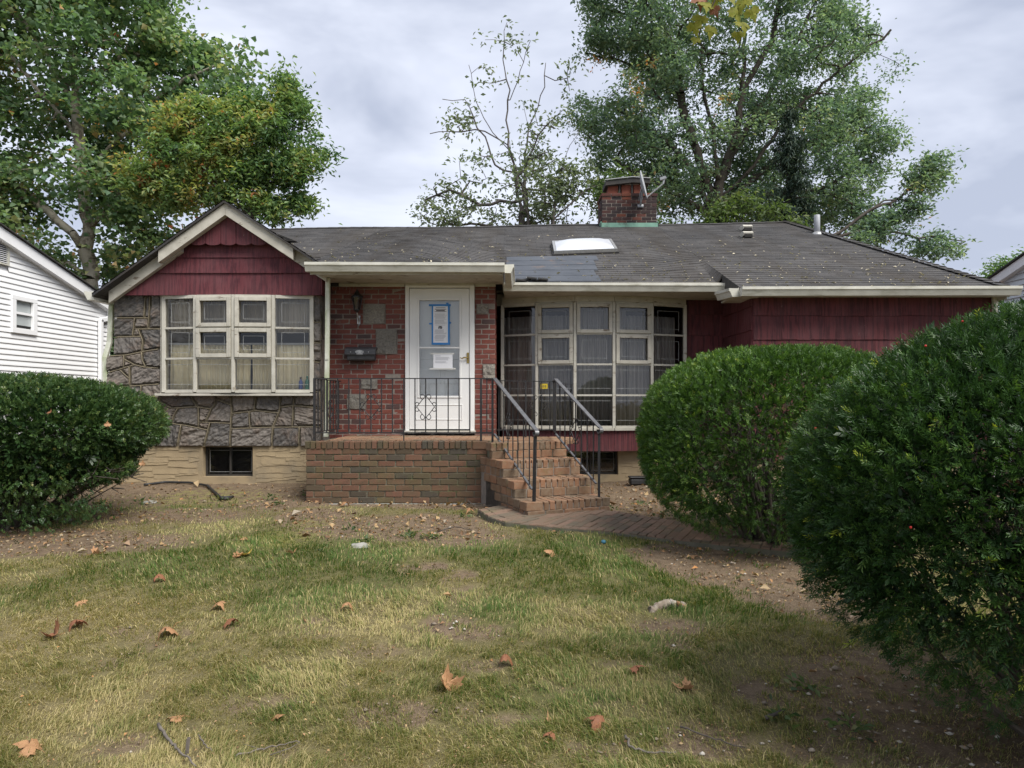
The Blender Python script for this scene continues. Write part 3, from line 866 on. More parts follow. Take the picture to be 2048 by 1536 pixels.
bottle("spray_bottle", "green bottle at the outer end of the fieldstone window sill", 614.5, 752, 778.5, 9.62, 'bottle_green', .03)

# right bow window
rp = [(1005,10.72),(1073.4,10.5),(1149.7,10.38),(1227.8,10.38),(1303.9,10.5),(1369.8,10.72)]
rc = [(PX(p, d), d) for p, d in rp]
rr = [PZ(y, 10.42) for y in (607, 668, 729, 790.5, 854.3)]
rl = {'*': (None,None,.05,.07)}
for c_ in range(5):
    for k_ in range(2): rl[(c_, k_)] = (.06,.06,.06,.06) if (c_, k_) not in ((1,0),(2,0),(3,0),(1,1),(3,1)) else (.022,.03,.022,.03)
rw = bow_window("bow_window", "white twenty-pane bow window with grey curtains beside the steps", rc, rr, {(1,0),(2,0),(3,0),(1,1),(3,1)}, rl, M['glass_dark'], 2.0, 0)
hb = MB()
for i in range(5):
    a = Vector((*rc[i], 0)); b = Vector((*rc[i+1], 0)); u = (b-a); ln = u.length; u.normalize(); n_ = Vector((u.y, -u.x, 0)); m_ = (a+b)/2
    MB().obox((m_.x, m_.y, rr[0]+.078), u*ln/2, n_*.03, Vector((0,0,.055))).build("window_head", M['peel'], rw)
    MB().obox((m_.x - n_.x*.0, m_.y - n_.y*.0, rr[4]-.03), u*ln/2, n_*.05, Vector((0,0,.018))).build("window_sill", M['peel'], rw)
    MB().obox((m_.x, m_.y+.02, (rr[4]-.048+.50)/2), u*ln/2, n_*.02, Vector((0,0,(rr[4]-.048-.50)/2))).build("skirt_board", M['shake'], rw)
bx = [(x, y+.04) for x, y in rc]
MB().flat(bx + [(rc[-1][0], DR), (rc[0][0], DR)], .50, .52).build("bow_floor", M['shake'], rw)
x_ = rc[0][0]
for k, (a_, b_, wv) in enumerate(((.03, 1.02, 9), (1.04, 1.86, 8), (1.88, 2.66, 8))):
    curtain("drape_curtain", ["grey drape behind the bow window panes beside the brick pier", "grey drape behind the middle panes of the right bow window", "grey drape behind the bow window panes beside the yew"][k],
            x_+a_, x_+b_, lambda q: float(np.interp(q, [c[0] for c in rc], [c[1] for c in rc]))+.16, rr[4]-.02, rr[0]-.16 + .14*(k == 1), 'curtain_grey', wv*1.5, .028, 11+k, "drapes in the right bow window")
stk = MB().box(PX(1081.5, 10.46), PX(1095, 10.46), 10.44, 10.442, PZ(777.5, 10.44), PZ(767.5, 10.44)).build("window_sticker", M['yellow'])
tag(stk, "small yellow sticker on a bow window pane behind the stair rail", "sticker")
for k in range(3):
    xk = PX(1083.5+k*3.6, 10.44)
    MB().box(xk, xk+.012, 10.438, 10.4395, PZ(775, 10.44), PZ(770, 10.44)).build("print_mark", M['ink_bold'], stk)

# --- maroon shingle walls
def shingle_wall(name, o0, ang, length, z0, z1, expo, mk, seed, extra=0, wr=(.16, .42)):
    ux, uy = math.cos(ang), math.sin(ang); nx, ny = uy, -ux
    wpts = MB().obox((o0[0]+ux*length/2 - nx*.05, o0[1]+uy*length/2 - ny*.05, (z0+z1)/2), Vector((ux, uy, 0))*length/2, Vector((nx, ny, 0))*.04, Vector((0,0,(z1-z0)/2)))
    w = wpts.build(name, M['black_gap'], house)
    r = random.Random(seed); z = z1
    while z > z0+.02:
        zb = max(z - expo, z0); s = 0
        while s < length-.001:
            wd = r.uniform(*wr)
            if length - s - wd < .1: wd = length - s
            wd = min(wd, length-s)
            g_ = .0025; a, b = s+g_/2, s+wd-g_/2
            jz = r.uniform(-.004, .004); jo = r.uniform(0, .004)
            # tapered shake: thick at the butt
            def pt(s_, o_, z_): return (o0[0]+ux*s_+nx*o_, o0[1]+uy*s_+ny*o_, z_)
            t0, t1 = .026+jo, .008+jo
            if zb <= z0+.001: jz = 0
            v = [pt(a,t0,zb+jz), pt(b,t0,zb+jz), pt(b,t1,z), pt(a,t1,z), pt(a,-.008,zb+jz), pt(b,-.008,zb+jz), pt(b,-.008,z), pt(a,-.008,z)]
            MB().add(v, [(0,1,2,3),(4,7,6,5),(0,4,5,1),(1,5,6,2),(2,6,7,3),(3,7,4,0)]).build("shingle", M[mk], w)
            s += wd
        z = zb
    return w
XW0, XW1 = PX(1506, DW), PX(1990, DW)
shingle_wall("wing_front_wall", (XW0, DW), 0, XW1-XW0, .45, PZ(584, DW), .325, 'shake', 1)
shingle_wall("wing_side_wall", (XW0+.001, DR), -math.pi/2, DR-DW-.001, .45, 2.86, .325, 'shake', 2)
shingle_wall("recess_wall", (PX(1372, DR), DR), 0, XW0-PX(1372, DR), .45, 2.9, .325, 'shake', 3)
MB().box(XW0-.04, 6.6, DW+.02, DW+.2, -.2, .45).build("wing_foundation", M['stucco'], house)
MB().box(XW0, XW0+.2, DW+.2, DR, -.2, .45).build("wing_foundation", M['stucco'], house)
MB().box(XB1, PX(1372, DR), DR+.02, DR+.1, 2.72, 2.95).build("recess_head", M['peel'], house)
MB().box(PX(1986, DW)-.03, XW1+.01, DW-.03, DW+.1, .45, 2.68).build("corner_board", M['white'], house)
MB().box(XW1-.1, XW1, DW+.1, 15, .3, 2.7).build("wing_end_wall", M['shake'], house)

# --- gable over the stone wall
XG0, XG1 = PX(212, 9.52), PX(642, 9.52)
gp = P(450, 402, 9.3); gl = P(196, 583, 9.3); gr_ = P(640, 527, 9.3)
def gtop(x, drop=.0):
    if x < gp.x: return gp.z - (gp.x-x)*(gp.z-gl.z)/(gp.x-gl.x) - drop
    return gp.z - (x-gp.x)*(gp.z-gr_.z)/(gr_.x-gp.x) - drop
gw = MB().prism([(XG0+.02, PZ(590,9.52)), (XG1, PZ(590,9.52)), (XG1, gtop(XG1, .1)), (gp.x, gp.z-.1), (XG0+.02, max(PZ(590,9.52)+.001, gtop(XG0+.02, .1)))], 9.535, 9.62).build("gable_wall", M['black_gap'], house)
def gcourse(z0, z1, y, r):
    x = XG0
    while x < XG1-.01:
        wd = r.uniform(.3, .6)
        if XG1-x-wd < .12: wd = XG1-x
        a, b = x+.0008, min(x+wd, XG1)-.0008
        def cut(xx): return min(z1, gtop(xx, .07))
        pts = [(a, z0), (b, z0)]
        xs_ = [a + (b-a)*t/6 for t in range(7)]
        top = [(xx, max(cut(xx), z0)) for xx in reversed(xs_)]
        if max(t[1] for t in top) - z0 > .02:
            vs_ = []; k_ = len(top)
            poly = pts + top
            vs_ = [(px_, y - .024*(1-(pz_-z0)/(z1-z0)) - .004, pz_) for px_, pz_ in poly] + [(px_, y+.012, pz_) for px_, pz_ in poly]
            n_ = len(poly)
            fs_ = [tuple(range(n_))] + [(i, i+n_, (i+1) % n_+n_, (i+1) % n_) for i in range(n_)]
            MB().add(vs_, fs_).build("shingle", M['shake_gable'], gw)
        x += wd
r_ = random.Random(4)
gcourse(PZ(590.5,9.5), PZ(546,9.5), 9.52, r_); gcourse(PZ(546,9.5), PZ(515,9.5), 9.52, r_); gcourse(PZ(515,9.5), PZ(478,9.5), 9.525, r_)
MB().box(XG1+.001, XG1+.02, 9.5, DB-.01, PZ(590,9.52), 3.1).build("gable_return", M['shake_gable'], gw)
# scalloped boards in the peak
zsc = PZ(490, 9.4); wsc = .205; k = 0
x = gp.x - 4.5*wsc
while x < gp.x + 4.4*wsc:
    a, b = x+.003, x+wsc-.003; pts = []
    for s in range(7):
        t = s/6; pts.append((a+(b-a)*t, zsc + .024*(abs(2*t-1)**3)))
    top = [(xx, max(gtop(xx, .12), zsc+.036)) for xx in (b, (a+b)/2, a)]
    if a < gp.x < b: top[1] = (gp.x, gtop(gp.x, .12))
    if max(t[1] for t in top) > zsc+.05:
        MB().prism(pts + top, 9.405 + .004*(k % 2), 9.43).build("scalloped_board", M['shake_gable'], gw)
    x += wsc; k += 1
MB().prism([(gp.x-.9, zsc+.06), (gp.x+.9, zsc+.06), (gp.x, gtop(gp.x, .14))], 9.435, 9.53).build("peak_backing", M['black_gap'], gw)
# rake boards
def rake(xa, xb, drop0, drop1, y0, y1, mk):
    MB().prism([(xa, gtop(xa, drop1)), (xb, gtop(xb, drop1)), (xb, gtop(xb, drop0)), (xa, gtop(xa, drop0))], y0, y1).build("rake_board", M[mk], house, bevel=.003)
xk0, xk1 = PX(316, 9.3), PX(586, 9.3)
rake(xk0, gp.x-.001, .02, .185, 9.3, 9.40, 'peel'); rake(gp.x+.001, xk1, .02, .185, 9.3, 9.40, 'peel')
rake(gl.x+.07, xk0+.25, .02, .19, 9.42, 9.5, 'peel'); rake(xk1-.25, gr_.x+.05, .02, .19, 9.42, 9.5, 'peel')
# gable roof
def groof(side):
    e = gl if side < 0 else gr_
    y0, y1 = 9.26, 15.0
    xe = e.x - .06 if side < 0 else e.x + .12
    th = .05; nrow = 14
    m_ = MB()
    for k in range(nrow):
        ta, tb = k/nrow, (k+1)/nrow
        xa, xb = xe+(gp.x-xe)*ta, xe+(gp.x-xe)*tb
        za, zb = gtop(xa)+.018, gtop(xb)+.006
        m_.add([(xa,y0,za),(xa,y1,za),(xb,y1,zb),(xb,y0,zb)], [(0,3,2,1) if side < 0 else (0,1,2,3)])
        m_.add([(xa,y0,za),(xa,y1,za),(xa,y1,za-.018),(xa,y0,za-.018)], [(0,1,2,3)])
    xs_ = (xe, gp.x)
    m_.prism([(xe, gtop(xe)), (gp.x, gtop(gp.x)), (gp.x, gtop(gp.x)-.03), (xe, gtop(xe)-.03)], y0+.004, y1)
    return m_
groof(-1).build("gable_roof_slope", M['roof'], house); groof(1).build("gable_roof_slope", M['roof'], house)

# --- main roof
DRG = 14.8
def ridge_z(x): return 4.9 + .0125*(x+3) + .012*math.sin(x*1.3)
RX1 = PX(1574, DRG)
YP, ZP = 9.15, 3.04      # porch eave
YM, ZM = 9.97, 2.93      # middle eave
YW, ZW = 9.22, 2.74      # wing eave
XPR = -.11               # right edge of the porch roof
XWE = PX(1478, YW)       # left edge of the wing roof
XE = PX(2018, YW)
def plane_z(y, ye, ze, x): return ze + (ridge_z(min(x, RX1))-ze)*(y-ye)/(DRG-ye)
def sst(t):
    t = min(1, max(0, t)); return t*t*(3-2*t)
def roof_z(x, y, zone):
    """height of the roof surface; the zones run into one another above the eaves"""
    main = plane_z(y, YM, ZM, x); wing = plane_z(y, YW, ZW, x)
    w = sst((x-(XWE-.9))/.9)*sst((y-YM)/1.3) if x < XWE else 1.0
    z = main + (wing-main)*w
    if zone == 0:
        pz = plane_z(y, YP, ZP, x); z = pz + (z-pz)*sst((x-(XPR-1.5))/1.5)*sst((y-YP)/1.3)
    t = (y-YM)/(DRG-YM)
    return z + .012*math.sin(max(0, t)*3.1)*math.sin(x*.9)
def roof_zone(name, xa, xb, ye, zone, yr=DRG, hipx=None, mk='roof'):
    """stepped shingle courses from the eave to the ridge"""
    n_ = int(math.hypot(yr-ye, 2)/.1286*.95); m_ = MB(); step = .010
    xs_ = np.linspace(xa, xb, 40); w = len(xs_)
    for k in range(n_):
        row0 = []; row1 = []
        for x in xs_:
            for t, o_, row in ((k/n_, step, row0), ((k+1)/n_, .001, row1)):
                xx = x if hipx is None else xa + (x-xa)*((xb + (hipx-xb)*t)-xa)/(xb-xa)
                y = ye+(yr-ye)*t
                wob = .005*mnoise.noise(Vector((xx*3, k*.7, 2))) if o_ > .005 else 0
                row.append((xx, y, roof_z(xx, y, zone) + o_ + wob))
        b = len(m_.v); m_.v += row0 + row1
        for i in range(w-1): m_.f.append((b+i, b+i+1, b+w+i+1, b+w+i))
        b2 = len(m_.v); m_.v += [(p[0], p[1], p[2]-(.05 if k == 0 else step)) for p in row0]
        for i in range(w-1): m_.f.append((b2+i, b2+i+1, b+i+1, b+i))
    return m_.build(name, M[mk], house)
roof_zone("roof_slope", -5.3, -2.45, 9.9, 1)
roof_zone("roof_slope", -2.66, XPR, YP, 0)
roof_zone("roof_slope", XPR, XWE, YM, 1)
roof_zone("roof_slope", XWE, XE, YW, 2, hipx=RX1)
# closing cheeks, back slope, hip end
ck = MB()
ck.add([(XPR-.003, YP, ZP-.04), (XPR-.003, YP, ZP+.012), (XPR-.003, 10.5, roof_z(XPR, 10.5, 1)+.005), (XPR-.003, YM, ZM-.06)], [(0,3,2,1)])
ck.build("roof_cheek", M['roof'], house)
ck = MB().add([(XWE+.001, YW, ZW-.05), (XWE+.001, YW, ZW+.012), (XWE+.001, YM+1.4, roof_z(XWE+.001, YM+1.4, 2)+.004), (XWE+.001, YM+1.4, roof_z(XWE+.001, YM+1.4, 2)-.08), (XWE+.001, YM, ZM-.08)], [(0,1,2,3,4)])
ck.build("roof_cheek", M['dark_edge'], house)
bk = MB()
bk.add([(-5.3, DRG, ridge_z(-5.3)), (RX1, DRG, ridge_z(RX1)), (XE, 20.4, 2.75), (-5.3, 20.4, 2.75)], [(0,1,2,3)])
bk.add([(RX1, DRG, ridge_z(RX1)), (XE, YW, ZW), (XE, 20.4, 2.75)], [(0,1,2)])
bk.add([(-5.3, DRG, ridge_z(-5.3)), (-5.3, 20.4, 2.75), (-5.3, 9.9, 2.75)], [(0,1,2)])
bk.build("rear_roof_slope", M['roof'], house)
MB().box(-5.3, XW1-.1, 19.9, 20.0, 0, 2.8).build("rear_wall", M['shake'], house)
cap = MB(); xr = np.linspace(-5.3, RX1, 48)
for a, b in zip(xr[:-1], xr[1:]):
    za, zb = ridge_z(a)+.018, ridge_z(b)+.014
    cap.add([(a, DRG-.14, za-.052), (b, DRG-.14, zb-.052), (b, DRG, zb), (a, DRG, za), (a, DRG+.14, za-.052), (b, DRG+.14, zb-.052)], [(0,1,2,3), (3,2,5,4)])
ha, hb_ = Vector((RX1, DRG, ridge_z(RX1)+.01)), Vector((XE, YW, ZW+.012))
for k in range(40):
    p = hb_.lerp(ha, k/40); q = hb_.lerp(ha, (k+1)/40)
    u = Vector((.12, 0, -.012)); 
    cap.add([p-u+Vector((0,0,.012)), p+Vector((0,0,.028)), q+Vector((0,0,.016)), q-u+Vector((0,0,.0)), p+u+Vector((0,0,-.03)), q+u+Vector((0,0,-.03))], [(0,1,2,3),(1,4,5,2)])
cap.build("ridge_cap", M['roof'], house)
# blue-grey patch of roll roofing below the skylight
def rz_mid(x, y): return roof_z(x, y, 1)
pt_ = MB(); xs_ = np.linspace(XPR+.02, PX(1192, 10.6), 14)
for k in range(5):
    y0, y1 = YM+.02+k*.33, YM+.02+(k+1)*.33
    r0 = [(x + (.05*mnoise.noise(Vector((x*4, k, 0))) if 0 < i < 13 else (.22*mnoise.noise(Vector((1, k*1.9, 0))) if i == 13 else 0)), y0, rz_mid(x, y0)+.024+.008*mnoise.noise(Vector((x*3, k*2.1, 1)))) for i, x in enumerate(xs_)]
    r1 = [(p[0], y1, rz_mid(p[0], y1)+.018) for p in r0]
    b = len(pt_.v); pt_.v += r0 + r1 + [(p[0], p[1], p[2]-.022) for p in r0]; w = len(xs_)
    for i in range(w-1): pt_.f += [(b+i, b+i+1, b+w+i+1, b+w+i), (b+2*w+i, b+2*w+i+1, b+i+1, b+i)]
pt_.build("roof_patch", M['membrane'], house)
# torn black edge over the gutter
tr_ = MB()
for k in range(5):
    xa = PX(1042+k*11, 10.0); tr_.obox((xa, YM+.05+.03*(k % 2), ZM+.05+.014*(k % 3)), (.07,0,.02*(k % 2)-.008), (0,.07,.02), (0,0,.008))
tr_.build("torn_flap", M['black_gap'], house)

# --- gutters, soffits, fascias
GP = [(0,0),(0,.105),(.012,.11),(.012,.02),(.075,.012),(.09,.04),(.105,.075),(.118,.083),(.118,.112),(.125,.112),(.125,.076),(.112,.068),(.096,.03),(.082,-.003)]
def gutter(a, b, name="gutter", mk='gutter'):
    """runs from a to b (top-back line); outward is to the right of a->b"""
    a = Vector(a); b = Vector(b); t = (b-a).normalized(); o_ = Vector((t.y, -t.x, 0)).normalized()
    vs_ = []
    for p in (a, b):
        for (w, h) in GP: vs_.append(p + o_*w + Vector((0,0,h-.11)))
    n_ = len(GP); fs_ = [(i, i+1, i+1+n_, i+n_) for i in range(n_-1)] + [(n_-1, 0, n_, 2*n_-1)]
    prof = [0, 4, 5, 6, 7, 8, 1]
    fs_ += [tuple(reversed([0,13,12,11,10,9,8,2,1])), tuple(n_+i for i in [0,13,12,11,10,9,8,2,1])]
    return MB().add(vs_, fs_).build(name, M[mk], house)
gutter((PX(617, YP)-.02, YP, ZP), (XPR+.015, YP, ZP-.01))
gutter((XPR-.01, YM-.02, ZM-.02), (XWE+.06, YM-.02, ZM-.03))
gutter((XWE-.0, YW-.02, ZW-.01), (PX(2030, YW), YW-.02, ZW-.0))
gutter((XWE-.01, YM-.1, ZW+.035), (XWE-.01, YW-.02+.0, ZW-.012))
gutter((XPR+.012, YP-.02, ZP-.012), (XPR+.03, YM+.0, ZM+.0))
gutter((gl.x-.06, 9.9, gl.z+.0), (gl.x-.06, 9.3, gl.z+.0))
SZ = 2.92
sf = MB().add([(PX(631,9.17), YP+.02, SZ), (XPR-.02, YP+.02, SZ), (XPR-.02, DB+.05, SZ), (PX(664,DB)-.05, DB+.05, SZ), (PX(631,9.17), DB+.05, SZ)], [(0,1,2,3,4)])
sf.box(PX(620,YP), XPR-.03, YP+.0, YP+.02, SZ-.02, ZP).box(XPR-.03, XPR-.008, YP+.02, DR, SZ-.02, 3.0)
sf.build("porch_soffit", M['peel'], house)
MB().box(XB0-.02, dx0-.01, DB-.025, DB-.002, SZ-.045, SZ-.002).build("frieze_board", M['white'], house)
MB().box(dx1+.01, XB1, DB-.025, DB-.002, SZ-.045, SZ-.002).build("frieze_board", M['white'], house)
MB().box(XPR-.0, XWE+.02, YM-.02, YM+.0, ZM-.13, ZM-.0).build("fascia", M['white'], house)
MB().box(XPR-.005, XW0-.02, YM, DR+.02, 2.80, 2.82).build("recess_soffit", M['peel'], house)
MB().box(XWE-.01, PX(2020, YW), YW, YW+.02, ZW-.12, ZW).build("fascia", M['white'], house)
MB().box(XWE-.01, XW0+.05, YW+.02, YM, ZW-.10, ZW-.08).build("wing_soffit", M['white'], house)
MB().box(XW0, PX(2016, YW), YW+.02, DW+.02, ZW-.09, ZW-.07).build("wing_soffit", M['white'], house)
MB().box(XE-.03, XE-.01, YW+.02, 20, ZW-.15, ZW-.02).build("fascia", M['white'], house)

def downspout(path, w=.065, t=.05, mk='downspout'):
    m_ = MB(); path = [Vector(p) for p in path]
    for a, b in zip(path, path[1:]):
        d_ = (b-a).normalized()
        m_.bar(a - d_*.012, b + d_*.012, w, t, up=(0, 1, 0) if abs(d_.z) > .3 else (0, 0, 1))
    return m_.build("downspout", M[mk], house, bevel=.006)
downspout([(PX(659,9.58), 9.5, 2.90), (PX(657.5,9.58), 9.5, 1.8), (PX(655,9.58), 9.5, ST+.02)], .06, .05)
xa_, xb_ = PX(223.5, 9.66), PX(208.5, 9.6)
downspout([(PX(222,9.6), 9.72, 2.66), (PX(223,9.66), 9.66, 2.55), (xa_-.03, 9.66, PZ(685,9.66)), (xb_, 9.62, PZ(715,9.62)), (PX(213,9.62), 9.62, PZ(812,9.62)), (PX(216,9.62), 9.62, .2)], .065, .05, 'downspout')
downspout([(PX(1992,9.4), 9.42, ZW-.1), (PX(1992,9.4), 9.42, .1)], .06, .05, 'gutter')
# --- front door (storm door in its frame)
zd0, zd1 = PZ(858, DB), PZ(566, DB)
fr = MB().box(dx0, dx0+.055, DB-.03, DB+.12, zd0-.03, zd1).box(dx1-.07, dx1, DB-.03, DB+.12, zd0-.03, zd1).box(dx0+.055, dx1-.07, DB-.03, DB+.12, PZ(576,DB), zd1)
MB().box(dx0, dx1, DB-.035, DB+.1, SZ-.03, SZ).build("door_head", M['white'], house)
fr.build("door_frame", M['white_door'], house, bevel=.004)
sx0, sx1 = dx0+.06, dx1-.075; sz0, sz1 = zd0, PZ(577.5, DB)
gx0, gx1, gz0, gz1 = zr(918, 388, 1225, 1120, DB)
dr = MB().box(sx0, gx0, DB-.02, DB+.015, sz0, sz1).box(gx1, sx1, DB-.02, DB+.015, sz0, sz1).box(gx0, gx1, DB-.02, DB+.015, gz1, sz1).box(gx0, gx1, DB-.02, DB+.015, sz0, gz0)
door = dr.build("storm_door", M['white_door'], house)
mo = MB(); t = .02
for (a, b, c, d) in ((gx0-.03, gx1+.03, gz1, gz1+.03), (gx0-.03, gx1+.03, gz0-.03, gz0)): mo.box(a, b, DB-.032, DB-.018, c, d)
for (a, b) in ((gx0-.03, gx0), (gx1, gx1+.03)): mo.box(a, b, DB-.031, DB-.018, gz0, gz1)
mo.build("glazing_bead", M['white_door'], door, bevel=.004)
MB().box(gx0, gx1, DB-.026, DB+.0, PZ(697,DB), PZ(694,DB)).build("cross_bar", M['white_door'], door)
MB().box(gx0, gx1, DB-.005, DB-.001, gz0, PZ(697,DB)).build("pane", M['glass'], door)
MB().box(gx0, gx1, DB-.005, DB-.001, PZ(694,DB), gz1).build("pane", M['glass'], door)
pa, pb, pc, pd = zr(890, 1185, 1250, 1305, DB)
pn = MB().box(pa, pb, DB-.027, DB-.019, pd-.014, pd).box(pa, pb, DB-.027, DB-.019, pc, pc+.014).box(pa, pa+.014, DB-.026, DB-.019, pc+.014, pd-.014).box(pb-.014, pb, DB-.026, DB-.019, pc+.014, pd-.014)
pn.build("raised_panel", M['white_door'], door, bevel=.004)
hx, hz = PX(936, DB), PZ(716, DB)
hd = MB().box(hx-.016, hx+.016, DB-.03, DB-.019, hz-.075, hz+.075)
hd.tube([(hx, DB-.03, hz), (hx, DB-.06, hz), (hx-.05, DB-.065, hz+.004), (hx-.085, DB-.063, hz-.012), (hx-.105, DB-.06, hz+.002)], [.011,.011,.010,.009,.008], 8)
hd.build("handle", M['brass'], door, bevel=.002)
MB().box(dx0-.02, dx1+.02, DB-.06, DB+.1, zd0-.06, zd0-.022).build("threshold", M['white'], house)
MB().box(dx0+.02, dx1-.02, DB-.02, DB+.1, ST, zd0-.06).build("threshold_gap", M['black_gap'], house)
idm = MB().box(dx0+.05, dx1-.05, DB+.125, DB+.17, zd0, zd1)
for i_, (u0, u1) in enumerate(((.14, .5), (.56, .92))):
    for (h0, h1) in ((.08, .42), (.48, .94)):
        xa2, xb2 = dx0+.05+(dx1-dx0-.1)*u0, dx0+.05+(dx1-dx0-.1)*u1
        idm.box(xa2, xb2, DB+.115, DB+.126, zd0+(zd1-zd0)*h0, zd0+(zd1-zd0)*h1)
idm.build("inner_door", M['inner_door'], house, bevel=.006)
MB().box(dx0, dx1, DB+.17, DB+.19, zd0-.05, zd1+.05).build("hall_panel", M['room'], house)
scr = MB()
for k in range(7):
    scr.obox((PX(812+k*19+random.uniform(-5,5), DB-.03), DB-.05, ST+.03+random.uniform(0,.02)), (random.uniform(.03,.08),0,random.uniform(-.01,.015)), (0,.015,0), (0,.002,.008))
so_ = scr.build("rubber_scrap", M['black_gap']); tag(so_, "torn black rubber strip under the white door", "scrap")

# --- notices on the door
n1 = empty("paper_notice", P(881.5, 689, DB-.04), "tall white printed notice framed in blue tape on the door", "notice")
yb_ = DB-.034
def zb(a, b, c, d): return zr(a, c, b, d, DB-.034)
def zbox(m_, zx0, zy0, zx1, zy1, y0, y1):
    a, b, c, d = zr(zx0, zy0, zx1, zy1, DB-.034); return m_.box(a, b, y0, y1, c, d)
zbox(MB(), 1020, 422, 1139, 718, yb_-.002, yb_-.001).build("sheet", M['paper'], n1)
for k, rct in enumerate(((990,416,1158,432), (1010,712,1152,728), (1011,432,1023,712), (1136,432,1150,712), (992,560,1016,572), (1146,552,1160,566), (1122,405,1142,418))):
    zbox(MB(), rct[0], rct[1], rct[2], rct[3], yb_-.0042-.0004*k, yb_-.0035-.0004*k).build("tape_strip", M['tape_blue'], n1)
def printed(parent, rows, y):
    for (x0, x1, yy, h, mk) in rows:
        zbox(MB(), x0, yy, x1, yy+h, y-.0005, y).build("print_line", M[mk], parent)
rows = [(1042,1118,440,4,'ink'), (1036,1122,452,6,'ink'), (1046,1112,462,7,'ink_bold'), (1034,1124,470,4,'ink')]
yy = 484; rq = random.Random(3)
while yy < 700:
    if 580 < yy < 612: yy += 6; continue
    rows.append((1030+rq.uniform(0,10), 1128-rq.uniform(0,26), yy, 1.7, 'ink')); yy += 6.2 if yy % 40 > 8 else 10
printed(n1, rows, yb_-.0022)
em = MB()
for (a, b, c, d) in ((1063,589,1071,606), (1073,586,1082,598), (1076,600,1086,606), (1084,589,1092,604), (1066,584,1090,588)):
    zbox(em, a, b, c, d, yb_-.0028, yb_-.0023)
em.build("print_emblem", M['ink_bold'], n1)
n2 = empty("paper_notice", P(885, 738, DB-.04), "small white typed letter taped low on the door glass", "notice")
zbox(MB(), 1024, 796, 1172, 914, yb_-.002, yb_-.001).build("sheet", M['paper'], n2)
zbox(MB(), 1002, 790, 1186, 802, yb_-.0036, yb_-.0028).build("tape_strip", M['tape_clear'], n2)
zbox(MB(), 996, 906, 1196, 918, yb_-.0036, yb_-.0028).build("tape_strip", M['tape_clear'], n2)
printed(n2, [(1036,1080,812,3,'ink')] + [(1040, 1158-rq.uniform(0,20), 824+k*5.2, 1.6, 'ink') for k in range(5)] + [(1038, 1140-rq.uniform(0,30), 856+k*5.2, 1.6, 'ink') for k in range(3)], yb_-.0022)

# --- mailbox and lantern
dm = 9.86
mb = empty("mailbox", P(721, 722, dm), "dark wall-mounted mailbox with silver crest on the brick wall", "mailbox")
mx0, mx1, mz0, mz1 = zr(345, 742, 583, 850, dm); mh = mz1-mz0
prof = [(DB-.02, mz0+.01), (DB-.13, mz0), (DB-.16, mz0+.02), (DB-.165, mz1-.075)]
body = MB(); nP = len(prof)
def yzprism(m_, x0, x1, pr):
    n_ = len(pr); v = [(x0, y, z) for y, z in pr] + [(x1, y, z) for y, z in pr]
    f = [tuple(range(n_-1,-1,-1)), tuple(range(n_, 2*n_))] + [(i, (i+1) % n_, (i+1) % n_+n_, i+n_) for i in range(n_)]
    return m_.add(v, f)
yzprism(MB(), mx0+.03, mx1-.02, [(DB-.02, mz0+.01), (DB-.12, mz0), (DB-.14, mz0+.015), (DB-.15, mz1-.09), (DB-.02, mz1-.02)]).build("body", M['mailbox'], mb, bevel=.004)
lid = MB(); lp_ = []
yzprism(lid, mx0, mx1, [(DB-.02, mz1), (DB-.09, mz1-.004), (DB-.155, mz1-.03), (DB-.17, mz1-.06), (DB-.172, mz1-.115), (DB-.165, mz1-.115), (DB-.15, mz1-.07), (DB-.02, mz1-.03)])
lid_o = lid.build("lid", M['mailbox'], mb, bevel=.003)
cr = MB(); cxm = (mx0+mx1)/2 - .005; czm = mz1-.078
for k in range(14):
    a = k/14*2*math.pi
    cr.obox((cxm+.048*math.cos(a), DB-.176, czm+.020*math.sin(a)), (.012,0,.004*math.cos(a*3)), (0,.003,0), (-.002,0,.007))
cr.obox((cxm, DB-.177, czm), (.018,0,0), (0,.004,0), (0,0,.018)).obox((cxm-.028, DB-.177, czm+.004), (.018,0,.006), (0,.003,0), (0,0,.006)).obox((cxm+.028, DB-.177, czm+.004), (.018,0,-.006), (0,.003,0), (0,0,.006)).obox((cxm, DB-.176, czm-.032), (.045,0,0), (0,.002,0), (0,0,.0025))
cr.build("crest", M['silver'], lid_o)
for sx_ in (-.125, .125):
    MB().obox((cxm+sx_, DB-.175, czm), (.006,0,0), (0,.003,0), (0,0,.006)).build("stud", M['silver'], lid_o)

ltn = empty("wall_lantern", P(715, 650, 9.95), "old dark coach lantern on the brick wall above the mailbox", "lantern")
lx, ly = PX(714, 9.86), 9.86
def lz(zy): return PZ(500 + zy/3.84, 9.86)
hex_ = [(math.cos(a*math.pi/3), math.sin(a*math.pi/3)) for a in range(6)]
gb = MB()
def ring(r, z): return [(lx + r*c, ly + r*s, z) for c, s in hex_]
lo, hi = ring(.042, lz(455)), ring(.074, lz(362))
gb.add(lo + hi, [(i, (i+1) % 6, (i+1) % 6+6, i+6) for i in range(6)])
gb.build("lantern_glass", M['glass_dark'], ltn)
fm = MB()
for i in range(6):
    fm.bar(lo[i], hi[i], .009)
    fm.bar(lo[i], lo[(i+1) % 6], .010); fm.bar(hi[i], hi[(i+1) % 6], .012)
fm.lathe((lx, ly, 0), [(.086, lz(362)), (.086, lz(356)), (.05, lz(340)), (.03, lz(325)), (.024, lz(318)), (.01, lz(308)), (.004, lz(300))], 6)
fm.lathe((lx, ly, 0), [(.008, lz(482)), (.02, lz(474)), (.044, lz(462)), (.044, lz(455))], 6)
fm.lathe((lx, ly, 0), [(.018, lz(450)), (.016, lz(420)), (.005, lz(400))], 8)
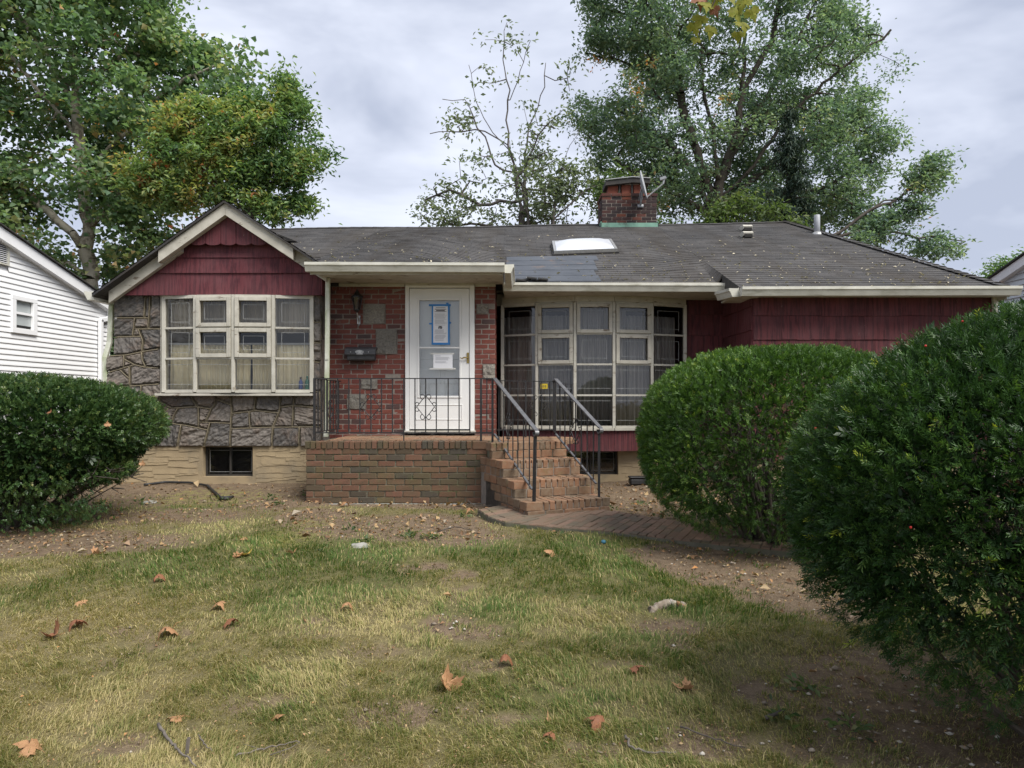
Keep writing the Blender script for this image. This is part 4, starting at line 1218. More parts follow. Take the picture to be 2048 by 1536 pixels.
fm.build("lantern_cage", M['iron'], ltn)
sc = MB()
sc.tube([(lx, ly, lz(478)), (lx+.003, ly+.02, lz(500)), (lx+.006, ly+.06, lz(520)), (lx+.004, DB-.03, lz(540)), (lx+.002, DB-.02, lz(565)), (lx, DB-.035, lz(580))], [.010,.009,.012,.012,.010,.006], 8)
sc.obox((lx, DB-.02, lz(530)), (.022,0,0), (0,.012,0), (0,0,.06))
sc.build("bracket", M['silver'], ltn)

# --- chimney
DC = 14.45
chx0, chx1, chz1 = PX(1204, DC), PX(1314, DC), PZ(386, DC)
chz0 = 4.55
chm = MB().box(chx0+.008, chx1-.008, DC+.008, DC+.7, chz0, chz1-.012).build("chimney", M['mortar'], house)
nCh = 12; Hc = .0705; zc0 = chz1 - nCh*Hc
brick_wall(chm, (chx0, DC), 0, chx1-chx0, zc0, nCh-1, 'brick_chim', depth=.08, H=Hc)
brick_wall(chm, (chx0, DC+.7), -math.pi/2, .7-.08, zc0, nCh-1, 'brick_chim', depth=.08, H=Hc)
brick_wall(chm, (chx0-.018, DC-.018), 0, chx1-chx0+.036, chz1-Hc, 1, 'brick_chim', depth=.09, H=Hc)
brick_wall(chm, (chx0-.018, DC+.7), -math.pi/2, .62, chz1-Hc, 1, 'brick_chim', depth=.09, H=Hc)
fl = MB()
zf = PZ(458, DC)
for (a, b, c, d) in ((chx0-.03, chx1+.03, DC-.02, DC-.008),):
    fl.box(a, b, c, d, zf-.06, PZ(446, DC))
fl.box(chx0-.028, chx0-.014, DC-.02, DC+.5, zf-.02, PZ(446, DC)+.03).box(chx1+.014, chx1+.028, DC-.02, DC+.5, zf-.02, PZ(446, DC)+.03)
fl.obox(((chx0+chx1)/2, DC-.11, zf-.055), ((chx1-chx0)/2+.08,0,0), (0,.1,.04), (0,0,.004))
fl.build("chimney_flashing", M['copper'], chm)
for k, (p, q) in enumerate(((1216.5,1236.5),(1243,1262),(1267,1287))):
    a, b = PX(p, 14.6), PX(q, 14.6)
    MB().box(a, b, 14.6, 14.95, chz1-.02, PZ(370.5-2*k*.4, 14.6)).build("clay_flue", M['clay'], chm, bevel=.01)
    MB().box(a-.02, b+.02, 14.585, 14.97, PZ(370.5-2*k*.4, 14.6), PZ(366-2*k*.4, 14.6)).build("flue_rim", M['white'], chm)
cp = MB()
za_, zb_ = PZ(361.5, 14.5), PZ(355.5, 14.5)
def slope_box(xa, xb, za, zb2, h, y0, y1):
    cp.add([(xa,y0,za-h),(xb,y0,zb2-h),(xb,y0,zb2),(xa,y0,za),(xa,y1,za-h),(xb,y1,zb2-h),(xb,y1,zb2),(xa,y1,za)], [(0,1,2,3),(7,6,5,4),(0,4,5,1),(3,2,6,7),(0,3,7,4),(1,5,6,2)])
slope_box(PX(1211,14.5), PX(1265,14.5), za_, zb_, .10, 14.48, 15.0)
slope_box(PX(1265,14.5), PX(1300,14.5), zb_, PZ(357,14.5), .10, 14.48, 15.0)
for p in (1240, 1265, 1290):
    cp.bar((PX(p,14.5), 14.56, chz1-.02), (PX(p,14.5), 14.56, za_-.05), .03, .02)
cp.build("flue_cover", M['dark_edge'], chm)
ce = MB().bar((PX(1210,14.46), 14.47, za_+.012), (PX(1265,14.46), 14.47, zb_+.012), .03, .014).bar((PX(1265,14.46), 14.47, zb_+.012), (PX(1301,14.46), 14.47, PZ(357,14.46)+.012), .03, .014)
ce.build("cover_edge", M['silver'], chm)

# satellite dish, seen nearly edge on
ds = empty("satellite_dish", P(1281, 412, DC-.02), "grey satellite dish seen edge-on, fixed to the chimney face", "satellite dish")
cD = P(1288.5, 369, DC-.35); axis = Vector((.95, -.30, .22)).normalized()
u_ = axis.cross(Vector((0,0,1))).normalized(); v_ = u_.cross(axis)
dv = []; df = []; R_ = 7; NS = 20
for i in range(R_+1):
    r = i/R_
    for k in range(NS):
        a = 2*math.pi*k/NS
        dv.append(cD + u_*(.25*r*math.cos(a)) + v_*(.285*r*math.sin(a)) + axis*(.055*r*r-.055))
for i in range(R_):
    for k in range(NS):
        k2 = (k+1) % NS; df.append((i*NS+k, i*NS+k2, (i+1)*NS+k2, (i+1)*NS+k))
dd = MB().add(dv, df).build("reflector", M['dish'], ds, True)
sm = dd.modifiers.new("thickness", 'SOLIDIFY'); sm.thickness = .012
ms = MB()
ms.tube([P(1281, 410, DC-.03), P(1283, 395, DC-.08), P(1285.5, 378, DC-.25), cD-axis*.06], .022, 8)
ms.tube([P(1277.5, 402, DC-.03), P(1281, 385, DC-.12), cD-axis*.05-Vector((0,0,.06))], .014, 6)
ms.obox(P(1281, 412, DC-.015), (.06,0,0), (0,.012,0), (0,0,.03))
ms.build("mast", M['dish'], ds, True)
am = MB()
low = cD - v_*.26 + axis*.01
tipb = cD + axis*.36 - v_*.10
am.tube([low, low.lerp(tipb, .5), tipb], .015, 6).tube([tipb, tipb+Vector((.03,0,.12))], .018, 6)
am.obox(tipb+Vector((.0,0,.11)), axis*.06, u_*.03, v_*.028)
am.build("feed_arm", M['silver'], ds)

# --- skylight, roof vents, pipe
def on_mid(px, py):
    k = (HY-py)/F; d = 11
    for _ in range(30):
        x = (px-1024)*d/F; zz = roof_z(x, d, 1); d = d + ((HC + k*d) - zz)/( (ridge_z(x)-ZM)/(DRG-YM) - k)
    return Vector(((px-1024)*d/F, d, HC + k*d))
a_, b_, c_, d_ = on_mid(1108, 512), on_mid(1230, 507), on_mid(1222, 489), on_mid(1104, 491)
b_.x = max(b_.x, c_.x); sky_n = (b_-a_).cross(d_-a_).normalized()
skl = empty("skylight_parent", a_, None, None) if False else None
def quad_ring(pts, h0, h1, ins0, ins1):
    c = sum(pts, Vector())/4; m_ = MB()
    o0 = [p + sky_n*h0 for p in pts]; o1 = [p + sky_n*h1 for p in pts]; i1 = [p.lerp(c, ins1) + sky_n*h1 for p in pts]; i0 = [p.lerp(c, ins1) + sky_n*h0 for p in pts]
    v = o0+o1+i1+i0; f = []
    for i in range(4):
        j = (i+1) % 4; f += [(i, j, 4+j, 4+i), (4+i, 4+j, 8+j, 8+i), (8+i, 8+j, 12+j, 12+i)]
    return m_.add(v, f)
pts4 = [a_, b_, b_ + (d_-a_), d_]
sk = quad_ring(pts4, -.03, .085, 0, .07).build("skylight", M['silver'], house)
quad_ring([p + (p-sum(pts4, Vector())/4)*.05 for p in pts4], -.01, .035, 0, .1).build("skylight_curb", M['dark_edge'], sk)
dm_v = []; dm_f = []; NG = 10
for i in range(NG+1):
    for j in range(NG+1):
        s, t = i/NG, j/NG; p = pts4[0].lerp(pts4[1], .04+.92*s).lerp(pts4[3].lerp(pts4[2], .04+.92*s), .04+.92*t)
        dm_v.append(p + sky_n*(.08 + .085*(1-(2*s-1)**4)*(1-(2*t-1)**4)*.9))
for i in range(NG):
    for j in range(NG):
        k = i*(NG+1)+j; dm_f.append((k, k+NG+1, k+NG+2, k+1))
MB().add(dm_v, dm_f).build("skylight_dome", M['dome'], sk, True)
MB().add([p + sky_n*.05 for p in pts4], [(0,1,2,3)]).build("skylight_pane", M['shade_pane'], sk)
def wing_pt(px, py):
    k = (HY-py)/F; d = 12
    for _ in range(30):
        x = (px-1024)*d/F; zz = ZW + (ridge_z(x)-ZW)*(d-YW)/(DRG-YW); d = d + ((HC+k*d)-zz)/((ridge_z(x)-ZW)/(DRG-YW)-k)
    return Vector(((px-1024)*d/F, d, HC+k*d))
for k, (px, py) in enumerate(((1494, 475), (1493, 461.5))):
    p = wing_pt(px, py)
    v = MB()
    yzprism(v, p.x-.09, p.x+.09, [(p.y-.08, p.z+.02), (p.y-.10, p.z+.07), (p.y-.03, p.z+.11), (p.y+.16, p.z+.10), (p.y+.16, p.z)])
    vo = v.build("roof_vent", M['white'], house)
    yzprism(MB(), p.x-.075, p.x+.075, [(p.y-.093, p.z-.01), (p.y-.096, p.z+.045), (p.y+.05, p.z+.045), (p.y+.05, p.z-.01)]).build("vent_mouth", M['black_gap'], vo)
    MB().obox((p.x, p.y+.02, p.z+.005), (.16,0,0), (0,.17,.065), (0,0,.004)).build("vent_flange", M['dark_edge'], vo)
p = wing_pt(1634, 466)
vp = MB().lathe((p.x, p.y, p.z-.1), [(.055,0),(.055,.44),(.05,.445),(.045,.40)], 14).build("vent_pipe", M['dish'], house, True)
MB().lathe((p.x, p.y, p.z-.08), [(.17,0),(.10,.07),(.062,.10)], 14).build("pipe_collar", M['silver'], vp, True)

# ------------------------------------------------------------------ stoop and steps
stoop = empty("brick_stoop", (-1.0, 9.2, 0), "raised brick entrance stoop with moss-stained front wall under the door", "stoop")
XF0, XF1, YF = PX(611, 8.6), PX(976, 8.6), 8.6
ang = math.radians(23)
nD = Vector((math.sin(ang), -math.cos(ang), 0)); eD = Vector((math.cos(ang), math.sin(ang), 0))
c4 = Vector((.62, 7.50, 0)); TR = .34; RH = .1875
cstep = [c4 - nD*TR*(3-k) for k in range(4)]       # front-edge centres, top landing first
HWs = .50
tl = cstep[0] - eD*(HWs-.02); trr = cstep[0] + eD*HWs
core = MB().box(XF0+.012, XF1-.012, YF+.012, 10.0, -.15, ST-.03)
core.flat([(XF1-.013, 8.62), (tl.x+.01, tl.y+.02), (trr.x-.012, trr.y+.01), (trr.x-.012, 9.75), (XF1-.013, 10.0)], -.15, ST-.031)
core.build("stoop_core", M['mortar_dark'], stoop)
nf = 9; Hf = (ST-.085+.01)/nf
brick_wall(stoop, (XF0, YF), 0, XF1-XF0, -.01, nf, 'brick_stoop', L_=.219, H=Hf, J=.012, depth=.09)
brick_wall(stoop, (XF0, 10.0), -math.pi/2, 1.4-.09, -.01, nf, 'brick_stoop', L_=.219, H=Hf, J=.012, depth=.09)
brick_wall(stoop, (XF1, YF+.09), math.pi/2, .5, -.01, nf, 'brick_stoop', L_=.219, H=Hf, J=.012, depth=.09)
# rowlock course along the edge
x = XF0-.012
while x < XF1-.05:
    w = .0685
    if x > XF1-.22: w = XF1+.006-x
    piece("brick", brick_mesh('brick_stoop'), stoop, (x+w/2, YF+.088, ST-.045+random.uniform(-.003,.003)), (w-.011, .20, .09), 0, random.uniform(-.012,.012))
    x += w
# paving of the platform
pv = MB().flat([(XF0+.19, YF+.19), (XF1, YF+.19), (tl.x+.05, tl.y+.2), (trr.x-.1, trr.y+.15), (trr.x-.05, 9.72), (XB1+.02, 9.72), (XB1, 9.999), (XF0+.19, 9.999)], ST-.05, ST-.012).build("platform_bed", M['mortar_dark'], stoop)
yy = YF+.2; row = 0
while yy < 9.95:
    x = XF0+.2 - (.11 if row % 2 else 0)
    while x < .62:
        xa, xb = max(x, XF0+.2), x+.21
        ylim = 9.98 if xb < XB1 else 9.72
        ymin = YF+.19 if xb < XF1+.05 else cstep[0].y + (xa-cstep[0].x)*math.tan(ang) + .24
        if xb-xa > .05 and yy > ymin-.05 and yy+.1 < ylim+.06:
            piece("paver", brick_mesh('brick_step'), pv, ((xa+xb)/2, yy+.05, ST-.022+random.uniform(-.002,.002)), (xb-xa-.009, .093, .05))
        x += .219
    yy += .102; row += 1

steps = MB()
# steps body
for k in range(1, 4):
    c = cstep[k]; top = ST - k*RH
    a = c - eD*HWs; b = c + eD*HWs; back = -nD*.9
    pl = [a - nD*.012 + eD*.012, b - nD*.012 - eD*.012, b - eD*.012 + back, a + eD*.012 + back]
    steps.flat([(q.x, q.y) for q in pl], -.15, top-.03-.001*k)
stp = steps.build("steps", M['mortar'], stoop)
for k in range(4):
    c = cstep[k]; top = ST - k*RH
    # rowlock tread nosing
    s = -HWs - .01; tread = .20 if k else .2
    while s < HWs-.005:
        w = .071
        if k == 1 and s < -HWs+.05: w = .16
        if k == 3 and s < -HWs+.05: w = .20
        if k == 2 and s < -HWs+.05: w = .18
        if HWs - s - w < .04: w = HWs + .01 - s
        for row_ in ((0,) if k == 0 else (0, 1)):
            m_ = c + eD*(s+w/2) - nD*(.095 + row_*.19)
            if row_ == 1: w_ = w
            piece("brick", brick_mesh('brick_step'), stp, (m_.x, m_.y, top-.045+random.uniform(-.004,.004)), (w-.010, .185, .09), ang+random.uniform(-.012,.012), random.uniform(-.012,.012), random.uniform(-.01,.01))
        s += w
    # left flank under the nosing and riser course
    rz0 = top - RH
    hh = RH-.09
    a = c - eD*HWs
    brick_wall(stp, (a.x + nD.x*-.012, a.y + nD.y*-.012), ang, 2*HWs, rz0, 1, 'brick_step', L_=.219 if k % 2 else .16, H=hh, J=.013, depth=.09, out=.012)
    if k:
        f0 = a - nD*.75
        fl_ang = math.atan2((a-f0).y, (a-f0).x)
        brick_wall(stp, (f0.x + eD.x*.006, f0.y + eD.y*.006), fl_ang, .64, rz0, 1, 'brick_step', L_=.17, H=hh, J=.014, depth=.08)
        for q in range(3):
            m_ = a + eD*.045 - nD*(.45+.2*q)
            piece("brick", brick_mesh('brick_step'), stp, (m_.x, m_.y, top-.045), (.185, .085, .085), ang+math.pi/2)
MB().box(XF0+.02, XF1-.01, YF-.045, YF+.1, -.16, -.012).build("footing", M['concrete'], stoop, bevel=.01)

# ------------------------------------------------------------------ railings
TRZ = PZ(757, 8.66)
def scroll(m_, c, u, s=1.0, r=.005):
    """four C-scrolls round an upright: c centre, u horizontal direction"""
    for sx in (-1, 1):
        for sz in (-1, 1):
            pts = []
            for k in range(22):
                t = k/21
                if t < .45:
                    q = t/.45; x_ = .012 + .085*q; z_ = .115 - .105*q**1.1
                    if False: pass
                else:
                    q = (t-.45)/.55; a = -math.pi*.1 + q*1.5*math.pi
                    x_ = .097 + .022*math.sin(a) + .004; z_ = .028 - .022*math.cos(a)*1.0 + .004*q
                pts.append(c + u*(sx*x_*s) + Vector((0,0,sz*z_*s)))
            m_.tube(pts, r, 5)
            pts = []
            for k in range(12):
                a = k/11*1.45*math.pi
                pts.append(c + u*(sx*(.036 - .026*math.cos(a))*s) + Vector((0,0,sz*(.118 + .030*math.sin(a))*s)))
            m_.tube(pts, r, 5)
rl1 = empty("iron_railing", (XF0+.1, 8.66, ST), "black iron railing along the front and side edge of the stoop", "railing")
yr_ = 8.66; fx0, fx1 = PX(629, yr_), PX(986, yr_)
tr = MB().bar((fx0-.01, yr_, TRZ), (fx1+.03, yr_, TRZ), .03, .012).bar((fx0, yr_, TRZ), (fx0, 9.95, TRZ), .03, .012)
tr.build("top_rail", M['iron'], rl1)
ZBR = ST+.105
MB().bar((fx0, yr_, ZBR), (PX(807, yr_), yr_, ZBR), .014, .014).bar((PX(962, yr_), yr_, ZBR), (fx1, yr_, ZBR), .02, .02).bar((fx0, yr_+.012, ZBR+.001), (fx0, 9.95, ZBR+.001), .014, .014).build("bottom_rail", M['iron'], rl1)
MB().bar((PX(807, yr_), yr_, ZBR), (PX(962, yr_), yr_, ZBR), .014, .014).build("bottom_rail", M['iron'], rl1)
for px_, w in ((629,.028), (962,.026), (985,.026)):
    MB().bar((PX(px_,yr_), yr_, ST-.01), (PX(px_,yr_), yr_, TRZ), w).build("post", M['iron'], rl1)
for zx in (205, 290, 375, 460, 545, 627, 710, 797, 883, 965, 1047, 1138, 1222, 1305, 1435):
    px_ = 600 + zx/3.84
    z0 = ST if zx == 797 else ZBR
    o_ = MB().bar((PX(px_,yr_), yr_, z0), (PX(px_,yr_), yr_, TRZ), .013).build("baluster", M['iron'], rl1)
    if zx in (545, 965):
        s_ = MB(); scroll(s_, Vector((PX(px_,yr_), yr_, PZ(500+1205/3.84, yr_))), Vector((1,0,0)), 1.05)
        s_.build("scroll", M['iron'], rl1, True)
for k in range(8):
    y_ = yr_ + .16 + k*.15
    MB().bar((fx0, y_, ZBR), (fx0, y_, TRZ), .013).build("baluster", M['iron'], rl1)
s_ = MB(); scroll(s_, Vector((fx0, 9.4, ST+.35)), Vector((0,1,0)), 1.05); s_.build("scroll", M['iron'], rl1, True)

def stair_rail(name_label, top, newel_base, newel_top, slots, sc_at, flat_from=None):
    base = Vector(newel_base)
    r = empty("stair_railing", base, name_label, "railing")
    T = Vector(top); E = Vector(newel_top)
    dirv = (E-T).normalized()
    hr = MB().bar(T - dirv*.01, E, .05, .014)
    # lamb's tongue curl
    side = Vector((dirv.x, dirv.y, 0)).normalized(); pts = []
    for k in range(12):
        a = k/11*1.6*math.pi
        pts.append(E + side*(.032*math.sin(a)) + Vector((0,0,-.032+.032*math.cos(a))))
    for p_, q_ in zip(pts, pts[1:]): hr.bar(p_, q_, .045, .01)
    hr.build("handrail", M['handrail'], r)
    MB().bar(base, E + Vector((0,0,-.03)) - side*.02, .028).build("newel_post", M['iron'], r)
    # lower stringer rail parallel to the handrail
    bt = Vector((T.x, T.y, ST+.09)); be = bt + (E-T); kf = .92
    be = bt.lerp(be, kf)
    MB().bar(bt, be, .024, .014).build("bottom_rail", M['handrail'], r)
    for i, f_ in enumerate(slots):
        p_ = bt.lerp(bt + (E-T), f_); q_ = T.lerp(E, f_)
        MB().bar(p_, q_, .013).build("baluster", M['iron'], r)
        if i == sc_at:
            s2 = MB(); scroll(s2, (p_+q_)/2 + Vector((0,0,-.02)), side, 1.0); s2.build("scroll", M['iron'], r, True)
    if flat_from is not None:
        A = Vector(flat_from)
        C_ = Vector((T.x+.02, A.y, T.z))
        MB().bar(A, C_, .026, .012).bar(C_, T, .026, .012).build("top_rail", M['iron'], r)
        lb = ST+.10
        MB().bar((A.x, A.y, lb), (C_.x, A.y, lb), .016).bar((C_.x, A.y, lb), (T.x, T.y, lb), .016).build("bottom_rail", M['iron'], r)
        nb = 7
        for i in range(nb):
            xx = A.x + (C_.x-A.x)*(i+.6)/nb
            MB().bar((xx, A.y, lb if i != 3 else ST-.02), (xx, A.y, T.z), .013 if i != 3 else .022).build("baluster", M['iron'], r)
            if i == 4:
                s2 = MB(); scroll(s2, Vector((xx+.06, A.y, (lb+T.z)/2)), Vector((1,0,0)), .95); s2.build("scroll", M['iron'], r, True)
        for i in range(5):
            f_ = (i+.7)/5.2
            p_ = C_.lerp(T, f_); MB().bar((p_.x, p_.y, lb), p_, .013).build("baluster", M['iron'], r)
    return r
nl = P(1068, 1003, 7.4); nlt = P(1072, 860, 7.4)
stair_rail("sloping iron stair rail with curled end on the door side of the steps", (fx1+.02, yr_, TRZ), (nl.x, nl.y, ST-3*RH-.01), nlt, (.12, .24, .36, .48, .60, .73, .86), 2)
nr = P(1198, 994, 7.74); nrt = P(1200, 855, 7.74)
stair_rail("sloping iron stair rail with curled end on the yew side of the steps", P(1112, 759, 8.62), (nr.x, nr.y, ST-3*RH-.01), nrt, (.1, .22, .34, .47, .60, .73, .86), 3, flat_from=(XB1+.03, 9.62, TRZ))

# ------------------------------------------------------------------ brick path
ppts = [(955,1030),(975,1042),(1010,1052),(1060,1058),(1120,1062),(1190,1067),(1250,1073),(1310,1081),(1370,1089),(1440,1098),(1530,1108),(1650,1122)]
outer = [Vector((*gnd(a, b), 0)) for a, b in ppts]
inner_px = [(1000,1024),(1030,1030),(1060,1036),(1095,1036),(1140,1035),(1200,1032),(1240,1036),(1290,1043),(1340,1051),(1420,1062),(1520,1074),(1650,1088)]
inner = [Vector((*gnd(a, b-2), 0)) for a, b in inner_px]
def resample(pl, n_):
    d_ = [0]
    for a, b in zip(pl, pl[1:]): d_.append(d_[-1]+(b-a).length)
    out = []
    for i in range(n_+1):
        s = d_[-1]*i/n_
        for k in range(len(pl)-1):
            if s <= d_[k+1]+1e-9:
                f_ = (s-d_[k])/(d_[k+1]-d_[k]); out.append(pl[k].lerp(pl[k+1], f_)); break
    return out
NPB = 44
oo, ii = resample(outer, NPB), resample(inner, NPB)
PZT = .015
def path_z(y): return .012 + .05*min(1, max(0, (y-6.3)/1.2))
bed = MB()
for k in range(NPB):
    q = [oo[k], oo[k+1], ii[k+1], ii[k]]
    v = [(p.x, p.y, path_z(p.y)-.012) for p in q] + [(p.x, p.y, -.3) for p in q]
    bed.add(v, [(0,1,2,3),(0,4,5,1),(2,6,7,3)])
path = bed.build("path", M['mortar_dark']); tag(path, "low curved brick path leading from the steps behind the yews", kind="structure")
def poly_brick(q, z0, top_list):
    c = sum(q, Vector())/len(q); q = [c + (p-c)*(1-.006/max(.03, (p-c).length)) for p in q]
    n_ = len(q)
    v = [(p.x, p.y, z0) for p in q] + [(p.x, p.y, t_-.006) for p, t_ in zip(q, top_list)] + [((p*.92+c*.08).x, (p*.92+c*.08).y, t_) for p, t_ in zip(q, top_list)]
    f = []
    for i in range(n_):
        j = (i+1) % n_; f += [(i, j, j+n_, i+n_), (i+n_, j+n_, j+2*n_, i+2*n_)]
    f.append(tuple(range(2*n_, 3*n_)))
    MB().add(v, f).build("brick", M['brick_path'], path)
for k in range(NPB):
    a, b, c, d = oo[k], oo[k+1], ii[k+1], ii[k]
    wid = ((a-d).length + (b-c).length)/2
    # edge brick then pavers in rows across the path
    cuts = [0, .11/wid] + [min(1, (.11 + .205*(j+1))/wid) for j in range(12)]
    cuts = [x for x in cuts if x < 1] + [1.0]
    if len(cuts) > 2 and cuts[-1]-cuts[-2] < .35*(.205/wid): cuts.pop(-2)
    if k % 2 and len(cuts) > 3: cuts = cuts[:2] + [min(1, x + .10/wid) if x < .98 else x for x in cuts[2:]]
    cuts = sorted(set(round(min(x, 1.0), 4) for x in cuts))
    for s, t in zip(cuts, cuts[1:]):
        if (t-s)*wid < .03: continue
        q = [a.lerp(d, s), b.lerp(c, s), b.lerp(c, t), a.lerp(d, t)]
        jz = random.uniform(-.005, .005)
        poly_brick(q, -.12, [path_z(p.y)+jz+random.uniform(-.002,.002) for p in q])

# ------------------------------------------------------------------ neighbouring houses
NX = -7.5
nb = empty("neighbor_house", (NX, 11, 0), "white vinyl-sided house with gable end, half out of frame beyond the bush", "house")
yc, y_near = 13.02, 5.0
def nroof(y):
    e_ = PZ(617, yc); s_ = (PZ(473, NX*F/-1024) - e_)/(yc - NX*F/-1024)
    yp_ = 9.0
    return e_ + s_*(yc-y) if y > yp_ else e_ + s_*(yc-yp_) - s_*(yp_-y)
nbw = MB().add([(NX-.03, y_near, -.3), (NX-.03, yc, -.3), (NX-.03, yc, nroof(yc)), (NX-.03, 9, nroof(9)), (NX-.03, y_near, nroof(y_near))], [(0,4,3,2,1)])
nbw.box(NX-9, NX-.03, yc-.02, yc, -.3, nroof(yc)).box(NX-9, NX-.03, y_near, y_near+.02, -.3, nroof(y_near))
nwall = nbw.build("side_wall", M['siding'], nb)
def ypx(px): return NX*F/(px-1024)
wy0, wy1 = ypx(23), ypx(70); wzz0, wzz1 = PZ(664, ypx(45)), PZ(596, ypx(45))
vy0, vy1 = ypx(-40), ypx(17); vz0, vz1 = PZ(529, ypx(5)), PZ(474, ypx(5))
ex = .082; z = -.02
while z < nroof(9)-.05:
    segs = []
    # horizontal extent under the roof line
    def yat(zz):
        lo, hi = 9.0, yc
        if zz < nroof(yc): hi2 = yc-.03
        else:
            hi2 = 9.0 + (nroof(9)-zz)/(nroof(9)-nroof(yc))*(yc-9.0)
        lo2 = y_near+.02 if zz < nroof(y_near) else 9.0 - (nroof(9)-zz)/(nroof(9)-nroof(y_near))*(9.0-y_near)
        return lo2, hi2
    a0, b0 = yat(z+.004); a1, b1 = yat(z+ex)
    spans = [(a0, b0, a1, b1)]
    for (h0, h1, q0, q1) in ((wy0, wy1, wzz0, wzz1), (vy0, vy1, vz0, vz1)):
        if z+ex > q0 and z < q1:
            ns = []
            for s in spans:
                if h0 > s[0] and h1 < s[1]:
                    ns += [(s[0], h0, s[2], h0), (h1, s[1], h1, s[3])]
                else: ns.append(s)
            spans = ns
    for (p0, q0, p1, q1) in spans:
        if q0-p0 < .05: continue
        q1 = max(q1, p1+.01)
        MB().add([(NX+.004,p0,z-.004), (NX+.004,q0,z-.004), (NX+.001,q0,z+ex*.25), (NX+.001,p0,z+ex*.25), (NX-.013,q1,z+ex), (NX-.013,p1,z+ex), (NX-.013,p0,z-.004), (NX-.013,q0,z-.004)],
                 [(0,1,2,3),(3,2,4,5),(0,6,7,1)]).build("siding_board", M['siding'], nwall)
    z += ex
rk = MB()
for (ya, yb2) in ((9.0, yc+.25), (9.0, y_near-.25)):
    za, zb2 = nroof(9), nroof(9) - abs(yb2-9)*abs(nroof(9)-nroof(yc))/(yc-9)
    rk.add([(NX+.10,ya,za+.09),(NX+.10,yb2,zb2+.09),(NX+.10,yb2,zb2-.08),(NX+.10,ya,za-.08),(NX-.02,ya,za+.09),(NX-.02,yb2,zb2+.09),(NX-.02,yb2,zb2-.08),(NX-.02,ya,za-.08)], [(0,1,2,3),(3,2,6,7),(0,4,5,1),(1,5,6,2)])
    MB().add([(NX+.14,ya,za+.10),(NX+.14,yb2,zb2+.10),(NX-9,yb2,zb2+.10),(NX-9,ya,za+.10),(NX+.14,ya,za+.115),(NX+.14,yb2,zb2+.115),(NX-9,yb2,zb2+.115),(NX-9,ya,za+.115)], [(0,1,2,3),(4,7,6,5),(0,4,5,1),(1,5,6,2)]).build("roof_slope", M['dark_edge'], nb)
rk.build("rake_board", M['siding'], nb)
# its window
nw = MB()
for (a, b, c, d) in ((wy0-.02, wy1+.02, wzz1-.05, wzz1+.02), (wy0-.02, wy1+.02, wzz0-.03, wzz0+.05)): nw.box(NX-.02, NX+.03, a, b, c, d)
for (a, b) in ((wy0-.02, wy0+.07), (wy1-.07, wy1+.02)): nw.box(NX-.02, NX+.029, a, b, wzz0+.05, wzz1-.05)
nwo = nw.build("window", M['siding'], nb, bevel=.004)
zmid = (wzz0+wzz1)/2+.02
MB().box(NX-.01, NX+.01, wy0+.07, wy1-.07, zmid-.018, zmid+.018).build("sash_rail", M['siding'], nwo)
MB().box(NX-.03, NX-.026, wy0+.07, wy1-.07, zmid+.018, wzz1-.05).build("pane", M['shade_pane'], nwo)
MB().box(NX-.022, NX-.018, wy0+.07, wy1-.07, wzz0+.10, zmid-.018).build("pane", M['shade_pane'], nwo)
MB().box(NX-.026, NX-.024, wy0+.07, wy1-.07, wzz0+.05, zmid).build("dark_gap", M['black_gap'], nwo)
# gable vent with louvres
vv = MB().box(NX-.03, NX-.02, vy0, vy1, vz0, vz1).build("gable_vent", M['black_gap'], nb)
MB().box(NX-.02, NX+.02, vy1-.03, vy1, vz0, vz1).box(NX-.02, NX+.02, vy0, vy0+.03, vz0, vz1).box(NX-.02, NX+.021, vy0+.03, vy1-.03, vz0-.0, vz0+.02).box(NX-.02, NX+.021, vy0+.03, vy1-.03, vz1-.02, vz1).build("vent_frame", M['gutter'], vv)
for k in range(14):
    zz = vz0 + (k+.5)*(vz1-vz0)/14
    MB().obox((NX-.002, (vy0+vy1)/2, zz), (.014,0,-.008), (0,(vy1-vy0)/2-.03,0), (0,0,.0025)).build("louver", M['siding'], vv)
# its downspout and corner post
cpst = MB().box(NX-.04, NX+.02, yc-.06, yc+.004, -.2, nroof(yc)-.03).build("corner_post", M['siding'], nb)
yd = ypx(196)
def nspout(path_):
    m_ = MB()
    for a, b in zip(path_, path_[1:]):
        d_ = (Vector(b)-Vector(a)).normalized(); m_.bar(Vector(a)-d_*.015, Vector(b)+d_*.015, .085, .06, up=(1,0,0))
    m_.build("downspout", M['siding'], nb, bevel=.008)
nspout([(NX+.05, yc+.15, nroof(yc)-.12), (NX+.05, yc+.1, nroof(yc)-.16), (NX+.05, yd, PZ(640, yd)), (NX+.05, yd, .0)])
MB().box(NX-.1, NX+.0, yd+.05, yc-.02, -.2, PZ(772, yd+.2)).build("foundation_wall", M['stucco'], nb)

